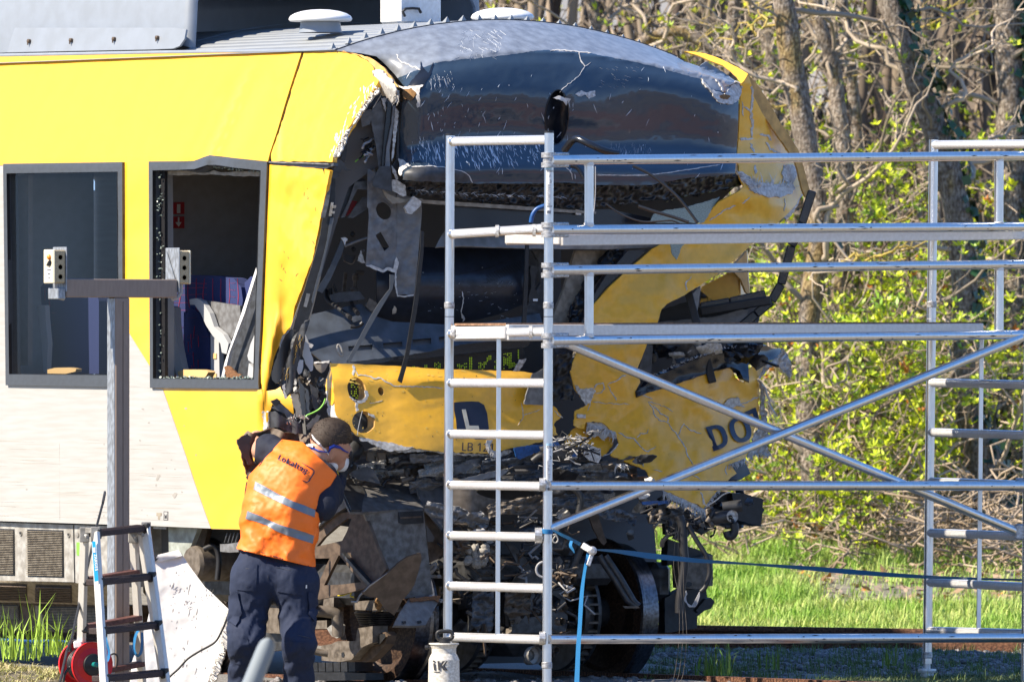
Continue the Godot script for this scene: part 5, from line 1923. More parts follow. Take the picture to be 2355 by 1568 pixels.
	cut(bp, "logo_mark", "11", [1012,1235,1038,1234,1062,1342,1122,1342,1128,1366,1042,1366], f_bumper, M.pale_print, 10.0,0.001,0,8, [], 0.004)
	cut(bp, "logo_mark", "11", [1095,1424,1180,1424,1178,1432,1100,1432], f_bumper, M.navy_print, 10.0,0.001,0,8, [], 0.002)
	var sans := SystemFont.new()
	sans.font_names = PackedStringArray(["Droid Sans"])
	mb = MB.new()
	letters(mb, "LB 121", f_bumper, Vector2(1061.5,1037), 19.0,0.035,0.0025, sans, 0.98)
	part(bp, "running_number", mb, M.navy_print)
	# destination display with its flip dots
	var fl := func(u: float, v: float) -> Vector3: return f_nose(u, v, -0.06)
	cut(t, "destination_display", "11", [380,940,500,925,700,905,900,885,1060,868,1250,845,1425,826,1432,880,1395,960,1380,985,1150,990,900,985,650,985,480,975], fl, M.black, 14.0,0.04)
	mb = MB.new()
	var words := [[640,960,3,5], [690,955,3,3], [770,945,2,2], [835,930,4,6], [985,940,6,5], [1065,895,2,8], [1125,930,5,5], [1180,885,3,4], [1230,910,3,6], [1290,870,5,10], [1345,930,4,4], [1385,845,1,6]]
	for w in words:
		for i in w[2]:
			for j in w[3]:
				if R(0,1) < 0.3 and w[2] > 2:
					continue
				var c := z1("11", w[0] + i * 11.5 + R(-0.6,0.6), w[1] + j * 10.5 - i * 1.5)
				if c.y > 853.0 or c.x > 1196.0:
					continue
				sheet(mb, ring2(c, 1.55,1.45,0.0,8), fl, 20.0,0.0, [], 0.003)
	for i in 30:
		var c := Vector2(817 + R(-12,10), 878 + R(0,40))
		c = Vector2(roundf(c.x / 3.6) * 3.6, roundf(c.y / 5.0) * 5.0)
		sheet(mb, ring2(c, 1.5,1.1,0.0,8), at_nose(-0.05), 20.0,0.0, [], 0.004)
	tag(part(t, "display_dots", mb, M.led), "", "", "", "stuff")
	cut(t, "destination_display", "K", [1380,760,1580,790,1600,1140,1380,1100], at_nose(-0.05), M.black, 12.0,0.02)
	cut(t, "lamp_plate", "K", [1440,1230,1720,1240,1760,1560,1440,1560], at_nose(-0.05), M.desk, 12.0,0.02)
	pipe(t, "loose_wire", "K", [1615,1240,1580,1380,1555,1500,1550,1570], 64.2,0.0022, M.wire_grey)
	# the sheared lower windscreen frame above the display
	cut(t, "windscreen_sill", "11", [255,925,420,905,640,880,820,850,905,825,1060,800,1240,785,1430,775,1470,790,1440,825,1250,842,1060,864,905,880,700,900,500,918,380,938], at_nose(0.0), M.black_gloss, 10.0,0.02,0.8,8.0)
	cut(t, "torn_fibres", "11", [1350,985,1395,905,1440,900,1415,950,1390,985], at_nose(0.02), M.fibre_dim, 6.0,0.006,1.2,5.0)
	cut(t, "felt_patch", "11", [1480,1000,1560,965,1560,1205,1500,1205,1425,1200,1440,1130], at_nose(0.17), M.grey_panel, 8.0,0.008,1.0,6.0)
	cut(t, "felt_patch", "11", [1560,900,1700,850,1740,880,1720,1000,1755,1130,1745,1165,1640,1185,1560,1180], func(u: float, v: float) -> Vector3: return f_nose(u, v, 0.14 + 0.03 * nz.get_noise_2d(u * 0.05, v * 0.05)), M.black, 7.0,0.015,1.2,6.0)

func cab_left_jamb(t: Node3D) -> void:
	var j := func(u: float, v: float) -> Vector3: return f_nose(u, v, -0.02)
	# inner steel of the corner post, seal strips and torn black trim
	cut(t, "corner_post", "D", [872,190,905,214,912,260,905,330,890,372,860,385,800,430,770,520,735,640,715,720,690,800,668,850,640,860,660,770,700,660,722,590,740,500,760,395,770,345,800,300,840,235], func(u: float, v: float) -> Vector3: return f_nose(u, v, -0.14), M.interior_shade, 14.0,0.02)
	cut(t, "post_trim", "B", [1500,262,1560,235,1620,250,1600,330,1470,420,1330,500,1260,590,1200,680,1180,900,1160,1000,1120,960,1150,820,1215,640,1300,500], at_nose(-0.10), M.grey_dark, 8.0,0.01,0.8,7.0)
	cut(t, "post_trim", "B", [1310,490,1430,455,1450,500,1420,610,1340,640], at_nose(-0.04), M.grey_mid, 7.0,0.006,0.6,6.0)
	cut(t, "post_trim", "B", [1445,440,1545,345,1620,350,1610,500,1580,700,1530,1000,1510,1060,1490,900,1455,700,1425,560], at_nose(-0.05), M.grey_mid, 8.0,0.008,0.8,7.0)
	cut(t, "torn_fibres", "B", [1535,345,1600,340,1570,390,1590,440,1575,480,1550,400], at_nose(-0.03), M.fibre_dim, 5.0,0.004,1.2,4.0)
	cut(t, "torn_fibres", "B", [1640,260,1720,265,1725,330,1705,405,1680,390,1650,360], at_nose(0.0), M.fibre, 5.0,0.006,1.0,4.0)
	cut(t, "post_trim", "B", [1600,380,1660,380,1640,560,1600,800,1570,1040,1540,1040,1560,800], at_nose(-0.02), M.black_gloss, 8.0,0.02,0.4,8.0)
	cut(t, "steel_strut", "B", [1655,420,1685,420,1655,650,1620,880,1625,1040,1575,1040,1590,850,1640,600], at_nose(0.0), M.grey_panel, 8.0,0.02,0.3,8.0)
	cut(t, "torn_edge", "B", [1685,440,1715,480,1705,600,1690,700,1670,900,1645,990,1650,860,1655,700,1670,560], at_nose(0.01), M.fibre_dim, 6.0,0.006,1.2,5.0)
	cut(t, "post_trim", "B", [1725,380,1750,380,1720,640,1715,900,1760,1100,1740,1200,1690,1170,1640,1040,1690,960,1700,700], at_nose(0.01), M.black, 8.0,0.02,0.5,8.0)
	cut(t, "torn_fibres", "B", [1640,1030,1680,1080,1710,1170,1690,1180,1655,1110], at_nose(0.03), M.fibre_dim, 5.0,0.004,0.8,4.0)
	cut(t, "bent_cover", "B", [1520,1040,1630,1040,1640,1180,1650,1300,1580,1285,1470,1250,1445,1235,1460,1150], at_nose(0.04), M.grey_dark, 8.0,0.006,0.5,8.0)
	cut(t, "torn_film", "B", [1640,1180,1700,1180,1780,1230,1790,1340,1760,1350,1690,1310,1560,1275,1640,1290], at_nose(0.03), M.fibre_dim, 6.0,0.004,1.2,5.0)
	cut(t, "torn_bracket", "B", [1550,1285,1660,1350,1780,1380,1860,1360,1960,1370,1940,1415,1780,1410,1650,1425,1600,1380], at_nose(0.0), M.beige, 6.0,0.012,1.0,6.0)
	cut(t, "hanging_block", "B", [1775,1460,1870,1345,1945,1400,1940,1440,1850,1530,1800,1520], at_nose(0.05), M.fibre, 6.0,0.03,0.8,5.0)
	cut(t, "torn_bracket", "B", [1075,950,1130,980,1180,1060,1240,1095,1190,1085,1140,1070,1100,1110,1050,1100,1045,1010], at_nose(0.0), M.steel_dark, 6.0,0.008,0.8,5.0)
	cut(t, "torn_bracket", "B", [935,1070,965,1050,1000,1080,1080,1110,1110,1140,1060,1165,1000,1160,950,1120], at_nose(0.02), M.steel_dark, 6.0,0.012,0.8,5.0)
	# seal strip along the post, torn away at its foot
	cut(t, "post_seal", "D", [760,398,770,400,768,470,760,520,744,585,728,640,720,690,706,740,690,800,668,850,650,845,668,770,690,690,715,612,735,540,748,450], at_nose(0.0), M.black, 8.0,0.03,0.5,9.0)
	cut(t, "post_channel", "B", [1005,1170,1030,1170,1000,1400,960,1568,915,1568,960,1400], at_nose(0.02), M.grey_mid, 8.0,0.01)
	cut(t, "post_channel", "C", [880,0,920,0,890,140,850,320,790,560,745,700,720,820,700,880,690,840,730,680,790,470,850,220], at_nose(0.01), M.frame, 8.0,0.012,0.4,8.0)
	mb_bits(t)
	cut(t, "torn_seal", "K", [640,120,690,135,640,330,560,600,500,790,480,860,430,865,385,820,370,720,420,560,500,340,560,210], func(u: float, v: float) -> Vector3: return f_nose(u, v, 0.12 + 0.02 * sin(u * 0.12)), M.tar, 6.0,0.02,1.2,5.0)
	cut(t, "torn_seal", "K", [880,0,900,0,830,200,780,360,740,560,700,760,660,960,600,1000,560,1060,530,940,500,830,560,640,640,400,720,200,790,60], func(u: float, v: float) -> Vector3: return f_nose(u, v, 0.14 + 0.015 * sin(u * 0.2)), M.grey_dark, 6.0,0.02,1.2,5.0)
	cut(t, "torn_fibres", "K", [520,900,560,870,560,990,590,1060,560,1075,540,1000], at_nose(0.17), M.fibre_dim, 5.0,0.006,1.2,4.0)
	var mb := MB.new()
	for i in 30:
		var s := R(0,1)
		var a := Vector2(700,750).lerp(Vector2(652,880), s) + Vector2(R(-5,5), 0)
		strip(mb, PackedVector2Array([a, a + Vector2(R(-5,-1), R(5,14))]), func(u: float, v: float) -> Vector3: return f_nose(u, v, 0.142), R(0.6,1.8), 0.006)
	part(t, "scraped_paint", mb, M.yellow_chip)
	# cables torn out of the roof duct
	for i in 9:
		var a := z1("B", R(1400,1480), R(740,930))
		var b := a + Vector2(R(-36,-12), R(2,30))
		mb = MB.new()
		mb.tube(wander(at(a.x, a.y, 64.95), at(b.x, b.y, 64.8), 5,0.03), R(0.004,0.008), 6)
		part(t, "torn_cable", mb, [M.cable, M.wire_grey, M.cable, M.wire_green][i % 4] if i < 7 else M.wire_grey)
	pipe(t, "torn_rod", "B", [1300,780,1380,940,1480,1130], 65.0,0.009, M.beige, 8, false)
	pipe(t, "torn_wire", "B", [1550,260,1520,330,1450,440], 64.7,0.003, M.wire_grey)

func mb_bits(t: Node3D) -> void:
	cut(t, "hinge_plate", "B", [1022,1410,1048,1410,1025,1550,998,1550], at_nose(0.03), M.steel_light, 6.0,0.006)
	cut(t, "hinge_knuckle", "B", [1040,1440,1075,1440,1070,1470,1035,1470], at_nose(0.04), M.steel_light, 6.0,0.01)
	cut(t, "hinge_knuckle", "B", [1025,1500,1060,1500,1055,1525,1020,1525], at_nose(0.04), M.steel_light, 6.0,0.01)
	cut(t, "data_plate", "C", [640,772,678,778,640,915,608,908], at_nose(0.03), M.grey_panel, 6.0,0.003)

func cab_inside(t: Node3D) -> void:
	var mb := MB.new()
	# dark rear wall of the cab, its ceiling and the far wall
	mb.box(Transform3D(Basis(), Vector3(-1.25,2.2,-0.32)), Vector3(0.05,2.4,1.95), 0.0)
	part(t, "cab_rear_wall", mb, M.interior_shade)
	mb = MB.new()
	mb.box(Transform3D(Basis(), Vector3(-0.42,3.38,0.0)), Vector3(1.2,0.03,2.2), 0.0)
	part(t, "cab_ceiling", mb, M.interior_shade)
	mb = MB.new()
	mb.box(Transform3D(Basis(), Vector3(-0.68,1.15,0.0)), Vector3(0.75,0.1,2.6), 0.0)
	mb.box(Transform3D(Basis(), Vector3(0.03,1.12,-0.4)), Vector3(0.64,0.04,1.8), 0.0)
	part(t, "cab_floor", mb, M.interior_shade)
	# driver's desk plate with slots
	var slots := []
	for s in [[265,812,425,845], [495,792,622,830], [688,768,812,808], [862,752,960,790]]:
		var q := zp("11", [s[0], s[1] + 6, s[2], s[1] - 4, s[2], s[3] - 6, s[0] + 4, s[3] + 6])
		q.reverse()
		slots.append(q)
	var fd := func(u: float, v: float) -> Vector3: return f_nose(u, v, -0.10 - 0.0013 * (850.0 - v))
	mb = MB.new()
	sheet(mb, zp("D", [704,725,760,712,829,698,863,728,897,739,1023,746,1110,742,1190,728,1240,720,1260,780,1180,786,1078,790,1023,799,940,822,874,834,795,838,745,836,700,800,700,760]), fd, 12.0,0.012, slots)
	var desk := part(t, "driver_desk", mb, M.desk)
	mb = MB.new()
	sheet(mb, zp("D", [790,770,1060,750,1060,812,790,824]), func(u: float, v: float) -> Vector3: return fd.call(u, v) - Vector3(0.03,0,0), 14.0,0.01)
	part(desk, "slot_box", mb, M.interior_shade)
	mb = MB.new()
	var hn := []
	for i in 17:
		var a := TAU * i / 16.0
		hn.append(at(780 + 4.5 * cos(a) + 4.0 * sin(a), 805 + 12.5 * sin(a) - 1.0 * cos(a), 64.75))
	mb.tube(hn, 0.006,8, false)
	part(desk, "cable_eye", mb, M.steel_light)
	cut(desk, "torn_edge", "K", [950,575,990,570,1040,580,1100,565,1165,560,1160,590,1050,590,950,600], fd, M.fibre, 5.0,0.008,1.4,4.0, [], 0.006)
	cut(t, "broken_board", "K", [942,605,1160,590,1110,680,1060,722,1010,690], at_nose(0.02), M.beige, 5.0,0.01,1.0,5.0)
	# curved console above the desk
	var fc := func(u: float, v: float) -> Vector3: return f_nose(u, v, -0.40 + 0.15 * sin(PI * clampf((v - 560.0) / 190.0,0.0,1.0)) - 0.0000008 * pow(u - 1050.0,2.0))
	var con := cut(t, "instrument_console", "11", [450,170,760,165,1000,170,1430,180,1440,330,1420,540,1330,580,1250,610,1120,645,1000,665,860,680,760,682,640,672,560,656,455,622], fc, M.navy_plastic, 12.0,0.02)
	mb = MB.new()
	strip(mb, zp("11", [450,360,745,350,900,352,1000,345,1180,310,1300,262,1440,190]), fc, 2.2,0.002)
	part(con, "console_joint", mb, M.rubber)
	mb = MB.new()
	for c in [Vector2(757,335), Vector2(1147,303), Vector2(905,345)]:
		sheet(mb, ring2(z1("11", c.x, c.y), 1.8,1.8,0,10), fc, 9.0,0.0, [], 0.004)
	part(con, "screw_head", mb, M.steel_light)
	mb = MB.new()
	for i in 14:
		for j in 5:
			var c := z1("11", 1180 + i * 16.5 + (j % 2) * 8.0,352 + j * 12 - i * 6.6 - (j % 2) * 3.0)
			sheet(mb, ring2(c, 2.0,2.4,0,9), fc, 9.0,0.0, [], 0.0015)
	tag(part(con, "speaker_holes", mb, M.rubber), "", "", "", "stuff")
	mb = MB.new()
	strip(mb, zp("11", [1015,455,1025,500,1015,560,1010,600]), fc, 2.0,0.002,1.0,5.0)
	strip(mb, zp("11", [1010,600,1030,640,1020,655]), fc, 6.0,0.002,1.0,5.0)
	for i in 60:
		var a := z1("11", R(780,1400), R(380,640))
		strip(mb, PackedVector2Array([a, a + Vector2(R(-3,8), R(-3,3))]), fc, R(0.4,1.2), 0.0015)
	tag(part(con, "crack_edge", mb, M.scratch), "", "", "", "stuff")
	cut(con, "torn_fibres", "C", [1520,930,1535,895,1560,920,1555,965,1515,975], fc, M.fibre, 5.0,0.003,1.0,4.0, [], 0.006)
	var hd := cut(t, "handset", "11", [1470,290,1510,292,1512,330,1495,380,1498,440,1520,490,1515,535,1455,532,1455,490,1472,430,1470,360,1462,320], at_nose(-0.2), M.black, 8.0,0.03)
	cut(hd, "handset_tag", "11", [1482,506,1513,506,1512,522,1482,521], at_nose(-0.2), M.paper, 8.0,0.002,0,8, [], 0.003)
	cut(t, "side_lining", "11", [1480,190,1560,180,1560,640,1420,660,1440,560,1535,400,1520,260], at_nose(-0.3), M.grey_dark, 12.0,0.02)
	# torn grey duct plates hanging in the opening
	var slot := zp("C", [1345,178,1398,142,1488,295,1437,340])
	slot.reverse()
	var hole := ring2(Vector2(881,484), 17,21,-0.5,18,0.04)
	hole.reverse()
	mb = MB.new()
	var pl := func(u: float, v: float) -> Vector3: return f_nose(u, v, -0.08 - 0.0005 * (u - 840.0) + 0.01 * nz.get_noise_2d(u * 0.02, v * 0.02))
	var o := zp("D", [844,386,868,400,905,425,910,455,911,520,910,590])
	o.append_array(ragged(zp("D", [909,600,904,622,896,618,890,617,879,625,871,621,863,620,857,613,852,611,840,610]), 5.0,1.3, false))
	o.append_array(zp("D", [843,560,847,500,846,480,843,475]))
	sheet(mb, o, pl, 9.0,0.005, [slot, hole])
	part(t, "duct_plate", mb, M.grey_panel, "torn grey duct plate with a round and a slanted hole")
	mb = MB.new()
	o = zp("D", [911,440,940,452,969,462,968,500,962,570,956,630])
	o.append_array(ragged(zp("D", [951,677,940,680,930,676,910,680,906,640,908,610]), 5.0,1.2, false))
	var pl2 := func(u: float, v: float) -> Vector3: return f_nose(u, v, -0.12 + 0.0010 * (u - 911.0) + 0.012 * nz.get_noise_2d(u * 0.02, v * 0.015))
	sheet(mb, o, pl2,9.0,0.005)
	part(t, "duct_plate", mb, M.grey_panel, "long torn grey duct plate beside the console")
	cut(t, "torn_edge", "C", [1246,488,1300,480,1350,500,1420,530,1470,505,1530,520,1545,440,1560,400,1585,455,1560,560,1560,700,1575,790,1650,800,1740,783,1740,795,1650,812,1570,805,1545,700,1545,560,1520,555,1470,535,1420,560,1350,535,1300,510], func(u: float, v: float) -> Vector3: return f_nose(u, v, -0.07), M.fibre, 5.0,0.004,0.8,5.0)
	# hanging black seals
	cut(t, "hanging_seal", "11", [745,60,765,60,762,200,748,340,725,540,700,700,670,860,648,960,618,1062,592,1045,640,880,672,690,700,520,722,330,740,180], at_nose(0.12), M.black, 9.0,0.012,0.3,9.0)
	cut(t, "hanging_seal", "11", [540,345,575,350,558,440,505,530,440,640,350,800,275,930,253,925,330,780,420,610,480,515,540,440], at_nose(0.08), M.frame, 9.0,0.012,0.3,9.0)
	cut(t, "hanging_strap", "11", [1437,120,1458,120,1452,400,1440,665,1412,665,1425,400], at_nose(0.02), M.black, 12.0,0.008)
	pipe(t, "hose", "11", [1000,40,880,170,800,330,760,430], 65.4,0.02, M.black)
	# valves, pipes and hoses in the hollow left of the plates
	pipe(t, "air_pipe", "C", [1040,560,1025,700,1015,790], 65.4,0.011, M.steel_dusty, 10, false)
	pipe(t, "air_pipe", "C", [1230,565,1160,560,1140,590,1138,640,1128,760], 65.35,0.012, M.steel_dusty, 10)
	pipe(t, "air_pipe", "C", [915,680,935,740,940,805], 65.35,0.008, M.steel_dark, 10, false)
	pipe(t, "air_pipe", "C", [880,720,885,800,870,830], 65.35,0.012, M.black, 10, false)
	for c in [[1140,608,0.019], [1018,790,0.019], [1125,752,0.022], [940,790,0.015], [1120,820,0.024]]:
		mb = MB.new()
		var q := z1("C", c[0], c[1])
		mb.lathe(Transform3D(Basis(), at(q.x, q.y, 65.33)), [Vector2(0,-0.018), Vector2(c[2], -0.018), Vector2(c[2] * 1.05,0.01), Vector2(c[2] * 0.8,0.02), Vector2(0,0.02)], 12)
		part(t, "pipe_fitting", mb, M.steel_dusty)
	cut(t, "valve_plate", "C", [870,790,990,760,1180,750,1240,830,1100,850,900,870], at_nose(-0.28), M.grey_dark, 12.0,0.02)
	pipe(t, "hose", "C", [845,750,850,830,920,890,1000,950,1060,1000,1085,1020], [65.3,65.2,65.0,64.9,64.85,64.8], 0.013, M.cable, 10)
	pipe(t, "hose", "C", [1090,840,1110,900,1150,960,1165,980], [65.3,65.1,64.95,64.9], 0.013, M.cable, 10)
	cut(t, "coupling_block", "C", [1090,1020,1175,990,1210,1020,1195,1045,1120,1070], at_nose(-0.22), M.steel_light, 6.0,0.03)
	pipe(t, "hose", "C", [1090,1112,1140,1110,1190,1095,1215,1070], 64.85,0.012, M.rubber, 10)
	cut(t, "steel_offcut", "C", [1240,900,1285,822,1360,870,1350,950,1300,955], at_nose(-0.26), M.steel_dusty, 8.0,0.02)
	for i in 7:
		pipe(t, "cable_loop", "C", [1000 + i * 3,350 + i * 14,1050 + i * 4,385 + i * 13,1110,400 + i * 11,1150 - i * 3,385 + i * 8], 65.2 - i * 0.01,0.006, M.steel_dusty, 6)
	pipe(t, "torn_rod", "C", [1030,290,1140,245,1260,205], 65.0,0.008, M.grey_panel, 8, false)
	for c in [[1110,170,26], [1120,320,22], [1215,335,18], [1380,800,14]]:
		mb = MB.new()
		var q := z1("C", c[0], c[1])
		mb.box(Transform3D(Basis.from_euler(Vector3(R(-1,1), R(-1,1), R(-1,1))), at(q.x, q.y, 65.25)), Vector3.ONE * c[2] * 0.0011,0.006)
		part(t, "terminal_block", mb, M.grey_panel if c[2] < 20 else M.black)
	cut(t, "torn_fibres", "C", [1180,380,1195,330,1230,440,1245,465,1210,465,1160,440], at_nose(-0.2), M.fibre_dim, 6.0,0.006,1.2,5.0)
	cut(t, "blue_black_bar", "C", [1000,205,1060,215,1020,310,1000,380,950,480,900,600,850,690,800,770,745,748,790,660,840,580,930,380], at_nose(-0.10), M.navy_plastic, 9.0,0.02,0.4,8.0)
	cut(t, "torn_fibres", "C", [990,205,1020,195,1060,215,1040,260,1030,290,1010,230], at_nose(-0.09), M.fibre_dim, 5.0,0.004,1.2,4.0)
	cut(t, "cab_lining", "B", [1145,1080,1230,1110,1390,1190,1390,1280,1270,1270,1200,1450,1110,1568,1095,1540,1170,1330,1150,1180], at_nose(-0.2), M.grey_dark, 12.0,0.01)
	cut(t, "cab_lining", "B", [1265,1200,1390,1190,1390,1280,1290,1275,1230,1400,1160,1560,1120,1568,1200,1400], at_nose(-0.16), M.grey_mid, 12.0,0.01)
	cut(t, "red_extinguisher", "B", [1240,1390,1290,1400,1220,1520,1180,1550], at_nose(-0.3), M.red_sign, 10.0,0.04)
	cut(t, "cab_lining", "B", [1350,1350,1390,1350,1390,1480,1250,1568,1190,1568,1260,1460], at_nose(-0.22), M.grey_mid, 12.0,0.01)
	# pale board shards beside the corner post
	cut(t, "board_shard", "K", [815,190,840,210,875,290,900,420,945,540,942,640,935,690,905,705,880,660,840,600,800,480,798,310], at_nose(0.06), M.seat_grey, 6.0,0.008,1.0,6.0)
	cut(t, "board_shard", "K", [760,540,812,548,805,640,790,710,750,742,725,690,720,640], at_nose(0.12), M.seat_grey, 6.0,0.008,1.0,5.0)
	cut(t, "board_shard", "K", [880,310,950,340,920,385,880,360], at_nose(0.0), M.fibre, 5.0,0.006,0.8,5.0)

func far_corner(t: Node3D) -> void:
	var mb: MB
	# upper far corner: sunlit roof edge strip, front skin, pale laminate fin behind
	cut(t, "roof_edge_strip", "20", [125,331,200,337,260,346,340,372,405,402,480,440,545,480,520,525,500,545,470,500,430,462,380,425,300,395,220,360], func(u: float, v: float) -> Vector3: return on_x(u, v, 0.10 + 0.0022 * (u - 1575.0) + 0.002 * (v - 117.0)), M.yellow, 7.0,0.012,0.4,9.0)
	cut(t, "laminate_fin", "20", [540,482,600,540,680,660,740,770,800,860,880,985,905,1060,935,1180,955,1250,950,1310,925,1290,900,1230,880,1140,860,1060,800,970,700,830,640,740,570,600], func(u: float, v: float) -> Vector3: return on_x(u, v, 0.30 - 0.0012 * (u - 1720.0)), M.yellow_inner, 8.0,0.012,0.6,7.0)
	var o := zp("20", [500,552,525,520,545,484,566,540,590,640,640,740,700,830,760,930,800,985,855,1055,880,1120])
	o.append_array(zp("D", [1842,420,1848,440,1836,462,1834,468,1816,488,1789,513,1738,555,1708,582,1669,615,1642,636]))
	o.append_array(ragged(zp("D", [1603,660,1576,678,1534,699,1522,711,1513,741,1500,766,1488,793,1476,825,1466,849,1473,879,1461,901,1464,912,1485,903,1548,885,1608,864,1680,843]), 10.0,0.6, false))
	o.append_array(ragged(zp("D", [1690,862,1697,872,1713,882,1718,862,1724,849,1745,838,1767,831,1762,852,1743,870,1749,891,1746,933,1746,969,1728,1005,1716,1053,1680,1068,1695,1089,1677,1104,1652,1128,1620,1170,1600,1158,1578,1149,1551,1138,1524,1125,1500,1102,1491,1092,1485,1080,1440,1062,1404,1046]), 7.0,1.5, false))
	o.append_array(ragged(zp("D", [1424,1020,1416,1002,1400,985,1386,972,1365,969,1347,972,1344,987,1328,984,1320,978,1322,945,1347,933,1357,908,1335,912,1322,895]), 6.0,1.4, false))
	o.append_array(zp("D", [1318,880,1311,852,1323,819,1340,775,1355,730,1366,700,1400,662,1447,617,1474,596,1501,572,1560,541,1618,511,1636,485,1654,464,1699,440,1712,428,1700,405,1701,380,1694,370,1700,320,1703,250]))
	mb = MB.new()
	sheet(mb, o, f_far, 9.0,0.007)
	var fp := part(t, "far_corner_skin", mb, M.yellow_worn, "shaded yellow far corner skin, cracked, bent like an elbow, with part of a web address")
	# second layer below the tear, in deep shade
	cut(fp, "inner_laminate", "F", [265,800,300,755,380,690,500,690,640,780,620,860,560,940,480,950,400,900,300,880,250,850], func(u: float, v: float) -> Vector3: return f_far(u, v) - Vector3(0.05,0,0), M.yellow_worn, 8.0,0.006,1.2,6.0)
	cut(fp, "torn_fibres", "F", [395,690,500,690,580,730,618,780,610,810,560,790,520,825,470,790,440,800,400,780,390,730], func(u: float, v: float) -> Vector3: return f_far(u, v) - Vector3(0.012,0,0), M.fibre, 5.0,0.008,1.8,4.0)
	fray(fp, "F", [395,700,480,720,600,760], f_far, Vector2(-0.1,1), 26,90, M.fibre, 0.35,1.8)
	# cracks with whitened laminate
	mb = MB.new()
	for l in [
		[435,430,450,400,500,385,510,430,490,460,440,465], [540,395,590,375,640,340,680,325], [540,395,560,450,590,490,605,520], [420,530,500,540,600,545,710,548],
		[845,535,880,570,890,620,930,670,1000,690,1030,740,1070,785,1110,840,1140,900,1170,980,1195,1015],
		[845,530,920,545,980,570,1040,605], [890,560,940,620,1000,650,1000,690], [1075,790,1100,740,1120,700,1170,745,1260,775],
		[620,770,680,800,740,810,780,860,820,905,850,910,880,890,910,870], [760,810,790,770,840,770,850,740], [840,930,820,960,810,1000,815,1030],
		[500,950,550,930,600,880,620,850], [1250,1220,1265,1260,1270,1320], [1450,1020,1440,1060,1455,1090], [1540,560,1590,540,1700,490], [1450,590,1520,530,1540,560,1590,570],
		[800,480,850,495,880,510], [380,600,400,560,410,490], [300,400,330,460,345,520], [1190,1090,1230,1110,1250,1130], [890,1050,930,1060,960,1065], [420,835,410,870,400,890],
	]:
		strip(mb, zp("F", l), f_far, R(1.6,2.8), 0.003,1.6,5.0)
	for l in [
		[515,700,560,720,575,800,570,900], [560,940,585,1000], [620,880,680,890,700,920], [660,930,690,980,760,1000], [770,920,800,970,820,1000], [570,560,575,640,560,740],
		[490,905,540,912,580,905], [505,660,515,760], [590,1080,595,1140], [780,1080,800,1160,830,1200],
	]:
		strip(mb, zp("20", l), f_far, R(2.5,6.0), 0.003,2.0,5.0)
	for l in [[925,510,1000,460,1060,420,1130,395], [1180,380,1240,330], [750,1050,745,990,790,940], [1500,340,1510,400,1500,440]]:
		strip(mb, zp("E", l), f_far, R(1.6,3.4), 0.003,1.6,5.0)
	tag(part(fp, "crack_edge", mb, M.fibre_dim), "", "", "", "stuff")
	mb = MB.new()
	for i in 200:
		var c := Vector2(R(1330,1740), R(560,1100))
		if not Geometry2D.is_point_in_polygon(c, o):
			continue
		strip(mb, PackedVector2Array([c, c + Vector2(R(-3,12), R(-8,1)) * R(0.3,1.5)]), f_far, R(0.5,1.5), 0.0015)
	tag(part(fp, "paint_scratches", mb, M.yellow_chip), "", "", "", "stuff")
	# torn laminate patches and fibre beards
	cut(fp, "torn_fibres", "E", [1130,130,1190,150,1250,200,1300,220,1380,230,1470,240,1550,230,1580,260,1560,300,1480,330,1360,330,1260,290,1230,260,1180,200], f_far, M.fibre_dim, 6.0,0.008,2.2,5.0, [], 0.008)
	fray(fp, "E", [1230,280,1330,260,1450,270,1540,260], f_far, Vector2(0.3,-1), 36,110, M.fibre, 1.0,2.2)
	fray(fp, "E", [1140,140,1190,200,1250,260], f_far, Vector2(1,0.5), 30,30, M.fibre, 0.5,2.4)
	cut(fp, "torn_fibres", "E", [1510,90,1560,80,1600,120,1580,190,1550,250,1500,200,1480,140], f_far, M.fibre_dim, 6.0,0.006,2.0,5.0, [], 0.006)
	cut(fp, "torn_fibres", "E", [1660,270,1690,310,1650,380,1600,470,1560,500,1530,480,1570,430,1610,380,1620,320], func(u: float, v: float) -> Vector3: return f_far(u, v) - Vector3(0.05,0,0), M.fibre_dim, 6.0,0.008,2.0,5.0)
	cut(fp, "torn_fibres", "F", [285,400,320,430,420,420,445,450,420,480,400,540,370,560,340,520,310,470], f_far, M.fibre_dim, 6.0,0.006,2.0,5.0, [], 0.006)
	cut(fp, "torn_fibres", "F", [1425,545,1460,510,1500,500,1530,490,1560,560,1500,575,1450,590], f_far, M.fibre_dim, 6.0,0.006,2.2,5.0, [], 0.008)
	cut(fp, "torn_fibres", "F", [300,625,365,630,362,655,300,655], f_far, M.fibre, 6.0,0.02,1.0,5.0, [], 0.01)
	var be := func(u: float, v: float) -> Vector3: return at(u, v, away(f_far(minf(u, 1742.0), v)) + 0.25 * maxf(0.0, u - 1742.0) / 420.0 + 0.02 * nz2.get_noise_2d(u * 0.03, v * 0.03))
	cut(fp, "torn_fibres", "F", [1690,355,1710,420,1712,560,1720,690,1660,800,1610,960,1700,920,1790,940,1760,860,1800,830,1760,760,1770,690,1750,600,1745,480,1725,380], be, M.fibre_dim, 6.0,0.006,2.6,5.0)
	cut(fp, "torn_fibres", "F", [1770,225,1850,190,1880,115,1920,160,1945,230,1958,300,1935,360,1900,310,1860,260,1800,250,1740,320,1700,350,1740,260], be, M.fibre, 6.0,0.006,2.2,5.0)
	fray(fp, "F", [1715,370,1740,420,1770,500,1770,600], be, Vector2(0.55,1), 46,40, M.fibre, 0.35,1.6)
	fray(fp, "F", [1620,950,1700,920,1780,930], be, Vector2(0.2,1), 12,50, M.fibre_dim, 0.7,2.2)
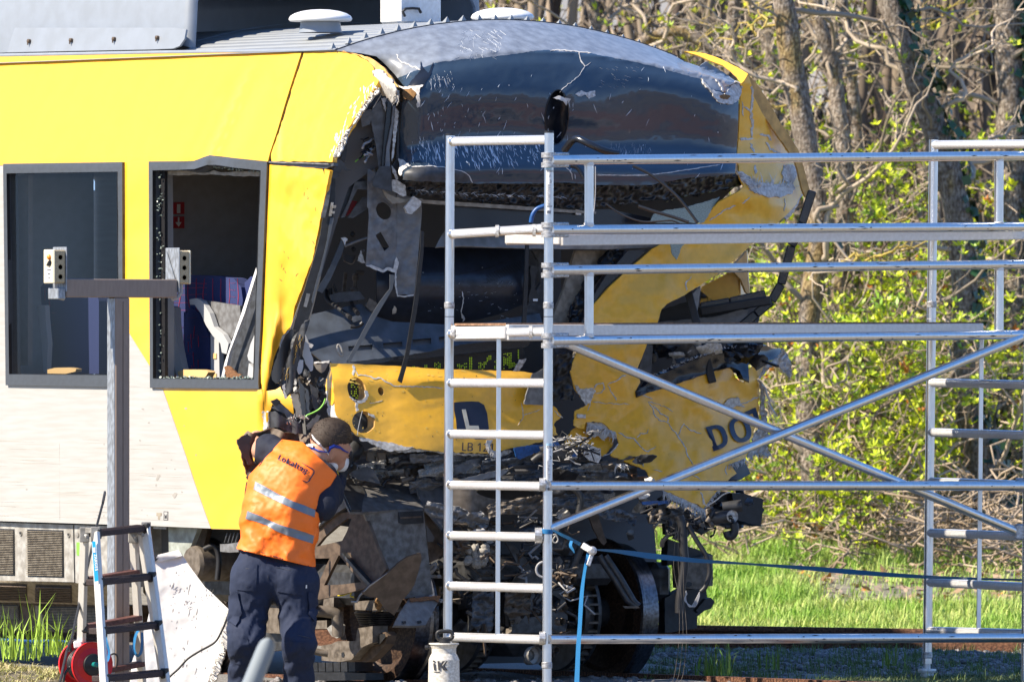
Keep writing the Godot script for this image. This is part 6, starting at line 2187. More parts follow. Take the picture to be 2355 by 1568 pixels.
	fray(fp, "F", [965,1210,1100,1280,1200,1330,1290,1370], f_far, Vector2(-0.15,1), 22,120, M.fibre, 0.35,1.7)
	cut(fp, "torn_fibres", "F", [960,1205,1050,1240,1150,1280,1270,1340,1340,1400,1250,1370,1150,1320,1050,1290,1000,1250], f_far, M.fibre_dim, 6.0,0.006,2.0,5.0, [], -0.004)
	fray(fp, "F", [1280,1345,1330,1270,1385,1210], f_far, Vector2(0.8,0.4), 9,70, M.fibre, 0.6,1.6)
	fray(fp, "F", [1470,1010,1530,990,1600,960], f_far, Vector2(0.1,1), 14,60, M.fibre, 0.5,2.0)
	cut(fp, "backing_plate", "F", [1490,1010,1560,980,1620,960,1650,1010,1685,1080,1600,1130,1480,1130,1540,1080], func(u: float, v: float) -> Vector3: return f_far(u, v) - Vector3(0.06,0,0), M.black, 8.0,0.02,1.0,7.0)
	# web address, cut off by the tear
	var heavy := SystemFont.new()
	heavy.font_names = PackedStringArray(["Droid Sans"])
	heavy.font_weight = 700
	mb = MB.new()
	letters(mb, "DO", f_far, Vector2(1640,1039), 59.0,-0.30,0.008, heavy, 0.93,-0.02)
	part(fp, "lettering", mb, M.navy_print)
	cut(fp, "lettering", "F", [1582,612,1672,572,1700,660,1668,672,1650,620,1592,642], f_far, M.navy_print, 8.0,0.001,0,8, [], 0.003)
	# side window frame of the far side, torn out: bars, panel behind, lip below
	var bars := [[1870,438,1846,512,1822,565,1810,610], [1812,600,1798,653,1776,692,1740,722,1705,752], [1612,706,1680,694,1762,676]]
	for b in bars:
		var q := zp("D", b)
		mb = MB.new()
		for i in q.size() - 1:
			mb.bar(at(q[i].x, q[i].y, 66.5), at(q[i + 1].x, q[i + 1].y, 66.5), 0.05,0.04, toward, 0.006)
		part(t, "window_bar", mb, M.black_gloss)
	mb = MB.new()
	mb.bar(at(1612,716,66.45), at(1775,690,66.45), 0.05,0.03, toward, 0.006)
	part(t, "window_bar", mb, M.black)
	cut(t, "far_side_skin", "E", [855,1155,868,1020,1050,925,1185,785,1222,740,1230,900,1242,1085,1050,1110], func(u: float, v: float) -> Vector3: return at(u, v, 66.9 + 0.0024 * maxf(0.0, u - 1700.0) * 6.0), M.yellow_worn, 8.0,0.012)
	cut(t, "far_side_skin", "E", [1125,840,1185,785,1215,742,1222,900,1240,1085,1210,1060,1170,960,1110,900], func(u: float, v: float) -> Vector3: return at(u, v, 66.75 + 0.006 * (u - 1690.0)), M.yellow_inner, 8.0,0.012)
	cut(t, "side_lining", "E", [795,1075,860,1015,850,1120,835,1230,790,1180], at_nose(-0.1), M.grey_panel, 8.0,0.01,0.6,7.0)
	cut(t, "side_lining", "E", [540,1290,800,1265,1000,1245,1180,1190,1225,1200,1215,1260,1190,1305,520,1310], func(u: float, v: float) -> Vector3: return at(u, v, 66.5), M.grey_panel, 9.0,0.01,0.8,7.0)
	cut(t, "side_lining", "E", [560,1195,760,1130,860,1180,1200,1150,1330,1100,1390,1110,1220,1190,1000,1240,850,1270,540,1290], func(u: float, v: float) -> Vector3: return at(u, v, 66.55), M.black, 9.0,0.02,0.8,7.0)
	cut(t, "cab_side_wall", "D", [1520,690,1600,660,1640,690,1760,690,1740,760,1720,850,1600,880,1470,905,1480,830], func(u: float, v: float) -> Vector3: return at(u, v, 66.9), M.interior_shade, 20.0,0.02)
	# fat black window lip above the bumper, with debris behind it
	cut(t, "window_lip", "F", [755,488,752,450,800,420,900,330,1000,288,1150,220,1300,165,1400,130,1500,108,1620,100,1750,98,1800,120,1850,118,1872,150,1850,192,1760,212,1660,225,1600,245,1590,300,1585,385,1540,355,1530,290,1480,262,1360,290,1240,330,1150,360,1040,400,940,430,830,462], func(u: float, v: float) -> Vector3: return f_far(u, v) + Vector3(0.03 + 0.02 * sin((v + u * 0.3) * 0.06), 0,0), M.black_gloss, 7.0,0.03,0.8,7.0)
	fray(t, "F", [900,320,1150,215,1400,125,1600,95], at_nose(0.1), Vector2(0.4,-1), 4,120, M.scratch, 0.9,1.4, "glass_crumbs")
	cut(t, "corner_stay", "F", [835,90,885,95,875,300,870,330,775,285,810,170], at_nose(0.0), M.grey_dark, 8.0,0.02)
	for i in 44:
		var c := z1("F", R(870,1750), R(80,230))
		if c.y > 860.0 - (c.x - 1500.0) * 0.12:
			continue
		scrap(t, c.x, c.y, R(65.9,66.5), R(8,22), [M.black, M.grey_dark, M.grey_mid, M.fibre_dim, M.black_gloss][i % 5], R(1.0,2.6), R(-0.4,0.2))
	for i in 10:
		var a := z1("F", R(880,1700), R(90,240))
		mb = MB.new()
		mb.bar(at(a.x, a.y, 66.2), at(a.x + R(20,60), a.y + R(-25,30), 66.0), 0.02,0.012)
		part(t, "broken_bar", mb, [M.black, M.grey_mid, M.steel_dusty][i % 3])
	mb = MB.new()
	mb.bar(at(1575,640,66.1), at(1640,880,66.0), 0.045,0.03, toward, 0.004)
	part(t, "window_bar", mb, M.black)

func pz(z: float) -> Callable:
	return func(u: float, v: float) -> Vector3: return on_z(u, v, z)

func px(x: float) -> Callable:
	return func(u: float, v: float) -> Vector3: return on_x(u, v, x)

func wheel(root: Node3D, c: Vector3, out: float, label: String) -> Node3D:
	# out = +1: web face and axle end towards +z
	var w := Node3D.new()
	w.name = numbered(root, "wheel")
	root.add_child(w, true)
	w.set_meta("label", label)
	var b := Basis(Vector3.RIGHT, PI / 2.0 * out)
	var t := Transform3D(b, c)
	var mb := MB.new()
	mb.lathe(t, [Vector2(0.385,0.0), Vector2(0.388,-0.05), Vector2(0.391,-0.09), Vector2(0.40,-0.105), Vector2(0.415,-0.112), Vector2(0.415,-0.128), Vector2(0.40,-0.135)], 64)
	part(w, "tread", mb, M.wheel_tread)
	mb = MB.new()
	mb.lathe(t, [Vector2(0.0,0.03), Vector2(0.075,0.03), Vector2(0.09,0.02), Vector2(0.11,-0.02), Vector2(0.16,-0.045), Vector2(0.27,-0.055), Vector2(0.315,-0.03), Vector2(0.33,0.0), Vector2(0.385,0.0)], 56)
	mb.lathe(t, [Vector2(0.40,-0.135), Vector2(0.33,-0.135), Vector2(0.31,-0.11), Vector2(0.18,-0.085), Vector2(0.09,-0.12), Vector2(0.0,-0.12)], 56)
	part(w, "disc", mb, M.wheel_brown)
	return w

func undercarriage(t: Node3D) -> void:
	var mb: MB
	var wn := on_z(866,1416,0.82)
	wheel(t, wn, 1.0, "near wheel, brown dusty disc")
	wheel(t, Vector3(wn.x - 1.9, wn.y, 0.82), 1.0, "second near wheel behind the worker's legs")
	wheel(t, Vector3(wn.x, wn.y, -0.82), -1.0, "far wheel with its bright worn tread")
	wheel(t, Vector3(wn.x - 1.9, wn.y, -0.82), -1.0, "second far wheel deep in the shade")
	for k in 2:
		mb = MB.new()
		var x := wn.x - 1.9 * k
		mb.tube([Vector3(x, wn.y, -0.8), Vector3(x, wn.y, 0.8)], 0.085,16)
		part(t, "axle", mb, M.steel_dark)
	# vented brake disc on the axle
	for zd in [-0.42,0.28]:
		mb = MB.new()
		var bt := Transform3D(Basis(Vector3.RIGHT, PI / 2.0), Vector3(wn.x, wn.y, zd))
		mb.lathe(bt, [Vector2(0.09,0.055), Vector2(0.15,0.06), Vector2(0.32,0.055), Vector2(0.325,0.03), Vector2(0.30,0.03)], 48)
		mb.lathe(bt, [Vector2(0.30,-0.03), Vector2(0.325,-0.03), Vector2(0.32,-0.055), Vector2(0.15,-0.06), Vector2(0.09,-0.055)], 48)
		mb.lathe(bt, [Vector2(0.29,0.03), Vector2(0.29,-0.03)], 48)
		var bd := part(t, "brake_disc", mb, M.steel_dark)
		for i in 40:
			var a := TAU * i / 40.0
			mb = MB.new()
			var e := Vector3(cos(a), sin(a), 0)
			mb.box(Transform3D(Basis(e, Vector3(-e.y, e.x, 0), Vector3(0,0,1)), Vector3(wn.x, wn.y, zd) + e * 0.31), Vector3(0.03,0.012,0.066))
			part(bd, "vent_rib", mb, M.steel_dusty)
	# bogie frame and gearbox masses in the dark
	mb = MB.new()
	mb.box(Transform3D(Basis(), Vector3(-0.9,0.62,0.0)), Vector3(2.6,0.16,1.0), 0.04)
	mb.box(Transform3D(Basis(), Vector3(-0.95,0.55,1.0)), Vector3(2.2,0.22,0.14), 0.04)
	mb.box(Transform3D(Basis(), Vector3(-0.95,0.55,-1.0)), Vector3(2.2,0.22,0.14), 0.04)
	part(t, "bogie_frame", mb, M.steel_dark)
	mb = MB.new()
	mb.box(Transform3D(Basis(Vector3.UP, 0.2), Vector3(0.12,0.36,0.08)), Vector3(0.5,0.42,0.34), 0.07)
	var gb := part(t, "gearbox", mb, M.steel_dark)
	for i in 9:
		mb = MB.new()
		var q := z1("H", R(60,340), R(1250,1410)) if i < 5 else z1("H", R(370,470), 760 + (i - 5) * 110)
		mb.lathe(Transform3D(Basis(Vector3.FORWARD, -PI / 2.0), at(q.x, q.y, 64.95)), [Vector2(0.022,-0.03), Vector2(0.022,0.025), Vector2(0.012,0.03), Vector2(0,0.03)], 6, false)
		part(gb, "bolt", mb, M.steel_dusty)
	mb = MB.new()
	var bo := z1("H", 155,1360)
	mb.lathe(Transform3D(Basis(Vector3.FORWARD, -PI / 2.0), at(bo.x, bo.y, 64.85)), [Vector2(0.05,-0.04), Vector2(0.05,0.0), Vector2(0.03,0.01), Vector2(0.03,0.03), Vector2(0,0.03)], 12)
	part(gb, "drain_plug", mb, M.steel_light)
	# ring of studs on the gear cover
	cut(t, "gear_cover", "H", [0,760,60,690,200,650,330,690,400,820,440,960,450,1100,430,1180,0,1180], px(0.42), M.steel_dark, 14.0,0.03)
	for i in 5:
		var c: Vector2 = [z1("H", 405,770), z1("H", 450,868), z1("H", 470,990), z1("H", 480,1115), z1("H", 360,700)][i]
		mb = MB.new()
		mb.lathe(Transform3D(Basis(Vector3.FORWARD, -PI / 2.0), on_x(c.x, c.y, 0.42)), [Vector2(0.022,-0.05), Vector2(0.022,0.04), Vector2(0.012,0.05), Vector2(0,0.05)], 6, false)
		part(t, "stud", mb, M.steel_dark)
	# obstacle deflector: front plate, lit top, brown side web with openings
	cut(t, "deflector_plate", "G", [385,395,520,384,800,372,812,450,830,620,850,800,868,965,760,980,640,1000,600,900,545,790,470,600], px(0.57), M.deflector_steel, 12.0,0.015,0,8, [], 0, "dark steel front plate of the obstacle deflector")
	cut(t, "deflector_mark", "G", [628,392,800,384,806,470,660,480,632,468], px(0.575), M.black, 12.0,0.003)
	cut(t, "deflector_mark", "G", [640,428,790,420,790,432,642,440], px(0.58), M.steel_brown, 12.0,0.002)
	var ft := func(u: float, v: float) -> Vector3: return on_x(u, v, 0.58 - 0.0052 * (1174.0 - v))
	cut(t, "deflector_top", "G", [215,200,300,205,380,212,470,208,560,194,650,190,735,186,770,270,806,370,640,372,520,384,385,396,345,394,290,392,270,350,240,270], ft, M.deflector_steel, 10.0,0.012,0.4,9.0, [], 0, "sunlit bent top plate of the obstacle deflector")
	cut(t, "deflector_top", "G", [40,520,110,450,180,340,215,205,245,270,275,355,200,400,120,460], pz(1.32), M.deflector_steel, 10.0,0.02)
	cut(t, "weld_plate", "G", [218,206,300,208,370,215,395,270,380,320,372,390,300,392,280,350], ft, M.steel_dark, 9.0,0.008,0,8, [], 0.01)
	var w1 := zp("G", [60,632,110,570,190,500,270,440,302,440,270,530,238,592,150,612])
	var w2 := zp("G", [30,716,150,714,120,780,90,850,40,905])
	var w3 := zp("G", [112,902,160,800,215,690,240,720,300,800,370,880,230,896])
	for w in [w1, w2, w3]:
		w.reverse()
	mb = MB.new()
	sheet(mb, zp("G", [20,600,50,525,120,460,200,402,290,394,345,396,385,398,430,500,480,640,545,790,500,850,420,912,300,950,150,985,60,1005,20,940]), pz(1.30), 10.0,0.02, [w1, w2, w3])
	part(t, "deflector_web", mb, M.steel_brown, "brown side web of the deflector with three openings")
	cut(t, "web_rib", "G", [225,680,240,676,330,780,440,900,425,915,320,800], pz(1.33), M.steel_dark, 10.0,0.03)
	cut(t, "deflector_web", "G", [806,372,870,460,935,545,940,690,900,720,850,745,830,620], px(0.49), M.steel_brown, 10.0,0.015)
	cut(t, "web_opening", "G", [820,480,850,520,880,570,870,600,832,600], px(0.512), M.interior_shade, 10.0,0.002)
	cut(t, "bent_plate", "G", [735,186,780,110,835,60,945,92,1000,110,1060,160,1000,260,950,300,935,520,880,460,806,370], func(u: float, v: float) -> Vector3: return on_x(u, v, 0.45 + 0.0011 * (v - 1100.0) + 0.02 * sin(u * 0.05)), M.grey_mid, 9.0,0.01,0.6,8.0)
	cut(t, "bent_plate", "12", [890,200,1000,240,1130,340,1240,370,1360,378,1420,415,1550,400,1700,320,1700,360,1600,440,1545,470,1400,440,1300,460,1150,510,1050,540,960,530], func(u: float, v: float) -> Vector3: return on_x(u, v, 0.67 + 0.05 * sin(u * 0.03)), M.steel_dusty, 9.0,0.008,1.2,7.0)
	cut(t, "deflector_blade", "G", [378,952,420,910,560,810,640,740,690,705,740,690,786,680,790,722,770,800,740,900,700,960,655,1005,625,1070,600,1112,540,1070,480,985,430,985,385,965], func(u: float, v: float) -> Vector3: return on_x(u, v, 0.75 + 0.0006 * (u - 870.0) - 0.0006 * (v - 1340.0)), M.steel_brown, 10.0,0.015,0.3,9.0)
	mb = MB.new()
	strip(mb, zp("G", [385,948,430,905,550,818]), func(u: float, v: float) -> Vector3: return on_x(u, v, 0.77 + 0.0006 * (u - 870.0) - 0.0006 * (v - 1340.0)), 2.6,0.004)
	part(t, "torn_bright_edge", mb, M.steel_light)
	pipe(t, "bent_rod", "G", [385,950,360,975,340,1018,300,1018], 64.5,0.007, M.steel_light, 6, false)
	cut(t, "deflector_foot", "G", [597,1180,640,1090,705,992,800,982,925,974,900,1030,850,1120,818,1178,720,1184], func(u: float, v: float) -> Vector3: return on_x(u, v, 0.77 - 0.0016 * (1440.0 - v)), M.grey_panel, 9.0,0.02,0.4,9.0)
	cut(t, "deflector_foot_edge", "G", [705,992,800,982,925,974,905,1022,880,1000,800,1010,712,1014], func(u: float, v: float) -> Vector3: return on_x(u, v, 0.785 - 0.0016 * (1440.0 - v)), M.wood_brown, 9.0,0.004,1.0,6.0)
	for c in [Vector2(668,1160), Vector2(775,1157)]:
		cut(t, "bolt_hole", "G", [c.x - 14, c.y - 8, c.x + 12, c.y - 12, c.x + 16, c.y + 4, c.x - 8, c.y + 10], func(u: float, v: float) -> Vector3: return on_x(u, v, 0.78 - 0.0016 * (1440.0 - v)), M.black, 9.0,0.002)
	# axle box, springs, sand pipe: dusty and sunlit in places
	cut(t, "axle_box", "G", [92,1322,160,1310,200,1290,330,1290,345,1200,450,1186,448,1300,380,1330,300,1420,220,1434,95,1425], pz(1.14), M.steel_dusty, 10.0,0.10,0.3,9.0, [], 0, "dusty brown axle box with stamped figures")
	mb = MB.new()
	for r in 4:
		for c in 5:
			if R(0,1) < 0.75:
				strip(mb, zp("G", [178 + c * 8,1352 + r * 14,183 + c * 8,1352 + r * 14]), pz(1.145), 2.4,0.001)
	part(t, "stamped_figures", mb, M.print)
	cut(t, "box_hole", "G", [232,1370,246,1366,254,1384,248,1402,234,1400], pz(1.143), M.black, 10.0,0.002)
	cut(t, "axle_arm", "G", [450,1245,540,1225,555,1250,540,1310,460,1400,400,1436,300,1430,380,1340], pz(1.08), M.steel_brown, 10.0,0.06)
	cut(t, "arm_opening", "G", [405,1310,470,1250,530,1238,538,1260,500,1310,420,1320], pz(1.10), M.black, 10.0,0.003)
	for i in 6:
		mb = MB.new()
		var q := z1("G", 470,1092 + i * 16)
		mb.lathe(Transform3D(Basis(), on_z(q.x, q.y, 0.98)), [Vector2(0,-0.008), Vector2(0.115 - 0.006 * i, -0.008), Vector2(0.12 - 0.006 * i, 0.0), Vector2(0.11 - 0.006 * i, 0.007), Vector2(0,0.007)], 20)
		part(t, "rubber_spring", mb, M.black)
	cut(t, "spring_seat", "G", [312,1018,380,1010,520,1000,590,1060,590,1088,420,1076,318,1072], pz(1.06), M.steel_dusty, 10.0,0.06)
	cut(t, "shackle", "G", [462,990,505,985,512,1060,470,1086,446,1088], pz(1.13), M.steel_dusty, 10.0,0.03)
	mb = MB.new()
	var sq := z1("G", 488,1030)
	mb.lathe(Transform3D(Basis(Vector3.RIGHT, PI / 2.0), on_z(sq.x, sq.y, 1.16)), [Vector2(0.018,-0.02), Vector2(0.035,0.0), Vector2(0.018,0.012), Vector2(0,0.0)], 14)
	part(t, "shackle_bolt", mb, M.foam_brown)
	cut(t, "sand_box", "G", [110,988,180,985,178,1052,105,1052], pz(1.1), M.steel_dusty, 10.0,0.08)
	pipe(t, "sand_pipe", "G", [50,1080,120,1085,190,1100,205,1140,205,1260], 64.9,0.032, M.steel_dusty, 12)
	cut(t, "sand_pipe_collar", "G", [45,1148,130,1145,132,1205,45,1205], pz(1.1), M.steel_dusty, 10.0,0.06)
	cut(t, "mud_plate", "G", [130,1200,200,1150,240,1180,230,1250,200,1270,160,1250], pz(1.12), M.steel_light, 10.0,0.02)
	pipe(t, "brake_rod", "G", [25,1355,80,1368,140,1376], 64.9,0.02, M.steel_dusty, 10, false)
	for i in 6:
		cut(t, "brake_block", "G", [20 + i * 52,1440 - i, 66 + i * 52,1438 - i, 68 + i * 52,1500,22 + i * 52,1502], pz(0.98), M.black, 14.0,0.12)
	cut(t, "brake_beam", "G", [0,1506,250,1505,400,1512,402,1560,0,1566], pz(1.0), M.black, 14.0,0.12)
	cut(t, "cross_beam", "A", [200,1250,230,1150,300,1110,360,1180,330,1300,230,1295], pz(1.0), M.steel_dusty, 10.0,0.06)
	cut(t, "bogie_fitting", "A", [190,1290,330,1300,335,1390,280,1395,230,1400,190,1380], pz(0.95), M.steel_dark, 10.0,0.06)
	pipe(t, "yellow_wire", "G", [205,975,240,972,275,960,300,955,295,975,320,985], 64.8,0.004, M.glove_yellow, 6)
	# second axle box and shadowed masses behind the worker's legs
	cut(t, "bogie_fitting", "02", [1330,690,1440,680,1560,700,1560,1000,1300,1000,1300,820], pz(0.95), M.interior_shade, 16.0,0.1)
	# far axle box and hoses at the far end
	cut(t, "far_axle_box", "H", [1385,600,1470,590,1590,560,1616,552,1616,800,1560,810,1480,830,1395,820], px(0.28), M.steel_dusty, 10.0,0.12,0.6,9.0)
	cut(t, "box_hole", "H", [1398,780,1420,765,1448,778,1445,800,1418,812,1398,800], px(0.285), M.black, 10.0,0.003)
	cut(t, "far_axle_mount", "H", [1250,420,1400,480,1600,545,1616,560,1600,600,1390,620,1250,640], px(0.2), M.black, 12.0,0.06,0.8,9.0)
	cut(t, "far_axle_mount", "H", [1380,820,1560,812,1570,900,1625,925,1560,990,1490,1050,1490,1140,1230,1180,1230,900], px(0.15), M.black, 12.0,0.06,0.6,9.0)
	cut(t, "mount_tongue", "H", [1560,905,1600,895,1630,930,1600,985,1500,1020,1480,1000], px(0.3), M.black, 9.0,0.03,0.4,8.0)
	pipe(t, "hose", "H", [1345,240,1370,330,1380,500,1385,640,1350,900,1345,1020], 64.9,0.024, M.cable, 10)
	pipe(t, "hose", "H", [1420,320,1480,430,1560,560,1590,680,1560,800,1520,850], 64.9,0.014, M.cable, 10)
	for i in 3:
		pipe(t, "torn_wire", "H", [1322 + i * 14,330 + i * 20,1300 + i * 38,640,1340 + i * 22,900,1345 + i * 30,1200,1310 + i * 34,1500,1280 + i * 30,1590], 64.7 - i * 0.02,0.0014, M.steel_dusty, 5)
	for i in 4:
		pipe(t, "torn_wire", "H", [1400 + i * 3,840 + i * 8,1400 - i * 4,920,1440 + i * 10,970,1510,850 + i * 10], 64.6,0.0028, M.wire_grey, 5)
	pipe(t, "brake_linkage", "H", [700,560,820,740,930,920,1010,975], 65.5,0.02, M.steel_dark, 10, false)
	pipe(t, "brake_linkage", "H", [750,560,870,740,980,930,1020,965], 65.5,0.02, M.steel_dark, 10, false)
	cut(t, "linkage_foot", "H", [890,965,1010,968,1034,980,910,982], at_depth(65.4), M.steel_dusty, 9.0,0.03)
	pipe(t, "brake_linkage", "H", [560,480,510,600,470,700], 65.2,0.022, M.steel_dark, 10, false)
	# torn coupling head and pipes at the far lower corner
	pipe(t, "buffer_tube", "22", [300,500,380,488,440,482], 65.0,0.035, M.steel_dark, 16, false)
	mb = MB.new()
	var bt2 := z1("22", 441,482)
	mb.lathe(Transform3D(Basis(Vector3.FORWARD, -PI / 2.0), at(bt2.x, bt2.y, 64.96)), [Vector2(0.034,-0.01), Vector2(0.034,0.004), Vector2(0.014,0.004), Vector2(0.012,-0.006), Vector2(0,-0.006)], 18)
	part(t, "tube_end", mb, M.fibre_dim)
	pipe(t, "buffer_tube", "22", [380,430,440,420,505,412], 65.1,0.034, M.steel_dark, 16, false)
	cut(t, "coupling_block", "22", [440,330,520,330,590,352,650,372,640,420,655,440,640,470,632,548,560,530,470,505,460,440], px(0.35), M.black, 9.0,0.12,1.0,7.0)
	cut(t, "coupling_block", "22", [300,330,360,318,430,325,460,420,380,470,300,460,290,400], px(0.30), M.black, 9.0,0.08,1.0,7.0)
	pipe(t, "coupling_hook", "22", [455,530,458,580,440,612,415,612,405,580], 64.95,0.022, M.black, 10)
	cut(t, "hanging_rubber", "22", [0,420,100,440,250,470,330,540,250,600,200,570,120,640,40,600,0,600], px(0.3), M.black, 9.0,0.03,1.8,7.0)
	pipe(t, "torn_wire", "22", [250,360,270,410,330,380,380,340,430,320], 64.7,0.004, M.fibre_dim, 6)

# a long crushed sheet with folds running along it
func crushed(t: Node3D, c: Vector2, w: float, h: float, off: float, m: Material, turn: float) -> void:
	var o := PackedVector2Array()
	var k := 7
	for i in k:
		o.append(c + Vector2((i / 6.0 - 0.5) * w, -h * R(0.25,0.6)).rotated(turn))
	for i in k:
		o.append(c + Vector2((0.5 - i / 6.0) * w, h * R(0.25,0.6)).rotated(turn))
	o = ragged(o, 8.0,1.4)
	var s := R(0,99)
	var f := func(u: float, v: float) -> Vector3:
		var q := (Vector2(u, v) - c).rotated(-turn)
		var b := 0.045 * nz.get_noise_2d(q.x * 0.010 + s, q.y * 0.05) + 0.05 * absf(nz.get_noise_2d(q.x * 0.018 + s, q.y * 0.03 + 50.0)) - 0.0012 * q.y * sin(s)
		return f_nose(u, v, off + b)
	var mb := MB.new()
	sheet(mb, o, f, 5.0,0.004)
	part(t, "crushed_sheet", mb, m)

func wreck_debris(t: Node3D) -> void:
	var dark := [M.black, M.grey_dark, M.steel_dark, M.black_gloss, M.grey_mid]
	var mixed := [M.black, M.grey_dark, M.grey_mid, M.fibre_dim, M.steel_dusty, M.black_gloss, M.grey_panel]
	# painted shade: dark sheets behind the bumper and under the cab, so that gaps read black
	cut(t, "cab_gap_shade", "D", [690,860,1480,860,1500,1000,1560,1140,1500,1200,1000,1240,720,1200], px(-0.60), M.interior_shade, 60.0,0.03)
	cut(t, "underframe_gap_shade", "D", [990,1150,1500,1150,1512,1300,1500,1420,1470,1520,990,1530], px(-0.9), M.interior_shade, 60.0,0.03)
	# torn trim between the corner post and the bumper
	for i in 46:
		var c := z1("K", R(620,1160), R(640,1320))
		if c.x < 660.0 + (c.y - 840.0) * 0.1 and c.y < 905.0:
			continue
		scrap(t, c.x, c.y, R(64.9,65.35), R(6,15), mixed[rng.randi_range(0,6)], R(0.4,0.9), R(-0.5,0.5))
	for l in [[640,1010,740,1010,800,1340,720,1330], [735,800,830,930,845,1340,780,1340], [840,920,880,960,900,1300,850,1320], [890,860,1010,940,1000,1250,950,1200]]:
		cut(t, "torn_trim", "K", l, at_nose(R(-0.08,0.04)), [M.grey_dark, M.grey_cloth, M.grey_mid, M.frame][rng.randi_range(0,3)], 7.0,0.01,1.6,5.0)
	cut(t, "torn_trim", "K", [1000,870,1110,790,1120,820,1020,915], at_nose(0.05), M.navy_plastic, 7.0,0.01,0.6,6.0)
	cut(t, "torn_trim", "K", [368,1105,450,1072,500,1110,420,1175], at_nose(0.26), M.black, 7.0,0.03,0.6,6.0)
	cut(t, "torn_trim", "K", [345,1190,420,1175,500,1130,600,1230,680,1320,600,1350,560,1280,460,1240], at_nose(0.24), M.grey_mid, 7.0,0.008,1.0,6.0)
	cut(t, "torn_trim", "K", [340,1250,420,1240,500,1300,590,1360,680,1330,780,1440,800,1530,700,1560,560,1500,480,1460,350,1470], func(u: float, v: float) -> Vector3: return f_nose(u, v, 0.28 + 0.02 * sin(u * 0.15)), M.grey_dark, 7.0,0.008,1.2,6.0)
	cut(t, "torn_trim", "K", [850,1440,920,1370,1000,1290,1050,1300,1000,1420,900,1480,860,1500], at_nose(0.18), M.grey_mid, 7.0,0.008,1.6,5.0)
	pipe(t, "loose_wire", "K", [1110,1070,1080,1150,1020,1220,930,1270,860,1300,820,1350], 64.6,0.005, M.wire_green, 6)
	for i in 9:
		var c := z1("K", R(600,860), R(1320,1420))
		fray(t, "D", [c.x - 6, c.y, c.x + 6, c.y + 3], at_nose(0.26), Vector2(R(-1,1), -1), 10,8, M.fibre, 0.9,2.0)
	# rolled black sheet the worker leans on
	cut(t, "bent_sheet", "A", [65,200,120,150,150,165,220,150,260,130,330,160,460,170,500,150,480,250,300,230,170,180,140,260,160,330,190,370,150,440,120,420,100,330,80,270], func(u: float, v: float) -> Vector3: return f_nose(u, v, 0.20 + 0.03 * sin(u * 0.09 + v * 0.05)), M.steel_brown, 8.0,0.01,1.2,6.0)
	cut(t, "bent_sheet", "A", [62,200,120,165,140,190,130,280,150,330,130,345,95,300,75,250], at_nose(0.24), M.black, 7.0,0.02,1.6,5.0)
	cut(t, "bent_sheet", "A", [112,410,185,372,180,410,150,440,118,425], at_nose(0.26), M.grey_mid, 7.0,0.01,0.6,6.0)
	for i in 3:
		pipe(t, "loose_cable", "A", [118 + i * 8,440,108 + i * 9,520,112 + i * 7,620], 64.7,0.006, M.cable, 6)
	# crushed equipment below the bumper
	for i in 22:
		var u := R(790,1050)
		scrap(t, u, R(1025,1115), R(65.15,65.6), R(8,24), mixed[rng.randi_range(0,6)] if i % 3 == 0 else dark[rng.randi_range(0,4)], R(0.8,2.2), R(-0.8,0.8))
	for i in 12:
		var a := Vector2(R(790,1000), R(1020,1110))
		var mb := MB.new()
		mb.tube(wander(at(a.x, a.y, 64.95), at(a.x + R(-40,60), a.y + R(-30,40), 64.9), 5,0.05), R(0.006,0.02), 8)
		part(t, "broken_pipe", mb, [M.steel_dusty, M.black, M.steel_dark][i % 3])
	cut(t, "clamp", "12", [390,60,430,60,440,110,420,125,390,115], at_nose(0.02), M.steel_dusty, 8.0,0.03)
	cut(t, "clamp", "12", [455,65,515,60,510,110,470,112], at_nose(0.0), M.steel_dusty, 8.0,0.04)
	pipe(t, "broken_pipe", "12", [220,120,260,150,330,165], 64.75,0.016, M.grey_panel, 10)
	cut(t, "torn_sheet", "12", [390,150,430,170,480,270,390,250,330,240,270,200,300,180], at_nose(0.10), M.grey_dark, 8.0,0.006,1.0,6.0)
	cut(t, "torn_sheet", "12", [970,160,1060,110,1140,100,1120,140,1040,190,970,195], at_nose(0.12), M.grey_mid, 8.0,0.006,0.8,6.0)
	# crumpled floor edge with blue foil and insulation under the far half
	for i in 26:
		var u := R(1000,1500)
		var v := R(1035,1125) + maxf(0.0, (u - 1350.0) * 0.12)
		scrap(t, u, v, R(64.75,65.35), R(8,24), [M.grey_mid, M.fibre_dim, M.grey_panel, M.wool, M.black, M.grey_dark, M.blue_foil, M.navy_plastic][rng.randi_range(0,7)], R(1.0,2.6), R(-0.5,0.4), "crushed_sheet")
	var sm_ := [M.grey_mid, M.fibre_dim, M.grey_panel, M.desk, M.wool, M.grey_mid, M.steel_dusty, M.grey_panel]
	for i in 30:
		var c := Vector2(R(985,1430), R(1040,1112))
		if i > 21:
			c = Vector2(R(800,960), R(1040,1105))
		c.y += maxf(0.0, (c.x - 1350.0) * 0.15)
		crushed(t, c, R(60,170), R(14,34), R(-0.02,0.16) if i <= 21 else R(-0.2,0.0), sm_[i % 8], R(-0.28,0.22))
	for q in [[1050,1185,150,40,0.30,2], [1190,1165,140,34,0.26,6], [1330,1150,120,40,0.2,0], [1080,1260,120,46,0.1,6], [1190,1390,60,90,0.1,6], [1110,1400,50,120,0.12,0], [1400,1180,130,30,0.2,5], [1240,1220,90,50,0.05,3], [1560,1190,110,30,-0.05,5], [1660,1190,110,36,-0.1,3]]:
		crushed(t, Vector2(q[0], q[1]), q[2], q[3], q[4], sm_[q[5]], R(-0.3,0.3))
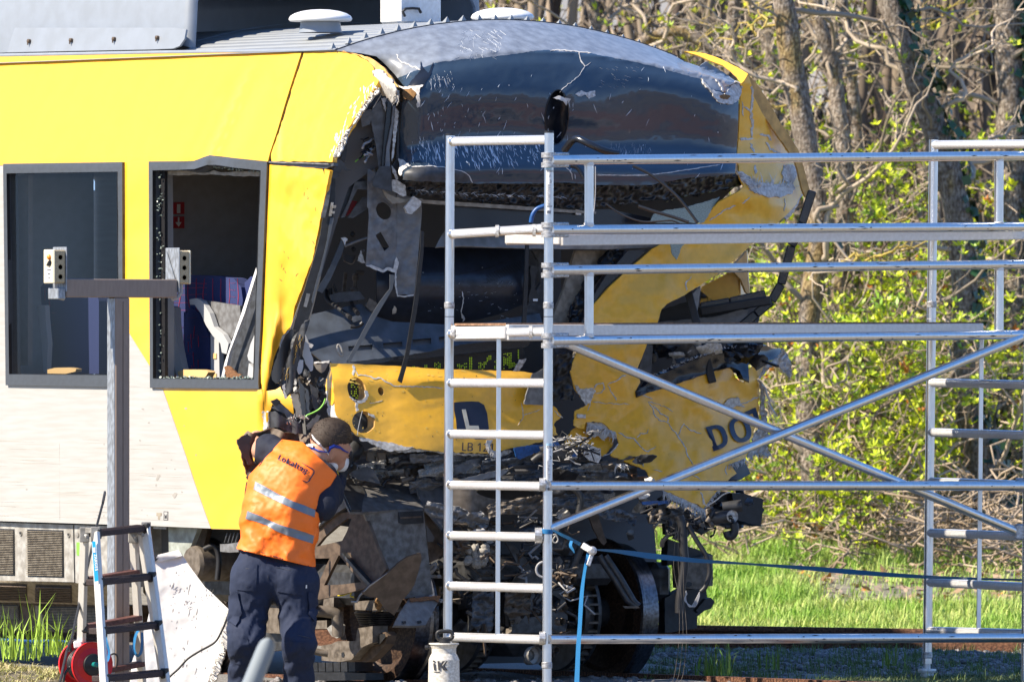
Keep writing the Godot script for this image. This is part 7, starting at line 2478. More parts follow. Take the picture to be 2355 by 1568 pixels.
	cut(t, "blue_foil", "12", [1360,30,1450,15,1555,10,1540,50,1460,80,1400,110,1370,90], at_nose(0.22), M.blue_foil, 7.0,0.006,1.2,6.0)
	cut(t, "blue_foil", "F", [115,850,150,830,175,870,300,920,300,960,200,930,120,900], at_nose(0.2), M.blue_foil, 7.0,0.006,1.2,6.0)
	cut(t, "blue_foil", "F", [800,1300,900,1290,1020,1285,1010,1310,880,1325,810,1322], at_nose(0.2), M.blue_foil, 7.0,0.006,1.0,6.0)
	cut(t, "board_shard", "F", [340,870,400,865,485,890,490,960,470,1000,400,980,350,930], at_nose(0.2), M.fibre, 7.0,0.01,1.0,6.0)
	cut(t, "torn_sheet", "12", [1000,240,1100,215,1240,180,1330,175,1280,215,1150,240,1040,250], at_nose(0.26), M.grey_panel, 7.0,0.006,0.8,6.0)
	for i in 26:
		var a := z1("F", R(120,420), R(760,960))
		var mb := MB.new()
		mb.tube(wander(at(a.x, a.y, 64.75), at(a.x + R(-50,50), a.y + R(-30,30), 64.7), 6,0.08), R(0.002,0.005), 5)
		part(t, "torn_wire", mb, M.wire_grey if i % 3 else M.cable)
	pipe(t, "loose_cable", "F", [240,880,320,850,400,800,430,770], 64.6,0.006, M.cable)
	pipe(t, "loose_cable", "F", [240,885,350,890,480,935], 64.6,0.006, M.cable)
	fray(t, "F", [600,1010,650,1000,680,1010], at_nose(0.24), Vector2(0.2,1), 22,26, M.fibre, 0.9,1.6)
	fray(t, "F", [680,1070,760,1100,820,1110], at_nose(0.24), Vector2(1,0.4), 20,16, M.wood_brown, 0.5,2.0)
	# everything between deflector and far wheel: hoses, cables, brackets in shade
	for i in 34:
		var u := R(990,1480)
		var v := R(1130,1480)
		if u > 1300.0 and v > 1260.0:
			continue
		var m: Material = dark[rng.randi_range(0,4)] if R(0,1) < 0.62 else [M.steel_dusty, M.steel_brown, M.grey_mid, M.fibre_dim][rng.randi_range(0,3)]
		scrap(t, u, v, R(65.1,65.6), R(8,26), m, R(0.5,2.0), R(-1,1))
	for i in 60:
		var a := Vector2(R(990,1320), R(1180,1420))
		var mb := MB.new()
		var d := R(64.75,65.2)
		mb.tube(wander(at(a.x, a.y, d), at(a.x + R(-70,90), a.y + R(-40,60), d + R(-0.1,0.1)), 7,0.12), R(0.004,0.012), 6)
		part(t, "loose_cable", mb, [M.cable, M.cable, M.steel_dusty, M.wire_grey, M.steel_brown][i % 5])
	for l in [[1300,650,1360,680,1420,740,1480,830,1520,905,1450,920,1410,850,1390,820,1340,720], [1395,1030,1440,1005,1460,1030,1420,1110,1410,1160,1390,1190,1360,1170,1390,1100], [1060,1000,1120,980,1120,1200,1060,1240], [1120,985,1145,985,1190,1240,1175,1245], [1160,1310,1172,1310,1178,1400,1166,1402], [1890,380,1950,600,1970,650,1950,672,1920,640,1880,560,1850,480], [1780,390,1820,380,1810,470,1790,500]]:
		cut(t, "bent_bracket", "12", l, px(R(0.4,0.55)), [M.steel_brown, M.steel_dusty, M.steel_dark][rng.randi_range(0,2)], 8.0,0.01,0.6,7.0)
	for i in 26:
		var mb := MB.new()
		var c := z1("12", 1115 + R(-60,60), 735 + R(-50,70))
		mb.blob(Transform3D(Basis.from_euler(Vector3(R(0,6), R(0,6), R(0,6))), at(c.x, c.y, 64.9)), Vector3(R(0.015,0.04), R(0.015,0.035), R(0.02,0.03)), 8,6)
		for k in mb.v.size():
			mb.v[k] += mb.n[k] * 0.012 * nz2.get_noise_3dv(mb.v[k] * 4.0)
		part(t, "insulation_wool", mb, M.wool)
	var ring := []
	for i in 19:
		var a := TAU * i / 20.0
		ring.append(at(1251 + 18 * cos(a), 1311 + 18 * sin(a), 64.6))
	var rm := MB.new()
	rm.tube(ring, 0.007,8)
	part(t, "wire_ring", rm, M.wire_grey)
	for l in [[1480,250,1620,330,1700,300], [1750,300,1800,360,1780,480], [1480,120,1540,80,1600,110]]:
		pipe(t, "torn_hose", "12", l, 64.8,0.02, M.black, 10)
	cut(t, "bent_sheet", "12", [1830,320,1950,310,2030,330,2000,380,1940,420,1880,400,1840,360], px(0.5), M.wool, 8.0,0.01,1.8,6.0)
	cut(t, "bent_sheet", "12", [1760,380,1830,360,1880,420,1850,460,1780,440], px(0.5), M.beige, 8.0,0.01,1.4,6.0)
	cut(t, "control_box", "H", [1120,250,1280,232,1300,240,1300,290,1230,300,1140,305], px(0.45), M.grey_mid, 8.0,0.05,0.4,8.0)
	cut(t, "control_box_slot", "H", [1145,262,1230,256,1230,292,1148,296], px(0.455), M.black, 8.0,0.003)
	for i in 16:
		var c := z1("22", R(-60,560), R(320,600))
		scrap(t, c.x, c.y, R(66.1,66.5), R(8,22), dark[rng.randi_range(0,4)], R(0.8,2.2), R(-0.6,0.6))
	for i in 14:
		var c := z1("22", R(-200,540), R(330,480))
		scrap(t, c.x, c.y, R(66.0,66.4), R(5,14), mixed[rng.randi_range(0,6)], R(0.8,2.2), R(-0.6,0.6))
	for i in 16:
		var c := z1("22", R(-100,500), R(400,560))
		var mb := MB.new()
		mb.tube(wander(at(c.x, c.y, 65.0), at(c.x + R(-30,30), c.y + R(5,50), 64.95), 5,0.06), R(0.004,0.014), 6)
		part(t, "torn_hose", mb, M.cable if i % 3 else M.steel_dusty)

# ---------------------------------------------------------------- scaffold tower
func tube_part(root: Node, called: String, pts: Array, r: float, m: Material, sides := 14, ribs := false) -> MeshInstance3D:
	var mb := MB.new()
	if ribs:
		# ribbed rung: a fluted profile
		var a: Vector3 = pts[0]
		var b: Vector3 = pts[1]
		var z := (b - a).normalized()
		var x := z.cross(Vector3.UP).normalized()
		var y := x.cross(z)
		var k := 44
		for i in k:
			var f0 := TAU * i / k
			var f1 := TAU * (i + 1) / k
			var r0 := r * (1.0 if i % 2 else 0.93)
			var r1 := r * (0.93 if i % 2 else 1.0)
			if sin(f0) > 0.75:
				r0 = r
				r1 = r
			var p := x * cos(f0) * r0 + y * sin(f0) * r0
			var q := x * cos(f1) * r1 + y * sin(f1) * r1
			mb.quad(a + p, a + q, b + q, b + p, p + q)
	else:
		mb.tube(pts, r, sides)
	return part(root, called, mb, m)

func collar(root: Node, p: Vector3, axis: Vector3, r: float, h: float, m: Material, called := "weld_collar") -> void:
	var mb := MB.new()
	var b := Basis(Quaternion(Vector3.UP, axis.normalized()))
	mb.lathe(Transform3D(b, p), [Vector2(r * 0.9, -h * 0.5), Vector2(r, -h * 0.4), Vector2(r, h * 0.4), Vector2(r * 0.9, h * 0.5)], 16)
	part(root, called, mb, m)

func claw(root: Node, p: Vector3, grip: Vector3, along: Vector3, size: float) -> void:
	# hook that snaps over a tube: a C shaped casting with a latch
	var c := Node3D.new()
	c.name = numbered(root, "snap_hook")
	root.add_child(c, true)
	var g := grip.normalized()
	var n := g.cross(along).normalized()
	if n.y < 0:
		n = -n
	var out := along.normalized()
	var o := []
	for i in 13:
		var a := deg_to_rad(-60.0 + 260.0 * i / 12.0)
		o.append(p + (out * cos(a) + n * sin(a)) * size - g * size * 0.45)
	for i in 13:
		var a := deg_to_rad(200.0 - 260.0 * i / 12.0)
		o.append(p + (out * cos(a) + n * sin(a)) * size * 0.66 - g * size * 0.45)
	var mb := MB.new()
	mb.plate(o, g * size * 0.9)
	part(c, "hook_body", mb, M.cast_alloy)
	mb = MB.new()
	mb.lathe(Transform3D(Basis(Quaternion(Vector3.UP, -g if (-g).dot(toward) > 0 else g)), p + out * size * 0.2 + n * size * 0.55), [Vector2(0.3 * size, 0.0), Vector2(0.3 * size, 0.52 * size), Vector2(0.12 * size, 0.56 * size), Vector2(0,0.56 * size)], 12)
	part(c, "latch", mb, M.aluminium_dull)

func build_scaffold() -> void:
	var s := thing("scaffold_tower", "aluminium rolling scaffold tower with guard rails standing before the torn cab", "scaffold")
	var dn := 63.55     # near standard of the near frame
	var dl := 64.30     # far standard of the near frame
	var r := 0.0255
	var al: Material = M.aluminium
	# near frame: survey lines of the two standards
	var n0 := at(1262.5,303, dn)
	var n1 := at(1257.5,1568, dn)
	var l0 := at(1034.5,309, dl)
	var l1 := at(1028.5,1474, dl)
	var down_n := n0.lerp(n1, (n0.y + 0.08) / (n0.y - n1.y))
	var down_l := l0.lerp(l1, (l0.y + 0.05) / (l0.y - l1.y))
	var near := Node3D.new()
	near.name = "end_frame"
	s.add_child(near, true)
	near.set_meta("label", "near ladder frame of the tower with seven rungs below its guard part")
	tube_part(near, "standard", [n0, down_n], r, al, 18)
	tube_part(near, "standard", [l0, down_l], r, al, 18)
	var yl := [324.0,538.0,768.0,880.5,998.0,1115.5,1232.0,1348.0,1465.5]
	var yr := [320.0,524.0,762.0,881.0,1001.0,1119.0,1236.0,1354.0,1472.0]
	var on_std := func(v: float, near_side: bool) -> Vector3:
		var a := n0 if near_side else l0
		var b := n1 if near_side else l1
		var va := 303.0 if near_side else 309.0
		var vb := 1568.0 if near_side else 1474.0
		return a.lerp(b, (v - va) / (vb - va))
	for i in yl.size():
		var a: Vector3 = on_std.call(yl[i], false)
		var b: Vector3 = on_std.call(yr[i], true)
		tube_part(near, "rung", [a, b], 0.0245, M.aluminium_ribbed, 14, true)
		collar(near, a.lerp(b, 0.035), b - a, 0.027,0.025, al)
	# the middle stile between the lower rungs
	for i in range(2,8):
		var a: Vector3 = (on_std.call(yl[i], false) as Vector3).lerp(on_std.call(yr[i], true), 0.505)
		var b: Vector3 = (on_std.call(yl[i + 1], false) as Vector3).lerp(on_std.call(yr[i + 1], true), 0.505)
		var mb := MB.new()
		mb.bar(a, b, 0.025,0.025, b - a + right, 0.003)
		part(near, "middle_stile", mb, al)
	for v in [702.0]:
		for ns in [true, false]:
			collar(near, on_std.call(v, ns), Vector3.UP, 0.0285,0.035, M.cast_alloy, "spring_clip")
			collar(near, on_std.call(v + 26.0, ns), Vector3.UP, 0.0265,0.004, M.rubber, "joint_line")
	for e in [n0, l0]:
		collar(near, e + Vector3(0,0.001,0), Vector3.UP, 0.026,0.012, M.rubber, "end_cap")
	collar(near, on_std.call(1531.0, true), Vector3.UP, 0.0285,0.035, M.cast_alloy, "spring_clip")
	mbfoot(near, down_n)
	mbfoot(near, down_l)
	# stickers on the near standard
	var fs := func(u: float, v: float) -> Vector3:
		var c: Vector3 = on_std.call(v, true)
		var e := (u - (1262.5 - (v - 303.0) * 0.00395)) * dn / FL
		e = clampf(e, -0.024,0.024)
		return c + right * e + toward * sqrt(0.0262 * 0.0262 - e * e)
	for k in [[384.0,492.0], [1020.0,1130.0]]:
		var mb := MB.new()
		sheet(mb, PackedVector2Array([Vector2(1256, k[0]), Vector2(1268.5, k[0]), Vector2(1268, k[1]), Vector2(1255.5, k[1])]), fs, 3.0,0.0)
		var st := part(near, "sticker", mb, M.paper)
		mb = MB.new()
		var sans := SystemFont.new()
		sans.font_names = PackedStringArray(["Droid Sans"])
		letters(mb, "42903" if k[0] < 500 else "42901", fs, Vector2(1256.6, k[0] + 11), 5.2,0.0,0.001, sans, 0.9)
		letters(mb, "3", fs, Vector2(1263.5, k[0] + 36), 7.0,0.0,0.001, sans)
		letters(mb, "2600" if k[0] < 500 else "3", fs, Vector2(1257.5, k[1] - 16), 4.2,0.0,0.001, sans)
		for i in 22:
			var y: float = k[0] + 40 + i * 2.4
			var w := R(4,10)
			strip(mb, PackedVector2Array([Vector2(1257, y), Vector2(1257 + w * 0.5, y), Vector2(1257 + w, y)]), fs, 0.8,0.001)
		for i in 7:
			strip(mb, PackedVector2Array([Vector2(1257.5 + i * 1.4, k[1] - 9), Vector2(1257.5 + i * 1.4, k[1] - 5), Vector2(1257.5 + i * 1.4, k[1] - 1)]), fs, 0.7,0.001)
		var tri := PackedVector2Array([Vector2(1262.5, k[0] + 22), Vector2(1265, k[0] + 15.5), Vector2(1267.5, k[0] + 22)])
		for i in 3:
			strip(mb, PackedVector2Array([tri[i], tri[(i + 1) % 3]]), fs, 0.8,0.001)
		part(st, "print", mb, M.print)
		mb = MB.new()
		sheet(mb, PackedVector2Array([Vector2(1256, k[0]), Vector2(1268.5, k[0]), Vector2(1268.4, k[0] + 5), Vector2(1256, k[0] + 5)]), fs, 3.0,0.0, [], 0.0006)
		part(st, "print_band", mb, M.paper_blue)
	# far frame: left standard seen, right one just outside the picture
	var fd := 66.2
	var gd := 65.45
	var f0 := at(2150.0,317, fd)
	var f1 := at(2134.5,1568, fd)
	var g0 := at(2373.0,310, gd)
	var g1 := at(2362.0,1568, gd)
	var far := Node3D.new()
	far.name = "end_frame_001"
	s.add_child(far, true)
	far.set_meta("label", "far ladder frame of the tower at the right edge")
	var f_at := func(v: float) -> Vector3: return f0.lerp(f1, (v - 317.0) / 1251.0)
	var g_at := func(v: float) -> Vector3: return g0.lerp(g1, (v - 310.0) / 1258.0)
	tube_part(far, "standard", [f0, f_at.call(1528.0)], r, al, 18)
	tube_part(far, "standard", [g0, g0.lerp(g1, (g0.y + 0.0) / (g0.y - g1.y))], r, al, 18)
	mbfoot(far, g0.lerp(g1, (g0.y + 0.0) / (g0.y - g1.y)))
	var ya := [332.0,552.0,766.0,880.0,994.5,1108.0,1226.0,1340.0,1452.0]
	var yb := [330.0,550.0,768.0,885.0,1001.0,1116.0,1234.0,1351.0,1458.0]
	for i in ya.size():
		if i == 1 or i == 2:
			continue
		tube_part(far, "rung", [f_at.call(ya[i]), g_at.call(yb[i])], 0.0245, M.aluminium_ribbed, 14, true)
	for i in range(2,8):
		var a: Vector3 = (f_at.call(ya[i]) as Vector3).lerp(g_at.call(yb[i]), 0.52)
		var b: Vector3 = (f_at.call(ya[i + 1]) as Vector3).lerp(g_at.call(yb[i + 1]), 0.52)
		var mb := MB.new()
		mb.bar(a, b, 0.025,0.025, b - a + right, 0.003)
		part(far, "middle_stile", mb, al)
	collar(far, f_at.call(318.0), Vector3.UP, 0.026,0.012, M.rubber, "end_cap")
	collar(far, f_at.call(700.0), Vector3.UP, 0.0285,0.035, M.cast_alloy, "spring_clip")
	collar(far, f_at.call(733.0), Vector3.UP, 0.0265,0.004, M.aluminium_dull, "joint_line")
	collar(far, f_at.call(1508.0), Vector3.UP, 0.029,0.035, M.cast_alloy, "spring_clip")
	# adjustable foot
	var ft: Vector3 = f_at.call(1556.0)
	var mb2 := MB.new()
	mb2.lathe(Transform3D(Basis(), ft), [Vector2(0,0.10), Vector2(0.019,0.10), Vector2(0.019,0.04), Vector2(0.05,0.04), Vector2(0.052,0.03), Vector2(0.05,0.02), Vector2(0.035,0.018), Vector2(0.04,-0.01), Vector2(0.03,-0.03), Vector2(0.08,-0.035), Vector2(0.085,-0.05), Vector2(0,-0.05)], 20)
	part(far, "adjustable_foot", mb2, M.aluminium_dull)
	# long rails between the frames, held by snap hooks on the near standard
	var gx := at(2372.0,358, gd)
	var rails := [[1268,367,2372,357, gd], [1268,528,2372,521, gd], [1268,621,2372,607, gd], [1268,783,2372,769, gd], [1262,1117,2364,1118, gd], [1262,1471,2362,1468, gd]]
	for i in rails.size():
		var q: Array = rails[i]
		var a := at(q[0], q[1], dn - 0.03)
		var b := at(q[2], q[3], q[4] - 0.03)
		tube_part(s, "guard_rail" if i < 4 else "long_brace", [a, b], r, al, 20)
		var d := (b - a).normalized()
		if i < 4:
			var c := at(1262, q[1], dn)
			var mb := MB.new()
			mb.lathe(Transform3D(Basis(), c), [Vector2(0.027,-0.040), Vector2(0.041,-0.040), Vector2(0.041,-0.013), Vector2(0.032,-0.013), Vector2(0.032,0.013), Vector2(0.041,0.013), Vector2(0.041,0.040), Vector2(0.027,0.040)], 20)
			mb.bar(c + Vector3(0,0.027,0), c + d * 0.115 + Vector3(0,0.027,0), 0.066,0.026, Vector3.UP, 0.006)
			mb.bar(c - Vector3(0,0.027,0), c + d * 0.115 - Vector3(0,0.027,0), 0.066,0.026, Vector3.UP, 0.006)
			var cl := part(s, "rail_clamp", mb, M.cast_alloy)
			mb = MB.new()
			mb.bar(c + d * 0.04, c + d * 0.10,0.03,0.03, Vector3.UP, 0.004)
			part(cl, "clamp_tongue", mb, M.rubber)
		elif i >= 4:
			claw(s, at(1247, q[1] - 2, dn - 0.01), right, Vector3.UP, 0.036)
	# upright pieces joining the pairs of guard rails
	for q in [[1354.5,369,1354.5,523], [1354.5,624,1354.5,778], [2301.0,358,2300.0,520], [2301.0,610,2300.5,770]]:
		var w := lerpf(dn, gd, (q[0] - 1268.0) / 1100.0) - 0.03
		tube_part(s, "guard_rail_post", [at(q[0], q[1], w), at(q[2], q[3], w)], r, al, 18)
		collar(s, at(q[0], q[3] - 7, w), Vector3.UP, 0.028,0.02, M.aluminium_dull)
		collar(s, at(q[0], q[1] + 7, w), Vector3.UP, 0.028,0.02, M.aluminium_dull)
	# diagonals
	tube_part(s, "diagonal_brace", [at(1270,776, dn + 0.05), at(2352,1228, gd + 0.02)], 0.0245, al, 18)
	tube_part(s, "diagonal_brace", [at(1262,1216, dn + 0.0), at(2352,776, gd - 0.08)], 0.0245, al, 18)
	claw(s, at(1238,1232, dn + 0.02), right, Vector3.UP, 0.042)
	mb2 = MB.new()
	mb2.box(Transform3D(Basis(right, Vector3.UP, toward), at(2347,1224, gd)), Vector3(0.05,0.09,0.06), 0.01)
	part(s, "brace_hook", mb2, M.cast_alloy)
	collar(s, at(2349,1116, gd), right, 0.04,0.05, M.cast_alloy, "brace_hook")
	# two decks: aluminium side beams, plywood deck, hooks over the rungs
	for k in [[1160,543,2372,533,9.0,0.25], [1035,760,2262,757,13.0,0.25]]:
		var da := dl + 0.22 if k[0] < 1100 else dl + 0.1
		var a0: Vector3 = at(k[0] + 130, k[1] + (0.0 if k[0] < 1100 else 4.0), dn + 0.28)
		var b0: Vector3 = at(k[2], k[3], gd + 0.15)
		var a1: Vector3 = at(k[0], k[1] + 2, dl)
		var dirv := (b0 - a0).normalized()
		var side := (a1 - a0).slide(dirv).normalized() * 0.52
		var hgt := 0.062 if k[0] > 1100 else 0.085
		var mb := MB.new()
		mb.bar(a0 + Vector3(0,-0.01,0), b0 + Vector3(0,-0.01,0), 0.03, hgt, Vector3.UP, 0.004)
		var deck := part(s, "deck", mb, M.aluminium_dull, "aluminium and plywood working deck")
		mb = MB.new()
		mb.bar(a0 + side + Vector3(0,-0.01,0), b0 + side + Vector3(0,-0.01,0), 0.03, hgt, Vector3.UP, 0.004)
		part(deck, "deck_beam", mb, M.aluminium_dull)
		mb = MB.new()
		var mid := side * 0.5
		mb.bar(a0 + mid + Vector3(0, hgt * 0.42,0), b0 + mid + Vector3(0, hgt * 0.42,0), 0.5,0.012, Vector3.UP)
		part(deck, "deck_board", mb, M.wood_edge)
		mb = MB.new()
		mb.bar(a0 + Vector3(0,-0.01,0) - dirv * 0.0, a0 + side + Vector3(0,-0.01,0), 0.03, hgt * 0.8, Vector3.UP, 0.004)
		part(deck, "deck_end", mb, M.aluminium_dull)
	# snap hooks of the decks on the rungs
	for q in [[1143,523], [1228,521], [1041,757], [1124,757], [1220,755]]:
		var t: float = (q[0] - 1031.0) / 230.0
		claw(s, at(q[0], q[1] + 9, lerpf(dl, dn, t) - 0.01), (n0 - l0), toward, 0.036)
	# dried drips and scuffs on rails and deck edge
	var mb3 := MB.new()
	for i in 150:
		var q: Array = rails[rng.randi_range(0,5)]
		var s0 := R(0.02,0.97)
		var p := at(q[0], q[1], dn - 0.03).lerp(at(q[2], q[3], q[4] - 0.03), s0)
		var d := (at(q[2], q[3], q[4]) - at(q[0], q[1], dn)).normalized()
		var n := d.cross(Vector3.UP).normalized()
		if n.dot(toward) < 0:
			n = -n
		var a := R(-0.9,0.9)
		var l := R(0.004,0.03)
		var w := R(0.001,0.004)
		var e := n * cos(a) + Vector3.UP * sin(a)
		var e2 := n * -sin(a) + Vector3.UP * cos(a)
		mb3.quad(p + e * (r + 0.001) - d * l - e2 * w * 0.2, p + e * (r + 0.001) + e2 * w, p + e * (r + 0.001) + d * l, p + e * (r + 0.001) - e2 * w, e)
	tag(part(s, "scuff_marks", mb3, M.print), "", "", "", "stuff")
	mb3 = MB.new()
	var fb := func(u: float, v: float) -> Vector3: return at(u, v, lerpf(dn + 0.28, gd + 0.15, (u - 1290.0) / 1080.0) - 0.022)
	for c in [Vector2(1410,553), Vector2(1437,552), Vector2(1475,551), Vector2(1500,553), Vector2(1530,556), Vector2(1525,548), Vector2(2125,549), Vector2(2130,545), Vector2(2190,552), Vector2(2040,540), Vector2(2200,552)]:
		sheet(mb3, ring2(c, R(2,9), R(1,3), R(-0.2,0.2), 9,0.5), fb, 30.0,0.0)
	tag(part(s, "tar_smears", mb3, M.print), "", "", "", "stuff")

func mbfoot(root: Node, p: Vector3) -> void:
	var mb := MB.new()
	mb.lathe(Transform3D(Basis(), p), [Vector2(0,0.06), Vector2(0.02,0.06), Vector2(0.02,0.0), Vector2(0.05,-0.01), Vector2(0.05,-0.03), Vector2(0.03,-0.05), Vector2(0.085,-0.06), Vector2(0.085,-0.075), Vector2(0,-0.075)], 18)
	part(root, "adjustable_foot", mb, M.aluminium_dull)

# ---------------------------------------------------------------- things standing by the track
func build_street_things() -> void:
	lineside_post()
	stepladder()
	cable_reel()
	var mb: MB
	# bar leaning on the post
	mb = MB.new()
	var bl := zp("I", [888,-58,868,40,815,240,690,800,600,1210,560,1310,500,1580])
	var bd := [63.5,63.46,63.44,63.3,63.2,63.18,63.1]
	for i in bl.size() - 1:
		mb.bar(at(bl[i].x, bl[i].y, bd[i]), at(bl[i + 1].x, bl[i + 1].y, bd[i + 1]), 0.026,0.012, right, 0.002)
	tag(part(self, "steel_bar", mb, M.steel_dark), "long dark flat steel bar leaning against the lineside post", "steel bar")
	# white torn shell leaning in front of the bogie
	var sh := thing("torn_shell", "large white torn fairing shell leaning behind the stepladder", "train panel")
	var fs := func(u: float, v: float) -> Vector3: return at(u, v, 64.95 + (1568.0 - v) * 0.0010 + 0.05 * sin((u - 350.0) * 0.012) + 0.010 * nz.get_noise_2d(u * 0.010, v * 0.010))
	var o := zp("I", [1290,500,1330,512,1345,500,1520,440,1560,492,1600,555,1650,625,1700,692,1750,760,1800,802,1850,850,1880,880])
	o.append_array(ragged(zp("I", [1930,925,1955,950,1940,1000,1920,1060,1885,1180,1895,1290,1860,1350,1830,1400,1800,1500,1780,1580]), 7.0,2.0, false))
	o.append_array(zp("I", [1770,1660,1090,1660,1110,1560,1120,1400,1165,1290,1200,1190,1250,1060,1275,960,1300,820,1312,700,1300,600]))
	mb = MB.new()
	sheet(mb, o, fs, 9.0,0.012)
	part(sh, "shell", mb, M.white_shell)
	cut(sh, "rolled_edge", "I", [1330,512,1345,480,1520,438,1552,486,1540,496,1350,545,1335,535], func(u: float, v: float) -> Vector3: return (fs.call(u, v) as Vector3) + toward * (0.03 - 0.0012 * absf(v - 1278.0)), M.white_shell, 6.0,0.02)
	cut(sh, "edge_bracket", "I", [1282,492,1330,490,1345,520,1320,540,1290,530], fs, M.steel_dark, 6.0,0.02,0.8,5.0, [], 0.02)
	fray(sh, "I", [1940,960,1900,1100,1885,1180,1890,1300,1830,1400,1790,1560], fs, Vector2(1,0.1), 11,260, M.fibre, 1.0,2.4)
	cut(sh, "torn_fibres", "I", [1880,1090,1945,960,1965,1080,1990,1150,1975,1250,1930,1300,1900,1400,1850,1560,1800,1568,1840,1400,1895,1290], fs, M.fibre, 6.0,0.02,2.6,5.0, [], 0.012)
	mb = MB.new()
	for i in 60:
		var c := z1("I", R(1380,1880), R(620,1560))
		if c.x > 480.0 and c.y < 1390.0:
			continue
		var d := Vector2(R(-0.35,-0.1), 1.0)
		var l := R(2,26) if i % 3 == 0 else R(1,7)
		strip(mb, PackedVector2Array([c, c + d * l * 0.5 + Vector2(R(-1,1), 0), c + d * l]), fs, R(0.6,2.6), 0.0015,0.8,3.0)
	for c in [Vector2(402,1360), Vector2(466,1375), Vector2(432,1395), Vector2(478,1368)]:
		for i in 12:
			var q: Vector2 = c + Vector2(R(-9,9), R(-9,9))
			strip(mb, PackedVector2Array([q, q + Vector2(R(1,6), R(-6,-1))]), fs, R(0.5,1.6), 0.0015)
	tag(part(sh, "dirt_marks", mb, M.smudge), "", "", "", "stuff")
	# cable over the shell
	var cb := pipe(self, "power_cable", "I", [1960,965,1925,1060,1890,1140,1830,1235,1700,1310,1600,1375,1520,1460,1430,1545,1380,1640], 64.75,0.006, M.cable, 8)
	tag(cb, "thin black power cable hanging across the white torn shell", "cable")
	# sprayer can
	var sp := thing("sprayer_can", "white plastic sprayer can with black handle before the ladder frame", "sprayer")
	var base := at(1020,1640,63.75)
	base.y = maxf(base.y, ground_h(base))
	var t := Transform3D(Basis(), base)
	var top := eye.y - (1480.0 - HORIZON) / FL * 63.75 - base.y
	mb = MB.new()
	mb.lathe(t, [Vector2(0,0), Vector2(0.085,0), Vector2(0.092,0.01), Vector2(0.088,0.03), Vector2(0.084, top - 0.14), Vector2(0.083, top - 0.09), Vector2(0.074, top - 0.068), Vector2(0.066, top - 0.055), Vector2(0.066, top - 0.03), Vector2(0.074, top - 0.012), Vector2(0.082, top - 0.006), Vector2(0.080, top), Vector2(0.0, top)], 36)
	part(sp, "tank", mb, M.canister)
	mb = MB.new()
	var hc := at(1022,1462,63.72)
	mb.lathe(Transform3D(Basis(), hc - Vector3(0,0.05,0)), [Vector2(0.03,0), Vector2(0.03,0.03), Vector2(0.02,0.035), Vector2(0.0,0.035)], 16)
	var hp := []
	for i in 17:
		var a := TAU * i / 16.0
		hp.append(hc + right * 0.042 * signf(cos(a)) * pow(absf(cos(a)), 0.6) + Vector3.UP * 0.022 * signf(sin(a)) * pow(absf(sin(a)), 0.6))
	mb.tube(hp, 0.011,10, false)
	part(sp, "pump_handle", mb, M.black)
	mb = MB.new()
	var vp := at(984,1490,63.75)
	mb.lathe(Transform3D(Basis(Quaternion(Vector3.UP, -right)), vp), [Vector2(0.008,-0.03), Vector2(0.008,0.0), Vector2(0.012,0.002), Vector2(0.012,0.018), Vector2(0,0.02)], 10)
	part(sp, "valve", mb, M.steel_dark)
	var fc := func(u: float, v: float) -> Vector3:
		var e := clampf((u - 1020.0) * 63.75 / FL, -0.084,0.084)
		var c := at(1020, v, 63.75)
		return c + right * e + toward * sqrt(0.0868 * 0.0868 - e * e)
	var bold := SystemFont.new()
	bold.font_names = PackedStringArray(["Droid Sans"])
	bold.font_weight = 700
	mb = MB.new()
	letters(mb, "iK", fc, Vector2(997,1542), 23.0,0.0,0.0015, bold, 1.05,-0.1)
	sheet(mb, zp("G", [940,1455,962,1425,972,1425,952,1457,972,1490,960,1490]), fc, 4.0,0.0, [], 0.0015)
	for i in 6:
		strip(mb, PackedVector2Array([Vector2(997 + i * 2.4,1546), Vector2(998 + i * 2.4,1546), Vector2(998.8 + i * 2.4,1546)]), fc, 2.4,0.0015)
	part(sp, "print", mb, M.print)
	# lashing strap
	var st := thing("lashing_strap", "blue ratchet strap tied round the near scaffold standard", "strap")
	ribbon(st, "strap_band", "H", [328,352,400,392,470,425,560,475], [63.5,63.45,63.42,63.4], [16,24,26,30], 0.4)
	ribbon(st, "strap_band", "H", [680,512,820,522,960,540,1100,560,1250,575,1380,588,1500,600,1620,608,1850,622,1985,632], [63.4,63.6,63.8,63.95,64.1,64.25,64.4,64.5,64.65,64.75], [10,26,40,46,42,38,34,26,18,16], 0.1)
	ribbon(st, "strap_band", "22", [600,799,900,820,1200,845,1500,868,1800,884,2100,894,2400,902], [64.75,65.0,65.25,65.45,65.7,65.95,66.2], [14,26,34,28,20,14,14], 0.1)
	ribbon(st, "strap_band", "H", [622,520,600,600,578,720,562,850,552,990,545,1120,535,1260,528,1400,520,1600], [63.38,63.4,63.42,63.42,63.42,63.42,63.42,63.42,63.42], [34,26,24,30,34,32,36,36,40], 1.4)
	ribbon(st, "strap_end", "H", [478,440,470,480,490,515,502,540], [63.4,63.38,63.36,63.36], [22,26,16,6], 1.2)
	mb = MB.new()
	var wc := at(1258.5,1223,63.55)
	mb.lathe(Transform3D(Basis(Vector3.FORWARD, 0.1), wc), [Vector2(0.027,-0.012), Vector2(0.030,-0.010), Vector2(0.030,0.012), Vector2(0.027,0.014)], 20)
	part(st, "strap_loop", mb, M.strap)
	mb = MB.new()
	var ra := z1("H", 565,475)
	var rb := z1("H", 640,520)
	var rc := z1("H", 612,640)
	mb.bar(at(ra.x, ra.y, 63.39), at(rb.x, rb.y, 63.36), 0.036,0.018, toward, 0.004)
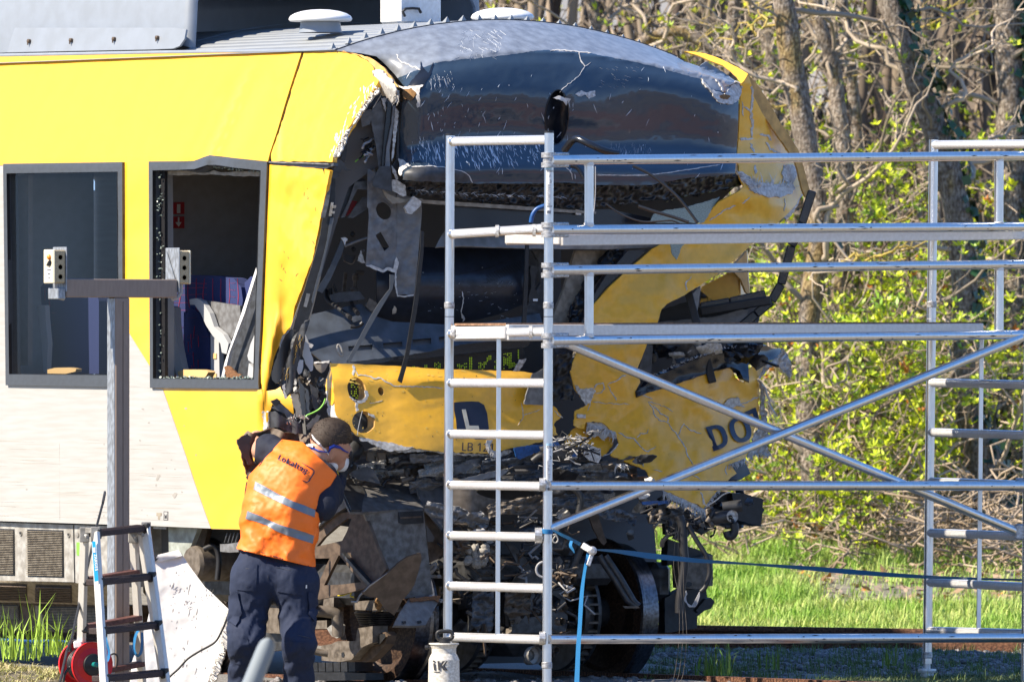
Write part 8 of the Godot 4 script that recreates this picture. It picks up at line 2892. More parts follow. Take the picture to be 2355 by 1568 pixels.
	mb.bar(at(rb.x + 3, rb.y + 2,63.36), at(rc.x, rc.y, 63.34), 0.022,0.012, toward, 0.003)
	mb.lathe(Transform3D(Basis(Quaternion(Vector3.UP, toward)), at(rb.x + 2, rb.y, 63.34)), [Vector2(0.024,-0.03), Vector2(0.024,0.0), Vector2(0.012,0.006), Vector2(0,0.006)], 16)
	part(st, "ratchet", mb, M.cast_alloy)
	pipe(st, "snap_ring", "H", [330,395,352,390,370,430,355,455,335,450,330,430,350,400], 63.48,0.005, M.steel_light, 6)
	# out of focus handle close to the photographer
	var hd := MB.new()
	var h0 := at(612,1486,47.0)
	var h1 := at(574,1580,47.0)
	var dir := (h1 - h0).normalized()
	var hl := h0 + dir * (h0.y + 0.3) / -dir.y
	hd.tube([h0 - dir * 0.030, h0 - dir * 0.022, h0 - dir * 0.008, h0 + dir * 0.02, h1, hl], [0.008,0.022,0.032,0.036,0.038,0.04], 20)
	tag(part(self, "tool_handle", hd, M.blur_grey), "blurred grey rounded handle in front of the worker's legs", "tool handle")

func ribbon(root: Node, called: String, w: String, pts: Array, d: Array, wid: Array, tilt: float) -> void:
	var q := zp(w, pts)
	var sc: float = ZW[w][2]
	var mb := MB.new()
	var rows := []
	for i in q.size() - 1:
		for k in 6:
			var s := k / 6.0
			var p := q[i].cubic_interpolate(q[i + 1], q[maxi(i - 1,0)], q[mini(i + 2, q.size() - 1)], s)
			var t := (q[i + 1] - q[i]).orthogonal().normalized()
			var ww := lerpf(wid[i], wid[i + 1], s) * sc * 0.5
			var dd: float = lerpf(d[i], d[i + 1], s)
			var lean := sqrt(maxf(0.0,1.0 - pow(ww / 8.5,2.0))) * 0.018 * (1.0 if tilt > 0 else -1.0)
			rows.append([at(p.x + t.x * ww, p.y + t.y * ww, dd - lean), at(p.x, p.y, dd), at(p.x - t.x * ww, p.y - t.y * ww, dd + lean)])
	mb.grid(rows, toward)
	var back := MB.new()
	var rows2 := []
	for r in rows:
		rows2.append([r[0] - toward * 0.0015, r[1] - toward * 0.0015, r[2] - toward * 0.0015])
	mb.grid(rows2, -toward)
	part(root, called, mb, M.strap)

func lineside_post() -> void:
	var p := thing("lineside_post", "galvanised T shaped post with two socket boxes on its crossarm", "post")
	var e := at(262,690,63.65)
	var ux := Vector3.RIGHT
	var uz := Vector3(0,0,1)
	var wx := 0.082
	var wz := 0.094
	var g := ground_h(e) - 0.05
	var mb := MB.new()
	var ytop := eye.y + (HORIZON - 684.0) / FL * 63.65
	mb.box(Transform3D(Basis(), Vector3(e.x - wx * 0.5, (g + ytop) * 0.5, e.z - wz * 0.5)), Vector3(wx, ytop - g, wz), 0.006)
	part(p, "post", mb, M.galv_shaded)
	# thin sheet on the sunward face, its lighter tone paints the sunlight
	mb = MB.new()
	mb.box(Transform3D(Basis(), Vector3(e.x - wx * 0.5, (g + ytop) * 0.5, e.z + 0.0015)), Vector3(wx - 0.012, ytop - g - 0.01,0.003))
	part(p, "sunlit_face", mb, M.galv)
	mb = MB.new()
	mb.bar(Vector3(e.x + 0.001, g, e.z - wz * 0.52), Vector3(e.x + 0.001, ytop - 0.02, e.z - wz * 0.52), 0.002,0.002, uz)
	part(p, "weld_seam", mb, M.steel_brown)
	mb = MB.new()
	var z0 := e.z + 0.313
	var z1_ := e.z - 0.399
	var ya := ytop + 0.05
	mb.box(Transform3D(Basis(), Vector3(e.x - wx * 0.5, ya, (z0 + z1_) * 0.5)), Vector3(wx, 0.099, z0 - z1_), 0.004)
	part(p, "crossarm", mb, M.galv_shaded)
	for k in [[z0,1.0], [z1_, -1.0]]:
		var z: float = k[0]
		mb = MB.new()
		mb.box(Transform3D(Basis(), Vector3(e.x - 0.055, ya + 0.10, z + 0.006 * k[1])), Vector3(0.135,0.24,0.006), 0.002)
		var pl := part(p, "back_plate", mb, M.galv)
		mb = MB.new()
		mb.plate([Vector3(e.x - 0.10, ya + 0.052, z - 0.0 * k[1]), Vector3(e.x - 0.02, ya + 0.052, z), Vector3(e.x - 0.10, ya + 0.2, z)], Vector3(0,0,-0.004 * k[1]))
		part(pl, "gusset", mb, M.galv)
		var bz: float = z + k[1] * 0.042
		mb = MB.new()
		mb.box(Transform3D(Basis(), Vector3(e.x - 0.045, ya + 0.115, bz)), Vector3(0.10,0.178,0.066), 0.006)
		var bx := part(p, "socket_box", mb, M.box_mouldy, "mouldy cream socket box with orange lamp on its lid" if k[1] > 0 else "mouldy cream socket box seen from its side")
		for i in 3:
			mb = MB.new()
			mb.lathe(Transform3D(Basis(Vector3.FORWARD, -PI / 2.0), Vector3(e.x + 0.006, ya + 0.06 + i * 0.052, bz)), [Vector2(0.017,0.0), Vector2(0.017,0.003), Vector2(0.013,0.003), Vector2(0.013,0.001), Vector2(0.0,0.001)], 16)
			part(bx, "knockout", mb, M.box_mouldy)
		mb = MB.new()
		mb.box(Transform3D(Basis(), Vector3(e.x - 0.045, ya + 0.115, bz + k[1] * 0.037)), Vector3(0.104,0.182,0.012), 0.004)
		var lid := part(bx, "lid", mb, M.box_cream)
		if k[1] > 0:
			mb = MB.new()
			mb.blob(Transform3D(Basis(), Vector3(e.x - 0.035, ya + 0.165, bz + 0.046)), Vector3(0.014,0.014,0.012), 12,8)
			part(bx, "indicator", mb, M.orange_knob)
			mb = MB.new()
			mb.blob(Transform3D(Basis(), Vector3(e.x - 0.033, ya + 0.133, bz + 0.044)), Vector3(0.016,0.014,0.012), 12,8)
			mb.bar(Vector3(e.x - 0.046, ya + 0.120, bz + 0.05), Vector3(e.x - 0.02, ya + 0.146, bz + 0.05), 0.008,0.012, uz)
			part(bx, "switch", mb, M.black)
			mb = MB.new()
			mb.box(Transform3D(Basis(), Vector3(e.x - 0.033, ya + 0.072, bz + 0.0435)), Vector3(0.062,0.072,0.002))
			var lb := part(bx, "notice", mb, M.paper)
			mb = MB.new()
			for r in 3:
				for c in 4 - r:
					mb.box(Transform3D(Basis(), Vector3(e.x - 0.052 + c * 0.010 + r * 0.005, ya + 0.096 - r * 0.02, bz + 0.045)), Vector3(0.007,0.007,0.001))
			part(bx, "notice_print", mb, M.print)
		mb = MB.new()
		var cy := ya + 0.02
		mb.tube([Vector3(e.x - 0.03, cy + 0.01, bz), Vector3(e.x - 0.03, cy - 0.04, bz), Vector3(e.x - 0.035, cy - 0.07, bz - k[1] * 0.02), Vector3(e.x - 0.04, cy - 0.075, bz - k[1] * 0.05)], 0.012,10)
		part(bx, "conduit", mb, M.wire_grey)
		if k[1] > 0:
			mb = MB.new()
			mb.box(Transform3D(Basis(), Vector3(e.x - 0.05, ya - 0.03, z + 0.03)), Vector3(0.10,0.06,0.05), 0.004)
			part(p, "cable_entry", mb, M.galv)

func stepladder() -> void:
	var l := thing("stepladder", "worn aluminium double stepladder with brown treads and a blue maker's label", "stepladder")
	var foot := func(a: Vector2, da: float, b: Vector2, db: float, called: String, m: Material, w: float) -> Array:
		var p := at(a.x, a.y, da)
		var q := at(b.x, b.y, db)
		var d := (q - p)
		var k := (p.y - ground_h(q)) / (p.y - q.y)
		var r := p + d * k
		var mb := MB.new()
		mb.bar(p, r, 0.024, w, Vector3.RIGHT, 0.003)
		part(l, called, mb, m)
		return [p, r]
	# front frame (with the broad treads) and rear frame
	var fl: Array = foot.call(z1("I", 806,290), 63.00, z1("I", 880,1568), 62.75, "stile", M.ladder_alu, 0.055)
	var fr: Array = foot.call(z1("I", 1240,245), 63.35, z1("I", 1412,1568), 63.10, "stile", M.ladder_alu, 0.055)
	var bl: Array = foot.call(z1("I", 712,292), 63.05, z1("I", 675,1568), 63.50, "rear_stile", M.ladder_alu, 0.055)
	var br: Array = foot.call(z1("I", 1130,300), 63.40, z1("I", 1205,1568), 63.85, "rear_stile", M.ladder_alu, 0.055)
	var rr: Array = foot.call(z1("I", 1190,300), 63.38, z1("I", 1390,1568), 63.55, "rear_stay", M.ladder_alu, 0.04)
	var on := func(s: Array, y: float, y0: float) -> Vector3:
		var v: float = 1147.7 + 0.2681 * y
		var v0: float = 1147.7 + 0.2681 * y0
		return (s[0] as Vector3).lerp(s[1], ((s[0] as Vector3).y - (eye.y - (v - HORIZON) / FL * 63.1)) / ((s[0] as Vector3).y - (s[1] as Vector3).y))
	var back := (toward * -0.5 - right * 0.35).normalized()
	for k in [[300,258], [716,676], [1132,1090], [1536,1500]]:
		var a: Vector3 = on.call(fl, k[0], 290)
		var b: Vector3 = on.call(fr, k[1], 245)
		var mb := MB.new()
		mb.bar(a + back * 0.048, b + back * 0.048,0.11,0.032, Vector3.UP, 0.003)
		var st := part(l, "tread", mb, M.ladder_step)
		mb = MB.new()
		for i in 9:
			mb.bar(a + back * (0.0 + i * 0.011) + Vector3(0,0.0175,0), b + back * (0.0 + i * 0.011) + Vector3(0,0.0175,0), 0.004,0.003)
		part(st, "tread_rib", mb, M.ladder_step)
		var d := (b - a).normalized()
		for e in [a + d * 0.012, b - d * 0.005]:
			mb = MB.new()
			mb.box(Transform3D(Basis(d, Vector3.UP, d.cross(Vector3.UP)), e - back * 0.004), Vector3(0.03,0.056,0.045), 0.006)
			part(st, "corner_block", mb, M.black)
		mb = MB.new()
		mb.lathe(Transform3D(Basis(Quaternion(Vector3.UP, toward)), a + d * 0.014 + toward * 0.022 - Vector3(0,0.008,0)), [Vector2(0.005,0), Vector2(0.004,0.004), Vector2(0,0.005)], 8)
		part(st, "rivet", mb, M.steel_light)
	for k in [[706,640], [1115,1040], [1530,1445]]:
		var a: Vector3 = on.call(bl, k[0], 292)
		var b: Vector3 = on.call(br, k[1], 300)
		var mb := MB.new()
		mb.bar(a, b, 0.07,0.028, Vector3.UP, 0.003)
		part(l, "rear_tread", mb, M.ladder_red)
		mb = MB.new()
		mb.box(Transform3D(Basis(right, Vector3.UP, toward), a + right * 0.016), Vector3(0.032,0.056,0.05), 0.008)
		part(l, "corner_block", mb, M.black)
	# hinge plates
	for h in [[fl[0], bl[0]], [fr[0], br[0]]]:
		var mb := MB.new()
		var a: Vector3 = h[0]
		var b: Vector3 = h[1]
		mb.bar(a + Vector3(0,0.03,0), a - Vector3(0,0.05,0), 0.052,0.03, toward, 0.004)
		mb.bar(b + Vector3(0,0.03,0), b - Vector3(0,0.05,0), 0.052,0.03, toward, 0.004)
		mb.bar(a + Vector3(0,0.012,0) + toward * 0.004, b + Vector3(0,0.012,0) + toward * 0.004,0.012,0.03, Vector3.UP, 0.003)
		part(l, "hinge", mb, M.steel_light)
	# label on the front stile
	var fs := func(u: float, v: float) -> Vector3: return at(u, v, lerpf(63.00,62.75, (v - 1225.0) / 343.0) - 0.038)
	cut(l, "label", "I", [776,366,806,364,832,706,797,712], fs, M.cyan, 12.0,0.001)
	cut(l, "label_mark", "I", [783,420,803,418,806,462,787,464], fs, M.paper, 12.0,0.001,0,8, [], 0.002)
	var sans := SystemFont.new()
	sans.font_names = PackedStringArray(["Droid Sans"])
	sans.font_weight = 600
	var mb2 := MB.new()
	var la := z1("I", 792,478)
	letters(mb2, "ZARGES", fs, la, 6.6,1.49,0.0025, sans, 1.22)
	part(l, "label_lettering", mb2, M.paper)
	# blue webbing straps of the ladder
	ribbon(l, "webbing", "I", [1175,1130,1150,1180,1135,1280,1155,1340,1185,1340,1205,1280,1208,1130], [63.50,63.50,63.48,63.46,63.46,63.48,63.50], [22,22,24,26,26,24,22], 1.0)
	ribbon(l, "webbing", "I", [805,1105,830,1150,880,1170,905,1240,922,1320,912,1380,890,1400], [63.20,63.20,63.15,63.10,63.10,63.10,63.10], [26,24,22,20,22,26,22], 1.0)

func cable_reel() -> void:
	var r := thing("cable_reel", "red cable reel with teal knob standing behind the stepladder", "cable reel")
	var ax := (right * 0.50 + toward * 0.87).normalized()
	var c := at(208,1530,63.37)
	var b := Basis(Quaternion(Vector3.UP, ax))
	for k in [0.0,-0.15]:
		var mb := MB.new()
		mb.lathe(Transform3D(b, c + ax * k), [Vector2(0.045,0.0), Vector2(0.06,0.012), Vector2(0.09,0.0), Vector2(0.115,0.003), Vector2(0.122,0.008), Vector2(0.124,0.0), Vector2(0.122,-0.006), Vector2(0.09,-0.006), Vector2(0.045,-0.006)], 44)
		part(r, "flange", mb, M.red)
	var mb := MB.new()
	for i in 7:
		mb.lathe(Transform3D(b, c + ax * (-0.02 - i * 0.018)), [Vector2(0.078,-0.009), Vector2(0.084,-0.005), Vector2(0.086,0.0), Vector2(0.084,0.005), Vector2(0.078,0.009)], 30)
	part(r, "wound_cable", mb, M.cable)
	mb = MB.new()
	mb.lathe(Transform3D(b, c), [Vector2(0.062,0.006), Vector2(0.058,0.024), Vector2(0.03,0.030), Vector2(0,0.030)], 24)
	part(r, "hub", mb, M.black)
	mb = MB.new()
	var kp := at(222,1530,63.25)
	mb.lathe(Transform3D(b, kp - ax * 0.02), [Vector2(0.013,-0.03), Vector2(0.015,0.01), Vector2(0.012,0.022), Vector2(0,0.024)], 14)
	part(r, "crank_knob", mb, M.get("teal") if M.has("teal") else mat("teal", C3(0.0,0.16,0.15), 0.4))
	mb = MB.new()
	var hp := []
	for q in [[157,1500], [156,1483], [163,1476], [176,1475], [200,1488], [222,1500]]:
		hp.append(at(q[0], q[1], 63.40))
	mb.tube(hp, 0.011,10)
	part(r, "carry_handle", mb, M.steel_dark)
	mb = MB.new()
	mb.bar(at(166,1484,63.37), at(186,1482,63.37), 0.04,0.05, toward, 0.006)
	part(r, "plug_box", mb, M.paper)
	pipe(r, "lead", "I", [590,1440,545,1500,530,1570,520,1640], 63.15,0.007, M.cable)
	pipe(r, "lead", "I", [925,1350,955,1332,985,1340,995,1380,985,1450], 63.55,0.005, M.cable)
	pipe(self, "hose_on_ground", "I", [-60,1215,130,1222,260,1230,420,1226,560,1235], 65.9,0.012, M.blue_foil)
	tag(get_node("hose_on_ground"), "thin blue hose lying along the verge behind the tall grass tuft", "hose")

# ---------------------------------------------------------------- the worker
func sdf(p: Vector3, bones: Array, k: float) -> float:
	var d := 1e3
	for b in bones:
		var pa: Vector3 = p - b[0]
		var h := clampf(pa.dot(b[4]) * b[5], 0.0,1.0)
		var e: float = (pa - b[4] * h).length() - lerpf(b[2], b[3], h)
		if e > d + k:
			continue
		var q := maxf(k - absf(d - e), 0.0) / k
		d = minf(d, e) - q * q * k * 0.25
	return d

func chain(w: String, pts: Array) -> Array:
	# pts: rows of u, v, distance, radius
	var r := []
	for i in pts.size() - 1:
		var a: Array = pts[i]
		var b: Array = pts[i + 1]
		var p := z1(w, a[0], a[1])
		var q := z1(w, b[0], b[1])
		var pa := at(p.x, p.y, a[2])
		var pb := at(q.x, q.y, b[2])
		var ba := pb - pa
		r.append([pa, pb, a[3], b[3], ba, 1.0 / maxf(ba.length_squared(), 1e-9)])
	return r

# surface nets over a field
func nets(mb: MB, bones: Array, f: Callable, cell: float) -> void:
	var lo := Vector3.ONE * 1e9
	var hi := -lo
	for b in bones:
		for k in 2:
			lo = lo.min(b[k] - Vector3.ONE * (b[2 + k] + 0.03))
			hi = hi.max(b[k] + Vector3.ONE * (b[2 + k] + 0.03))
	var n := Vector3i(((hi - lo) / cell).ceil()) + Vector3i(5,5,5)
	n = Vector3i((n.x / 4 + 1) * 4, (n.y / 4 + 1) * 4, (n.z / 4 + 1) * 4)
	var val := PackedFloat32Array()
	val.resize(n.x * n.y * n.z)
	for bx in range(0, n.x, 4):
		for by in range(0, n.y, 4):
			for bz in range(0, n.z, 4):
				var d: float = f.call(lo + Vector3(bx + 1.5, by + 1.5, bz + 1.5) * cell)
				var near := absf(d) < cell * 5.5
				for i in 4:
					for j in 4:
						for k in 4:
							var at_i := ((bx + i) * n.y + by + j) * n.z + bz + k
							val[at_i] = (f.call(lo + Vector3(bx + i, by + j, bz + k) * cell) as float) if near else d
	var vid := {}
	var vp := []
	var vn := []
	var sx := n.y * n.z
	var sy := n.z
	var corners := [0,1, sy, sy + 1, sx, sx + 1, sx + sy, sx + sy + 1]
	var cpos := [Vector3(0,0,0), Vector3(0,0,1), Vector3(0,1,0), Vector3(0,1,1), Vector3(1,0,0), Vector3(1,0,1), Vector3(1,1,0), Vector3(1,1,1)]
	var edges := [[0,1], [2,3], [4,5], [6,7], [0,2], [1,3], [4,6], [5,7], [0,4], [1,5], [2,6], [3,7]]
	for x in n.x - 1:
		for y in n.y - 1:
			for z in n.z - 1:
				var id := x * sx + y * sy + z
				var s := 0
				for c in 8:
					if val[id + corners[c]] < 0.0:
						s += 1
				if s == 0 or s == 8:
					continue
				var sum := Vector3.ZERO
				var m := 0
				for e in edges:
					var a := val[id + corners[e[0]]]
					var b := val[id + corners[e[1]]]
					if (a < 0.0) != (b < 0.0):
						sum += (cpos[e[0]] as Vector3).lerp(cpos[e[1]], a / (a - b))
						m += 1
				var p := lo + (Vector3(x, y, z) + sum / m) * cell
				var h := cell * 0.6
				var d0: float = f.call(p)
				vn.append(Vector3(f.call(p + Vector3(h, 0,0)) - d0, f.call(p + Vector3(0, h, 0)) - d0, f.call(p + Vector3(0,0, h)) - d0).normalized())
				vid[id] = vp.size()
				vp.append(p)
	for id in vid:
		for ax in 3:
			var st: int = [sx, sy, 1][ax]
			if (val[id] < 0.0) == (val[id + st] < 0.0):
				continue
			var s1: int = [sy, 1, sx][ax]
			var s2: int = [1, sx, sy][ax]
			if not (vid.has(id - s1) and vid.has(id - s2) and vid.has(id - s1 - s2)):
				continue
			var q := [vid[id], vid[id - s1], vid[id - s1 - s2], vid[id - s2]]
			mb.tri(vp[q[0]], vp[q[1]], vp[q[2]], vn[q[0]], vn[q[1]], vn[q[2]])
			mb.tri(vp[q[0]], vp[q[2]], vp[q[3]], vn[q[0]], vn[q[2]], vn[q[3]])

# where a line of sight first meets a field
func trace(u: float, v: float, f: Callable, start := 63.6) -> Vector3:
	var d := start
	var r := ray(u, v)
	for i in 40:
		var e: float = f.call(eye + r * d)
		d += clampf(e, -0.05,0.12) * 0.9
		if absf(e) < 0.0006 or d > 66.0:
			break
	return eye + r * d

func seen(p: Vector3) -> Vector2:
	var d := away(p)
	return Vector2(1177.0 + lateral(p) * FL / d, HORIZON - (p.y - eye.y) * FL / d)

# signed distance (metres) right of a survey line a-b
func beside(p: Vector3, a: Vector2, b: Vector2) -> float:
	var s := seen(p)
	var t := (b - a).normalized()
	return (s - a).dot(Vector2(-t.y, t.x)) / 424.0

func build_worker() -> void:
	var w := thing("person", "worker in orange vest and dark work trousers bending towards the torn cab corner", "person")
	var fold := func(p: Vector3, amp: float, fx: float) -> float: return amp * nz2.get_noise_3d(p.x * fx, p.y * fx * 0.55, p.z * fx)
	# vest
	var vb := chain("A", [[188,880,64.26,0.118], [232,620,64.30,0.112], [285,440,64.36,0.108], [318,320,64.44,0.09], [345,268,64.48,0.062]])
	vb.append_array(chain("A", [[368,900,64.24,0.118], [388,620,64.26,0.112], [400,460,64.30,0.108], [470,400,64.36,0.098], [548,405,64.36,0.072]]))
	vb.append_array(chain("A", [[345,275,64.48,0.07], [440,315,64.42,0.09], [540,390,64.36,0.075]]))
	vb.append_array(chain("A", [[285,440,64.36,0.105], [430,390,64.34,0.105]]))
	var bias := func(p: Vector3) -> float:
		var s := seen(p)
		# long drawn folds towards the right hip and small creases
		var e := (s - Vector2(700,1150)).dot(Vector2(0.42,0.91))
		var g := (s - Vector2(640,1240)).dot(Vector2(0.75,-0.66))
		return 0.0045 * sin(e * 0.11 + 3.0 * nz.get_noise_2d(s.x * 0.012, s.y * 0.012)) * sm(1090.0,1200.0, s.y) + 0.004 * sin(g * 0.16) * sm(1180.0,1240.0, s.y) + 0.008 * nz2.get_noise_3d(p.x * 1.4, p.y * 1.4, p.z * 1.4)
	var fv := func(p: Vector3) -> float:
		var d: float = sdf(p, vb, 0.09) - 0.012 + bias.call(p)
		d = maxf(d, -beside(p, z1("A", 485,922), z1("A", 60,822)))
		d = maxf(d, beside(p, z1("A", 185,340), z1("A", 318,196)) * -1.0)
		d = maxf(d, beside(p, z1("A", 626,404), z1("A", 505,600)) * -1.0) if seen(p).y < 1176.0 else d
		d = maxf(d, beside(p, z1("A", 318,198), z1("A", 440,214)) * -1.0)
		d = maxf(d, beside(p, z1("A", 430,210), z1("A", 628,396)) * -1.0)
		return d
	var mb := MB.new()
	nets(mb, vb, fv, 0.012)
	var vest := part(w, "vest", mb, M.hivis)
	var on_vest := func(u: float, v: float) -> Vector3: return trace(u, v, fv)
	cut(vest, "reflective_band", "A", [166,438,230,470,300,510,380,550,450,577,503,600,499,640,440,617,370,587,290,551,220,517,156,482], on_vest, M.reflective, 5.0,0.002,0,8, [], 0.003)
	cut(vest, "reflective_band", "A", [121,604,200,635,240,655,300,681,380,706,450,726,496,745,488,789,430,771,350,743,280,716,230,687,160,661,111,649], on_vest, M.reflective, 5.0,0.002,0,8, [], 0.003)
	mb = MB.new()
	var sans := SystemFont.new()
	sans.font_names = PackedStringArray(["Droid Sans"])
	sans.font_weight = 600
	letters(mb, "Lokaltog", on_vest, z1("A", 287,322), 16.5,0.46,0.004, sans, 1.12)
	strip(mb, zp("A", [428,332,455,348,485,366,497,376,496,390,480,415,468,435,455,442,428,430]), on_vest, 2.2,0.0025)
	part(vest, "lettering", mb, M.navy_print)
	mb = MB.new()
	strip(mb, zp("A", [320,205,250,270,200,330,186,350]), on_vest, 1.6,0.003)
	strip(mb, zp("A", [70,812,200,838,320,876,470,912]), on_vest, 1.2,0.002)
	part(vest, "binding", mb, M.navy_print)
	# shirt
	var sb := chain("A", [[185,900,64.27,0.114], [232,620,64.31,0.10], [290,440,64.37,0.095], [330,300,64.46,0.07], [240,262,64.56,0.078], [198,285,64.72,0.074]])
	sb.append_array(chain("A", [[370,930,64.25,0.114], [388,620,64.27,0.10], [410,460,64.31,0.095], [530,420,64.38,0.075], [562,450,64.36,0.074], [553,585,64.26,0.062], [600,520,64.40,0.050], [640,440,64.55,0.042]]))
	sb.append_array(chain("A", [[330,300,64.46,0.07], [440,330,64.43,0.085], [530,420,64.38,0.075]]))
	var fsh := func(p: Vector3) -> float:
		var d: float = sdf(p, sb, 0.05) + 0.009 * nz2.get_noise_3d(p.x * 1.8, p.y * 1.8, p.z * 1.8)
		d = maxf(d, -beside(p, z1("A", 485,955), z1("A", 45,856)))
		return maxf(d, beside(p, z1("A", 158,330), z1("A", 168,185)) * -1.0)
	mb = MB.new()
	nets(mb, sb, fsh, 0.0145)
	part(w, "shirt", mb, M.navy_cloth)
	# trousers
	var tb := chain("A", [[180,890,64.27,0.105], [160,1000,64.28,0.125], [118,1240,64.28,0.098], [106,1330,64.22,0.092], [98,1580,64.36,0.078], [98,1860,64.42,0.082]])
	tb.append_array(chain("A", [[368,920,64.25,0.105], [392,1010,64.26,0.122], [404,1240,64.24,0.092], [412,1350,64.16,0.088], [408,1580,64.28,0.078], [405,1860,64.34,0.082]]))
	tb.append_array(chain("A", [[180,960,64.27,0.115], [380,980,64.26,0.115]]))
	var ftr := func(p: Vector3) -> float:
		var s := seen(p)
		var d := sdf(p, tb, 0.045)
		d += 0.008 * nz2.get_noise_3d(p.x * 1.5, p.y * 1.2, p.z * 1.5)
		d += 0.005 * sin((s.y + 0.35 * (s.x - 600.0)) * 0.14 + 4.0 * nz.get_noise_2d(s.x * 0.02, s.y * 0.01)) * (sm(1360.0,1400.0, s.y) * 0.7 + 0.15)
		return maxf(d, -beside(p, z1("A", 50,862), z1("A", 490,930)) * -1.0 * -1.0) if false else d
	mb = MB.new()
	nets(mb, tb, ftr, 0.014)
	var tr := part(w, "trousers", mb, M.trouser)
	var on_tr := func(u: float, v: float) -> Vector3: return trace(u, v, ftr)
	for q in [[62,900,176,905,168,1060,60,1050], [280,912,450,945,440,1085,290,1060]]:
		cut(tr, "back_pocket", "A", q, on_tr, M.trouser, 5.0,0.003,0.4,6.0, [], 0.005)
	mb = MB.new()
	strip(mb, zp("A", [66,927,120,932,172,936]), on_tr, 1.0,0.007)
	strip(mb, zp("A", [282,925,360,940,446,958]), on_tr, 1.0,0.007)
	strip(mb, zp("A", [228,880,236,980,250,1075]), on_tr, 0.9,0.003)
	strip(mb, zp("A", [405,1308,440,1316,480,1326]), on_tr, 1.4,0.004)
	part(tr, "stitching", mb, M.seam)
	cut(tr, "pocket_tag", "A", [447,1022,454,1022,453,1040,446,1040], on_tr, M.paper, 5.0,0.001,0,8, [], 0.008)
	for q in [[25,1080,70,1060,90,1180,60,1260,20,1230], [460,1060,505,1080,515,1160,490,1230,465,1190]]:
		cut(tr, "cargo_pocket", "A", q, on_tr, M.trouser, 5.0,0.006,0.6,6.0, [], 0.012)
	for q in [[55,1320,120,1325,150,1440,130,1480,50,1470], [335,1345,470,1350,480,1470,330,1450]]:
		cut(tr, "knee_patch", "A", q, on_tr, M.trouser, 5.0,0.004,0.4,8.0, [], 0.004)
	# boots on the ground
	for k in [[98,64.40], [405,64.32]]:
		var q := z1("A", k[0], 1880)
		var p := at(q.x, q.y, k[1])
		p.y = ground_h(p)
		mb = MB.new()
		var fwd := (-toward + right * 0.25).normalized()
		var s := Vector3.UP.cross(fwd)
		mb.tube([p + Vector3(0,0.10,0) - fwd * 0.10, p + Vector3(0,0.10,0), p + fwd * 0.10 + Vector3(0,0.055,0), p + fwd * 0.18 + Vector3(0,0.045,0)], [0.05,0.06,0.05,0.035], 14)
		mb.bar(p - fwd * 0.13 + Vector3(0,0.015,0), p + fwd * 0.19 + Vector3(0,0.015,0), 0.10,0.03, Vector3.UP, 0.008)
		part(w, "boot", mb, M.black)
	# body: head, neck, arms and hands as one skin
	var bb := chain("A", [[603,178,64.52,0.092], [580,190,64.47,0.095], [612,262,64.52,0.072], [628,330,64.54,0.045]])
	bb.append_array(chain("A", [[600,250,64.50,0.075], [655,262,64.62,0.055]]))
	bb.append_array(chain("A", [[575,250,64.46,0.062], [500,300,64.43,0.062], [440,330,64.42,0.08]]))
	bb.append_array(chain("A", [[676,255,64.66,0.018], [696,282,64.69,0.014]]))   # nose
	bb.append_array(chain("A", [[597,262,64.415,0.014], [590,300,64.42,0.012]]))   # ear
	# torso core and left arm
	bb.append_array(chain("A", [[440,330,64.42,0.08], [400,420,64.38,0.08]]))
	bb.append_array(chain("A", [[330,300,64.47,0.06], [240,262,64.56,0.056], [185,255,64.76,0.046], [165,205,64.86,0.042], [172,190,64.96,0.036], [185,215,65.05,0.030]]))
	hand_bones(bb, z1("A", 190,225), 65.08, Vector2(0.5,0.86), 0.9)
	var fb := func(p: Vector3) -> float: return sdf(p, bb, 0.022)
	mb = MB.new()
	nets(mb, bb, fb, 0.0085)
	var body := part(w, "body", mb, M.skin)
	# hair
	var hb := chain("A", [[603,173,64.52,0.0965], [582,187,64.47,0.0985], [560,212,64.44,0.082]])
	hb.append_array(chain("A", [[640,170,64.58,0.075], [672,195,64.62,0.045]]))
	var fh := func(p: Vector3) -> float:
		var d: float = sdf(p, hb, 0.03) 
		var s := seen(p)
		var e := 0.012 * nz2.get_noise_3d(p.x * 6.0, p.y * 6.0, p.z * 6.0)
		d = maxf(d, e + beside(p, z1("A", 478,196), z1("A", 560,246)))
		return maxf(d, e + beside(p, z1("A", 560,242), z1("A", 712,214)))
	mb = MB.new()
	nets(mb, hb, fh, 0.005)
	for i in 500:
		var q := z1("A", R(480,712), R(78,250))
		var p := trace(q.x, q.y, fh)
		if away(p) > 65.0:
			continue
		var n := (p - hb[0][0] as Vector3).normalized()
		var d := (n + Vector3(R(-0.5,0.5), R(-0.7,0.3), R(-0.5,0.5))).normalized() * R(0.006,0.014)
		var x := d.cross(toward).normalized() * 0.0012
		mb.flat(p - x, p + x, p + d, n)
	part(w, "hair", mb, M.hair)
	# mask, its straps, goggles
	var mk := chain("A", [[600,345,64.50,0.03], [640,335,64.60,0.045], [672,310,64.66,0.03]])
	mb = MB.new()
	nets(mb, mk, func(p: Vector3) -> float: return sdf(p, mk, 0.03), 0.005)
	part(w, "dust_mask", mb, M.mask)
	var on_head := func(u: float, v: float) -> Vector3: return trace(u, v, func(p: Vector3) -> float: return minf(fb.call(p), fh.call(p)))
	mb = MB.new()
	strip(mb, zp("A", [488,172,500,195,530,225,560,255,578,282,586,335]), on_head, 4.2,0.006)
	part(w, "mask_strap", mb, M.mask)
	mb = MB.new()
	sheet(mb, zp("A", [450,230,495,236,492,252,452,246]), on_head, 4.0,0.004, [], 0.012)
	part(w, "mask_strap", mb, M.mask)
	mb = MB.new()
	strip(mb, zp("A", [440,215,480,250,520,266,560,270,580,268]), on_head, 3.4,0.008)
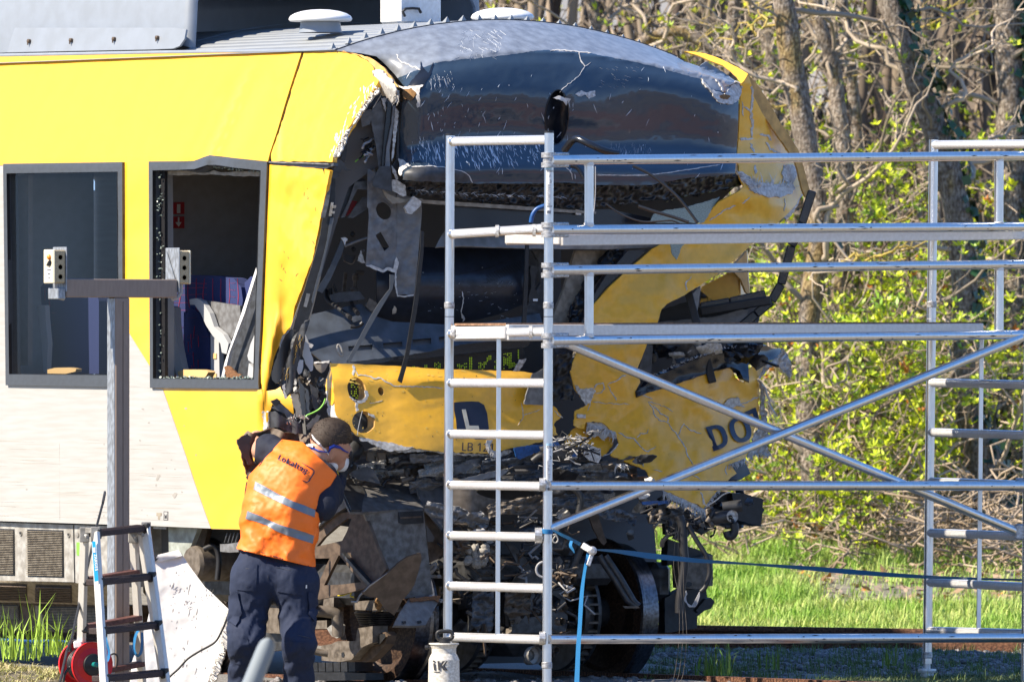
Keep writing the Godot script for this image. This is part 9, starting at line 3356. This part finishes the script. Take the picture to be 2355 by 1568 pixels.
	strip(mb, zp("A", [578,275,588,240,610,230,640,240,665,262,690,275]), on_head, 4.0,0.012)
	part(w, "goggle_frame", mb, M.blue_plastic)
	mb = MB.new()
	var gp := z1("A", 658,285)
	mb.blob(Transform3D(Basis(), at(gp.x, gp.y, 64.60)), Vector3(0.03,0.026,0.03), 14,10)
	part(w, "goggles", mb, M.goggle)
	# right hand: black and yellow work glove holding a torch-like tool
	var gb := chain("A", [[640,440,64.55,0.036], [648,400,64.62,0.036]])
	hand_bones(gb, z1("A", 650,392), 64.64, Vector2(0.15,-0.98), 1.08)
	mb = MB.new()
	nets(mb, gb, func(p: Vector3) -> float: return sdf(p, gb, 0.01), 0.0045)
	part(w, "work_glove", mb, M.glove)
	cut(w, "glove_cuff", "A", [618,372,634,380,640,410,622,410], func(u: float, v: float) -> Vector3: return at(u, v, 64.53), M.glove_yellow, 4.0,0.01)
	cut(w, "glove_cuff", "A", [636,346,648,352,646,370,634,362], func(u: float, v: float) -> Vector3: return at(u, v, 64.56), M.glove_yellow, 4.0,0.01)
	var lamp := thing("inspection_lamp", "dark round lamp in the worker's gloved right hand", "lamp")
	mb = MB.new()
	var la := z1("A", 655,400)
	var lb := z1("A", 735,245)
	var p0 := at(la.x, la.y, 64.66)
	var p1 := at(lb.x, lb.y, 64.80)
	mb.tube([p0 - (p1 - p0) * 0.25, p0, p0.lerp(p1,0.7), p0.lerp(p1,0.75), p1], [0.017,0.018,0.02,0.045,0.05], 18)
	part(lamp, "lamp_body", mb, M.black)

# palm, four unequal bent fingers and a thumb from the side of the palm
func hand_bones(bones: Array, q: Vector2, d: float, dir: Vector2, s: float) -> void:
	var p := at(q.x, q.y, d)
	var fwd := (right * dir.x - Vector3.UP * dir.y).normalized()
	var side := (fwd.cross(toward)).normalized()
	var nrm := fwd.cross(side).normalized()
	var add := func(a: Vector3, b: Vector3, ra: float, rb: float) -> void:
		bones.append([a, b, ra, rb, b - a, 1.0 / maxf((b - a).length_squared(), 1e-9)])
	for i in 4:
		var o := side * (i - 1.5) * 0.021 * s
		var k := p + fwd * 0.085 * s + o
		add.call(p + o * 0.7, k, 0.016 * s, 0.012 * s)
		var l: float = [0.9,1.05,1.0,0.8][i] * s
		var a := k + (fwd * 0.75 - nrm * 0.6) * 0.042 * l
		var b := a + (fwd * 0.0 - nrm * 1.0) * 0.027 * l
		var c := b + (fwd * -0.75 - nrm * 0.5) * 0.022 * l
		add.call(k, a, 0.0105 * s, 0.0095 * s)
		add.call(a, b, 0.0095 * s, 0.009 * s)
		add.call(b, c, 0.009 * s, 0.008 * s)
	var t0 := p + fwd * 0.02 * s + side * 0.034 * s
	var t1 := t0 + (side * 0.7 + fwd * 0.5 - nrm * 0.5) * 0.042 * s
	var t2 := t1 + (fwd * 0.5 - nrm * 0.8) * 0.032 * s
	add.call(p, t0,0.018 * s, 0.016 * s)
	add.call(t0, t1,0.014 * s, 0.011 * s)
	add.call(t1, t2,0.011 * s, 0.009 * s)
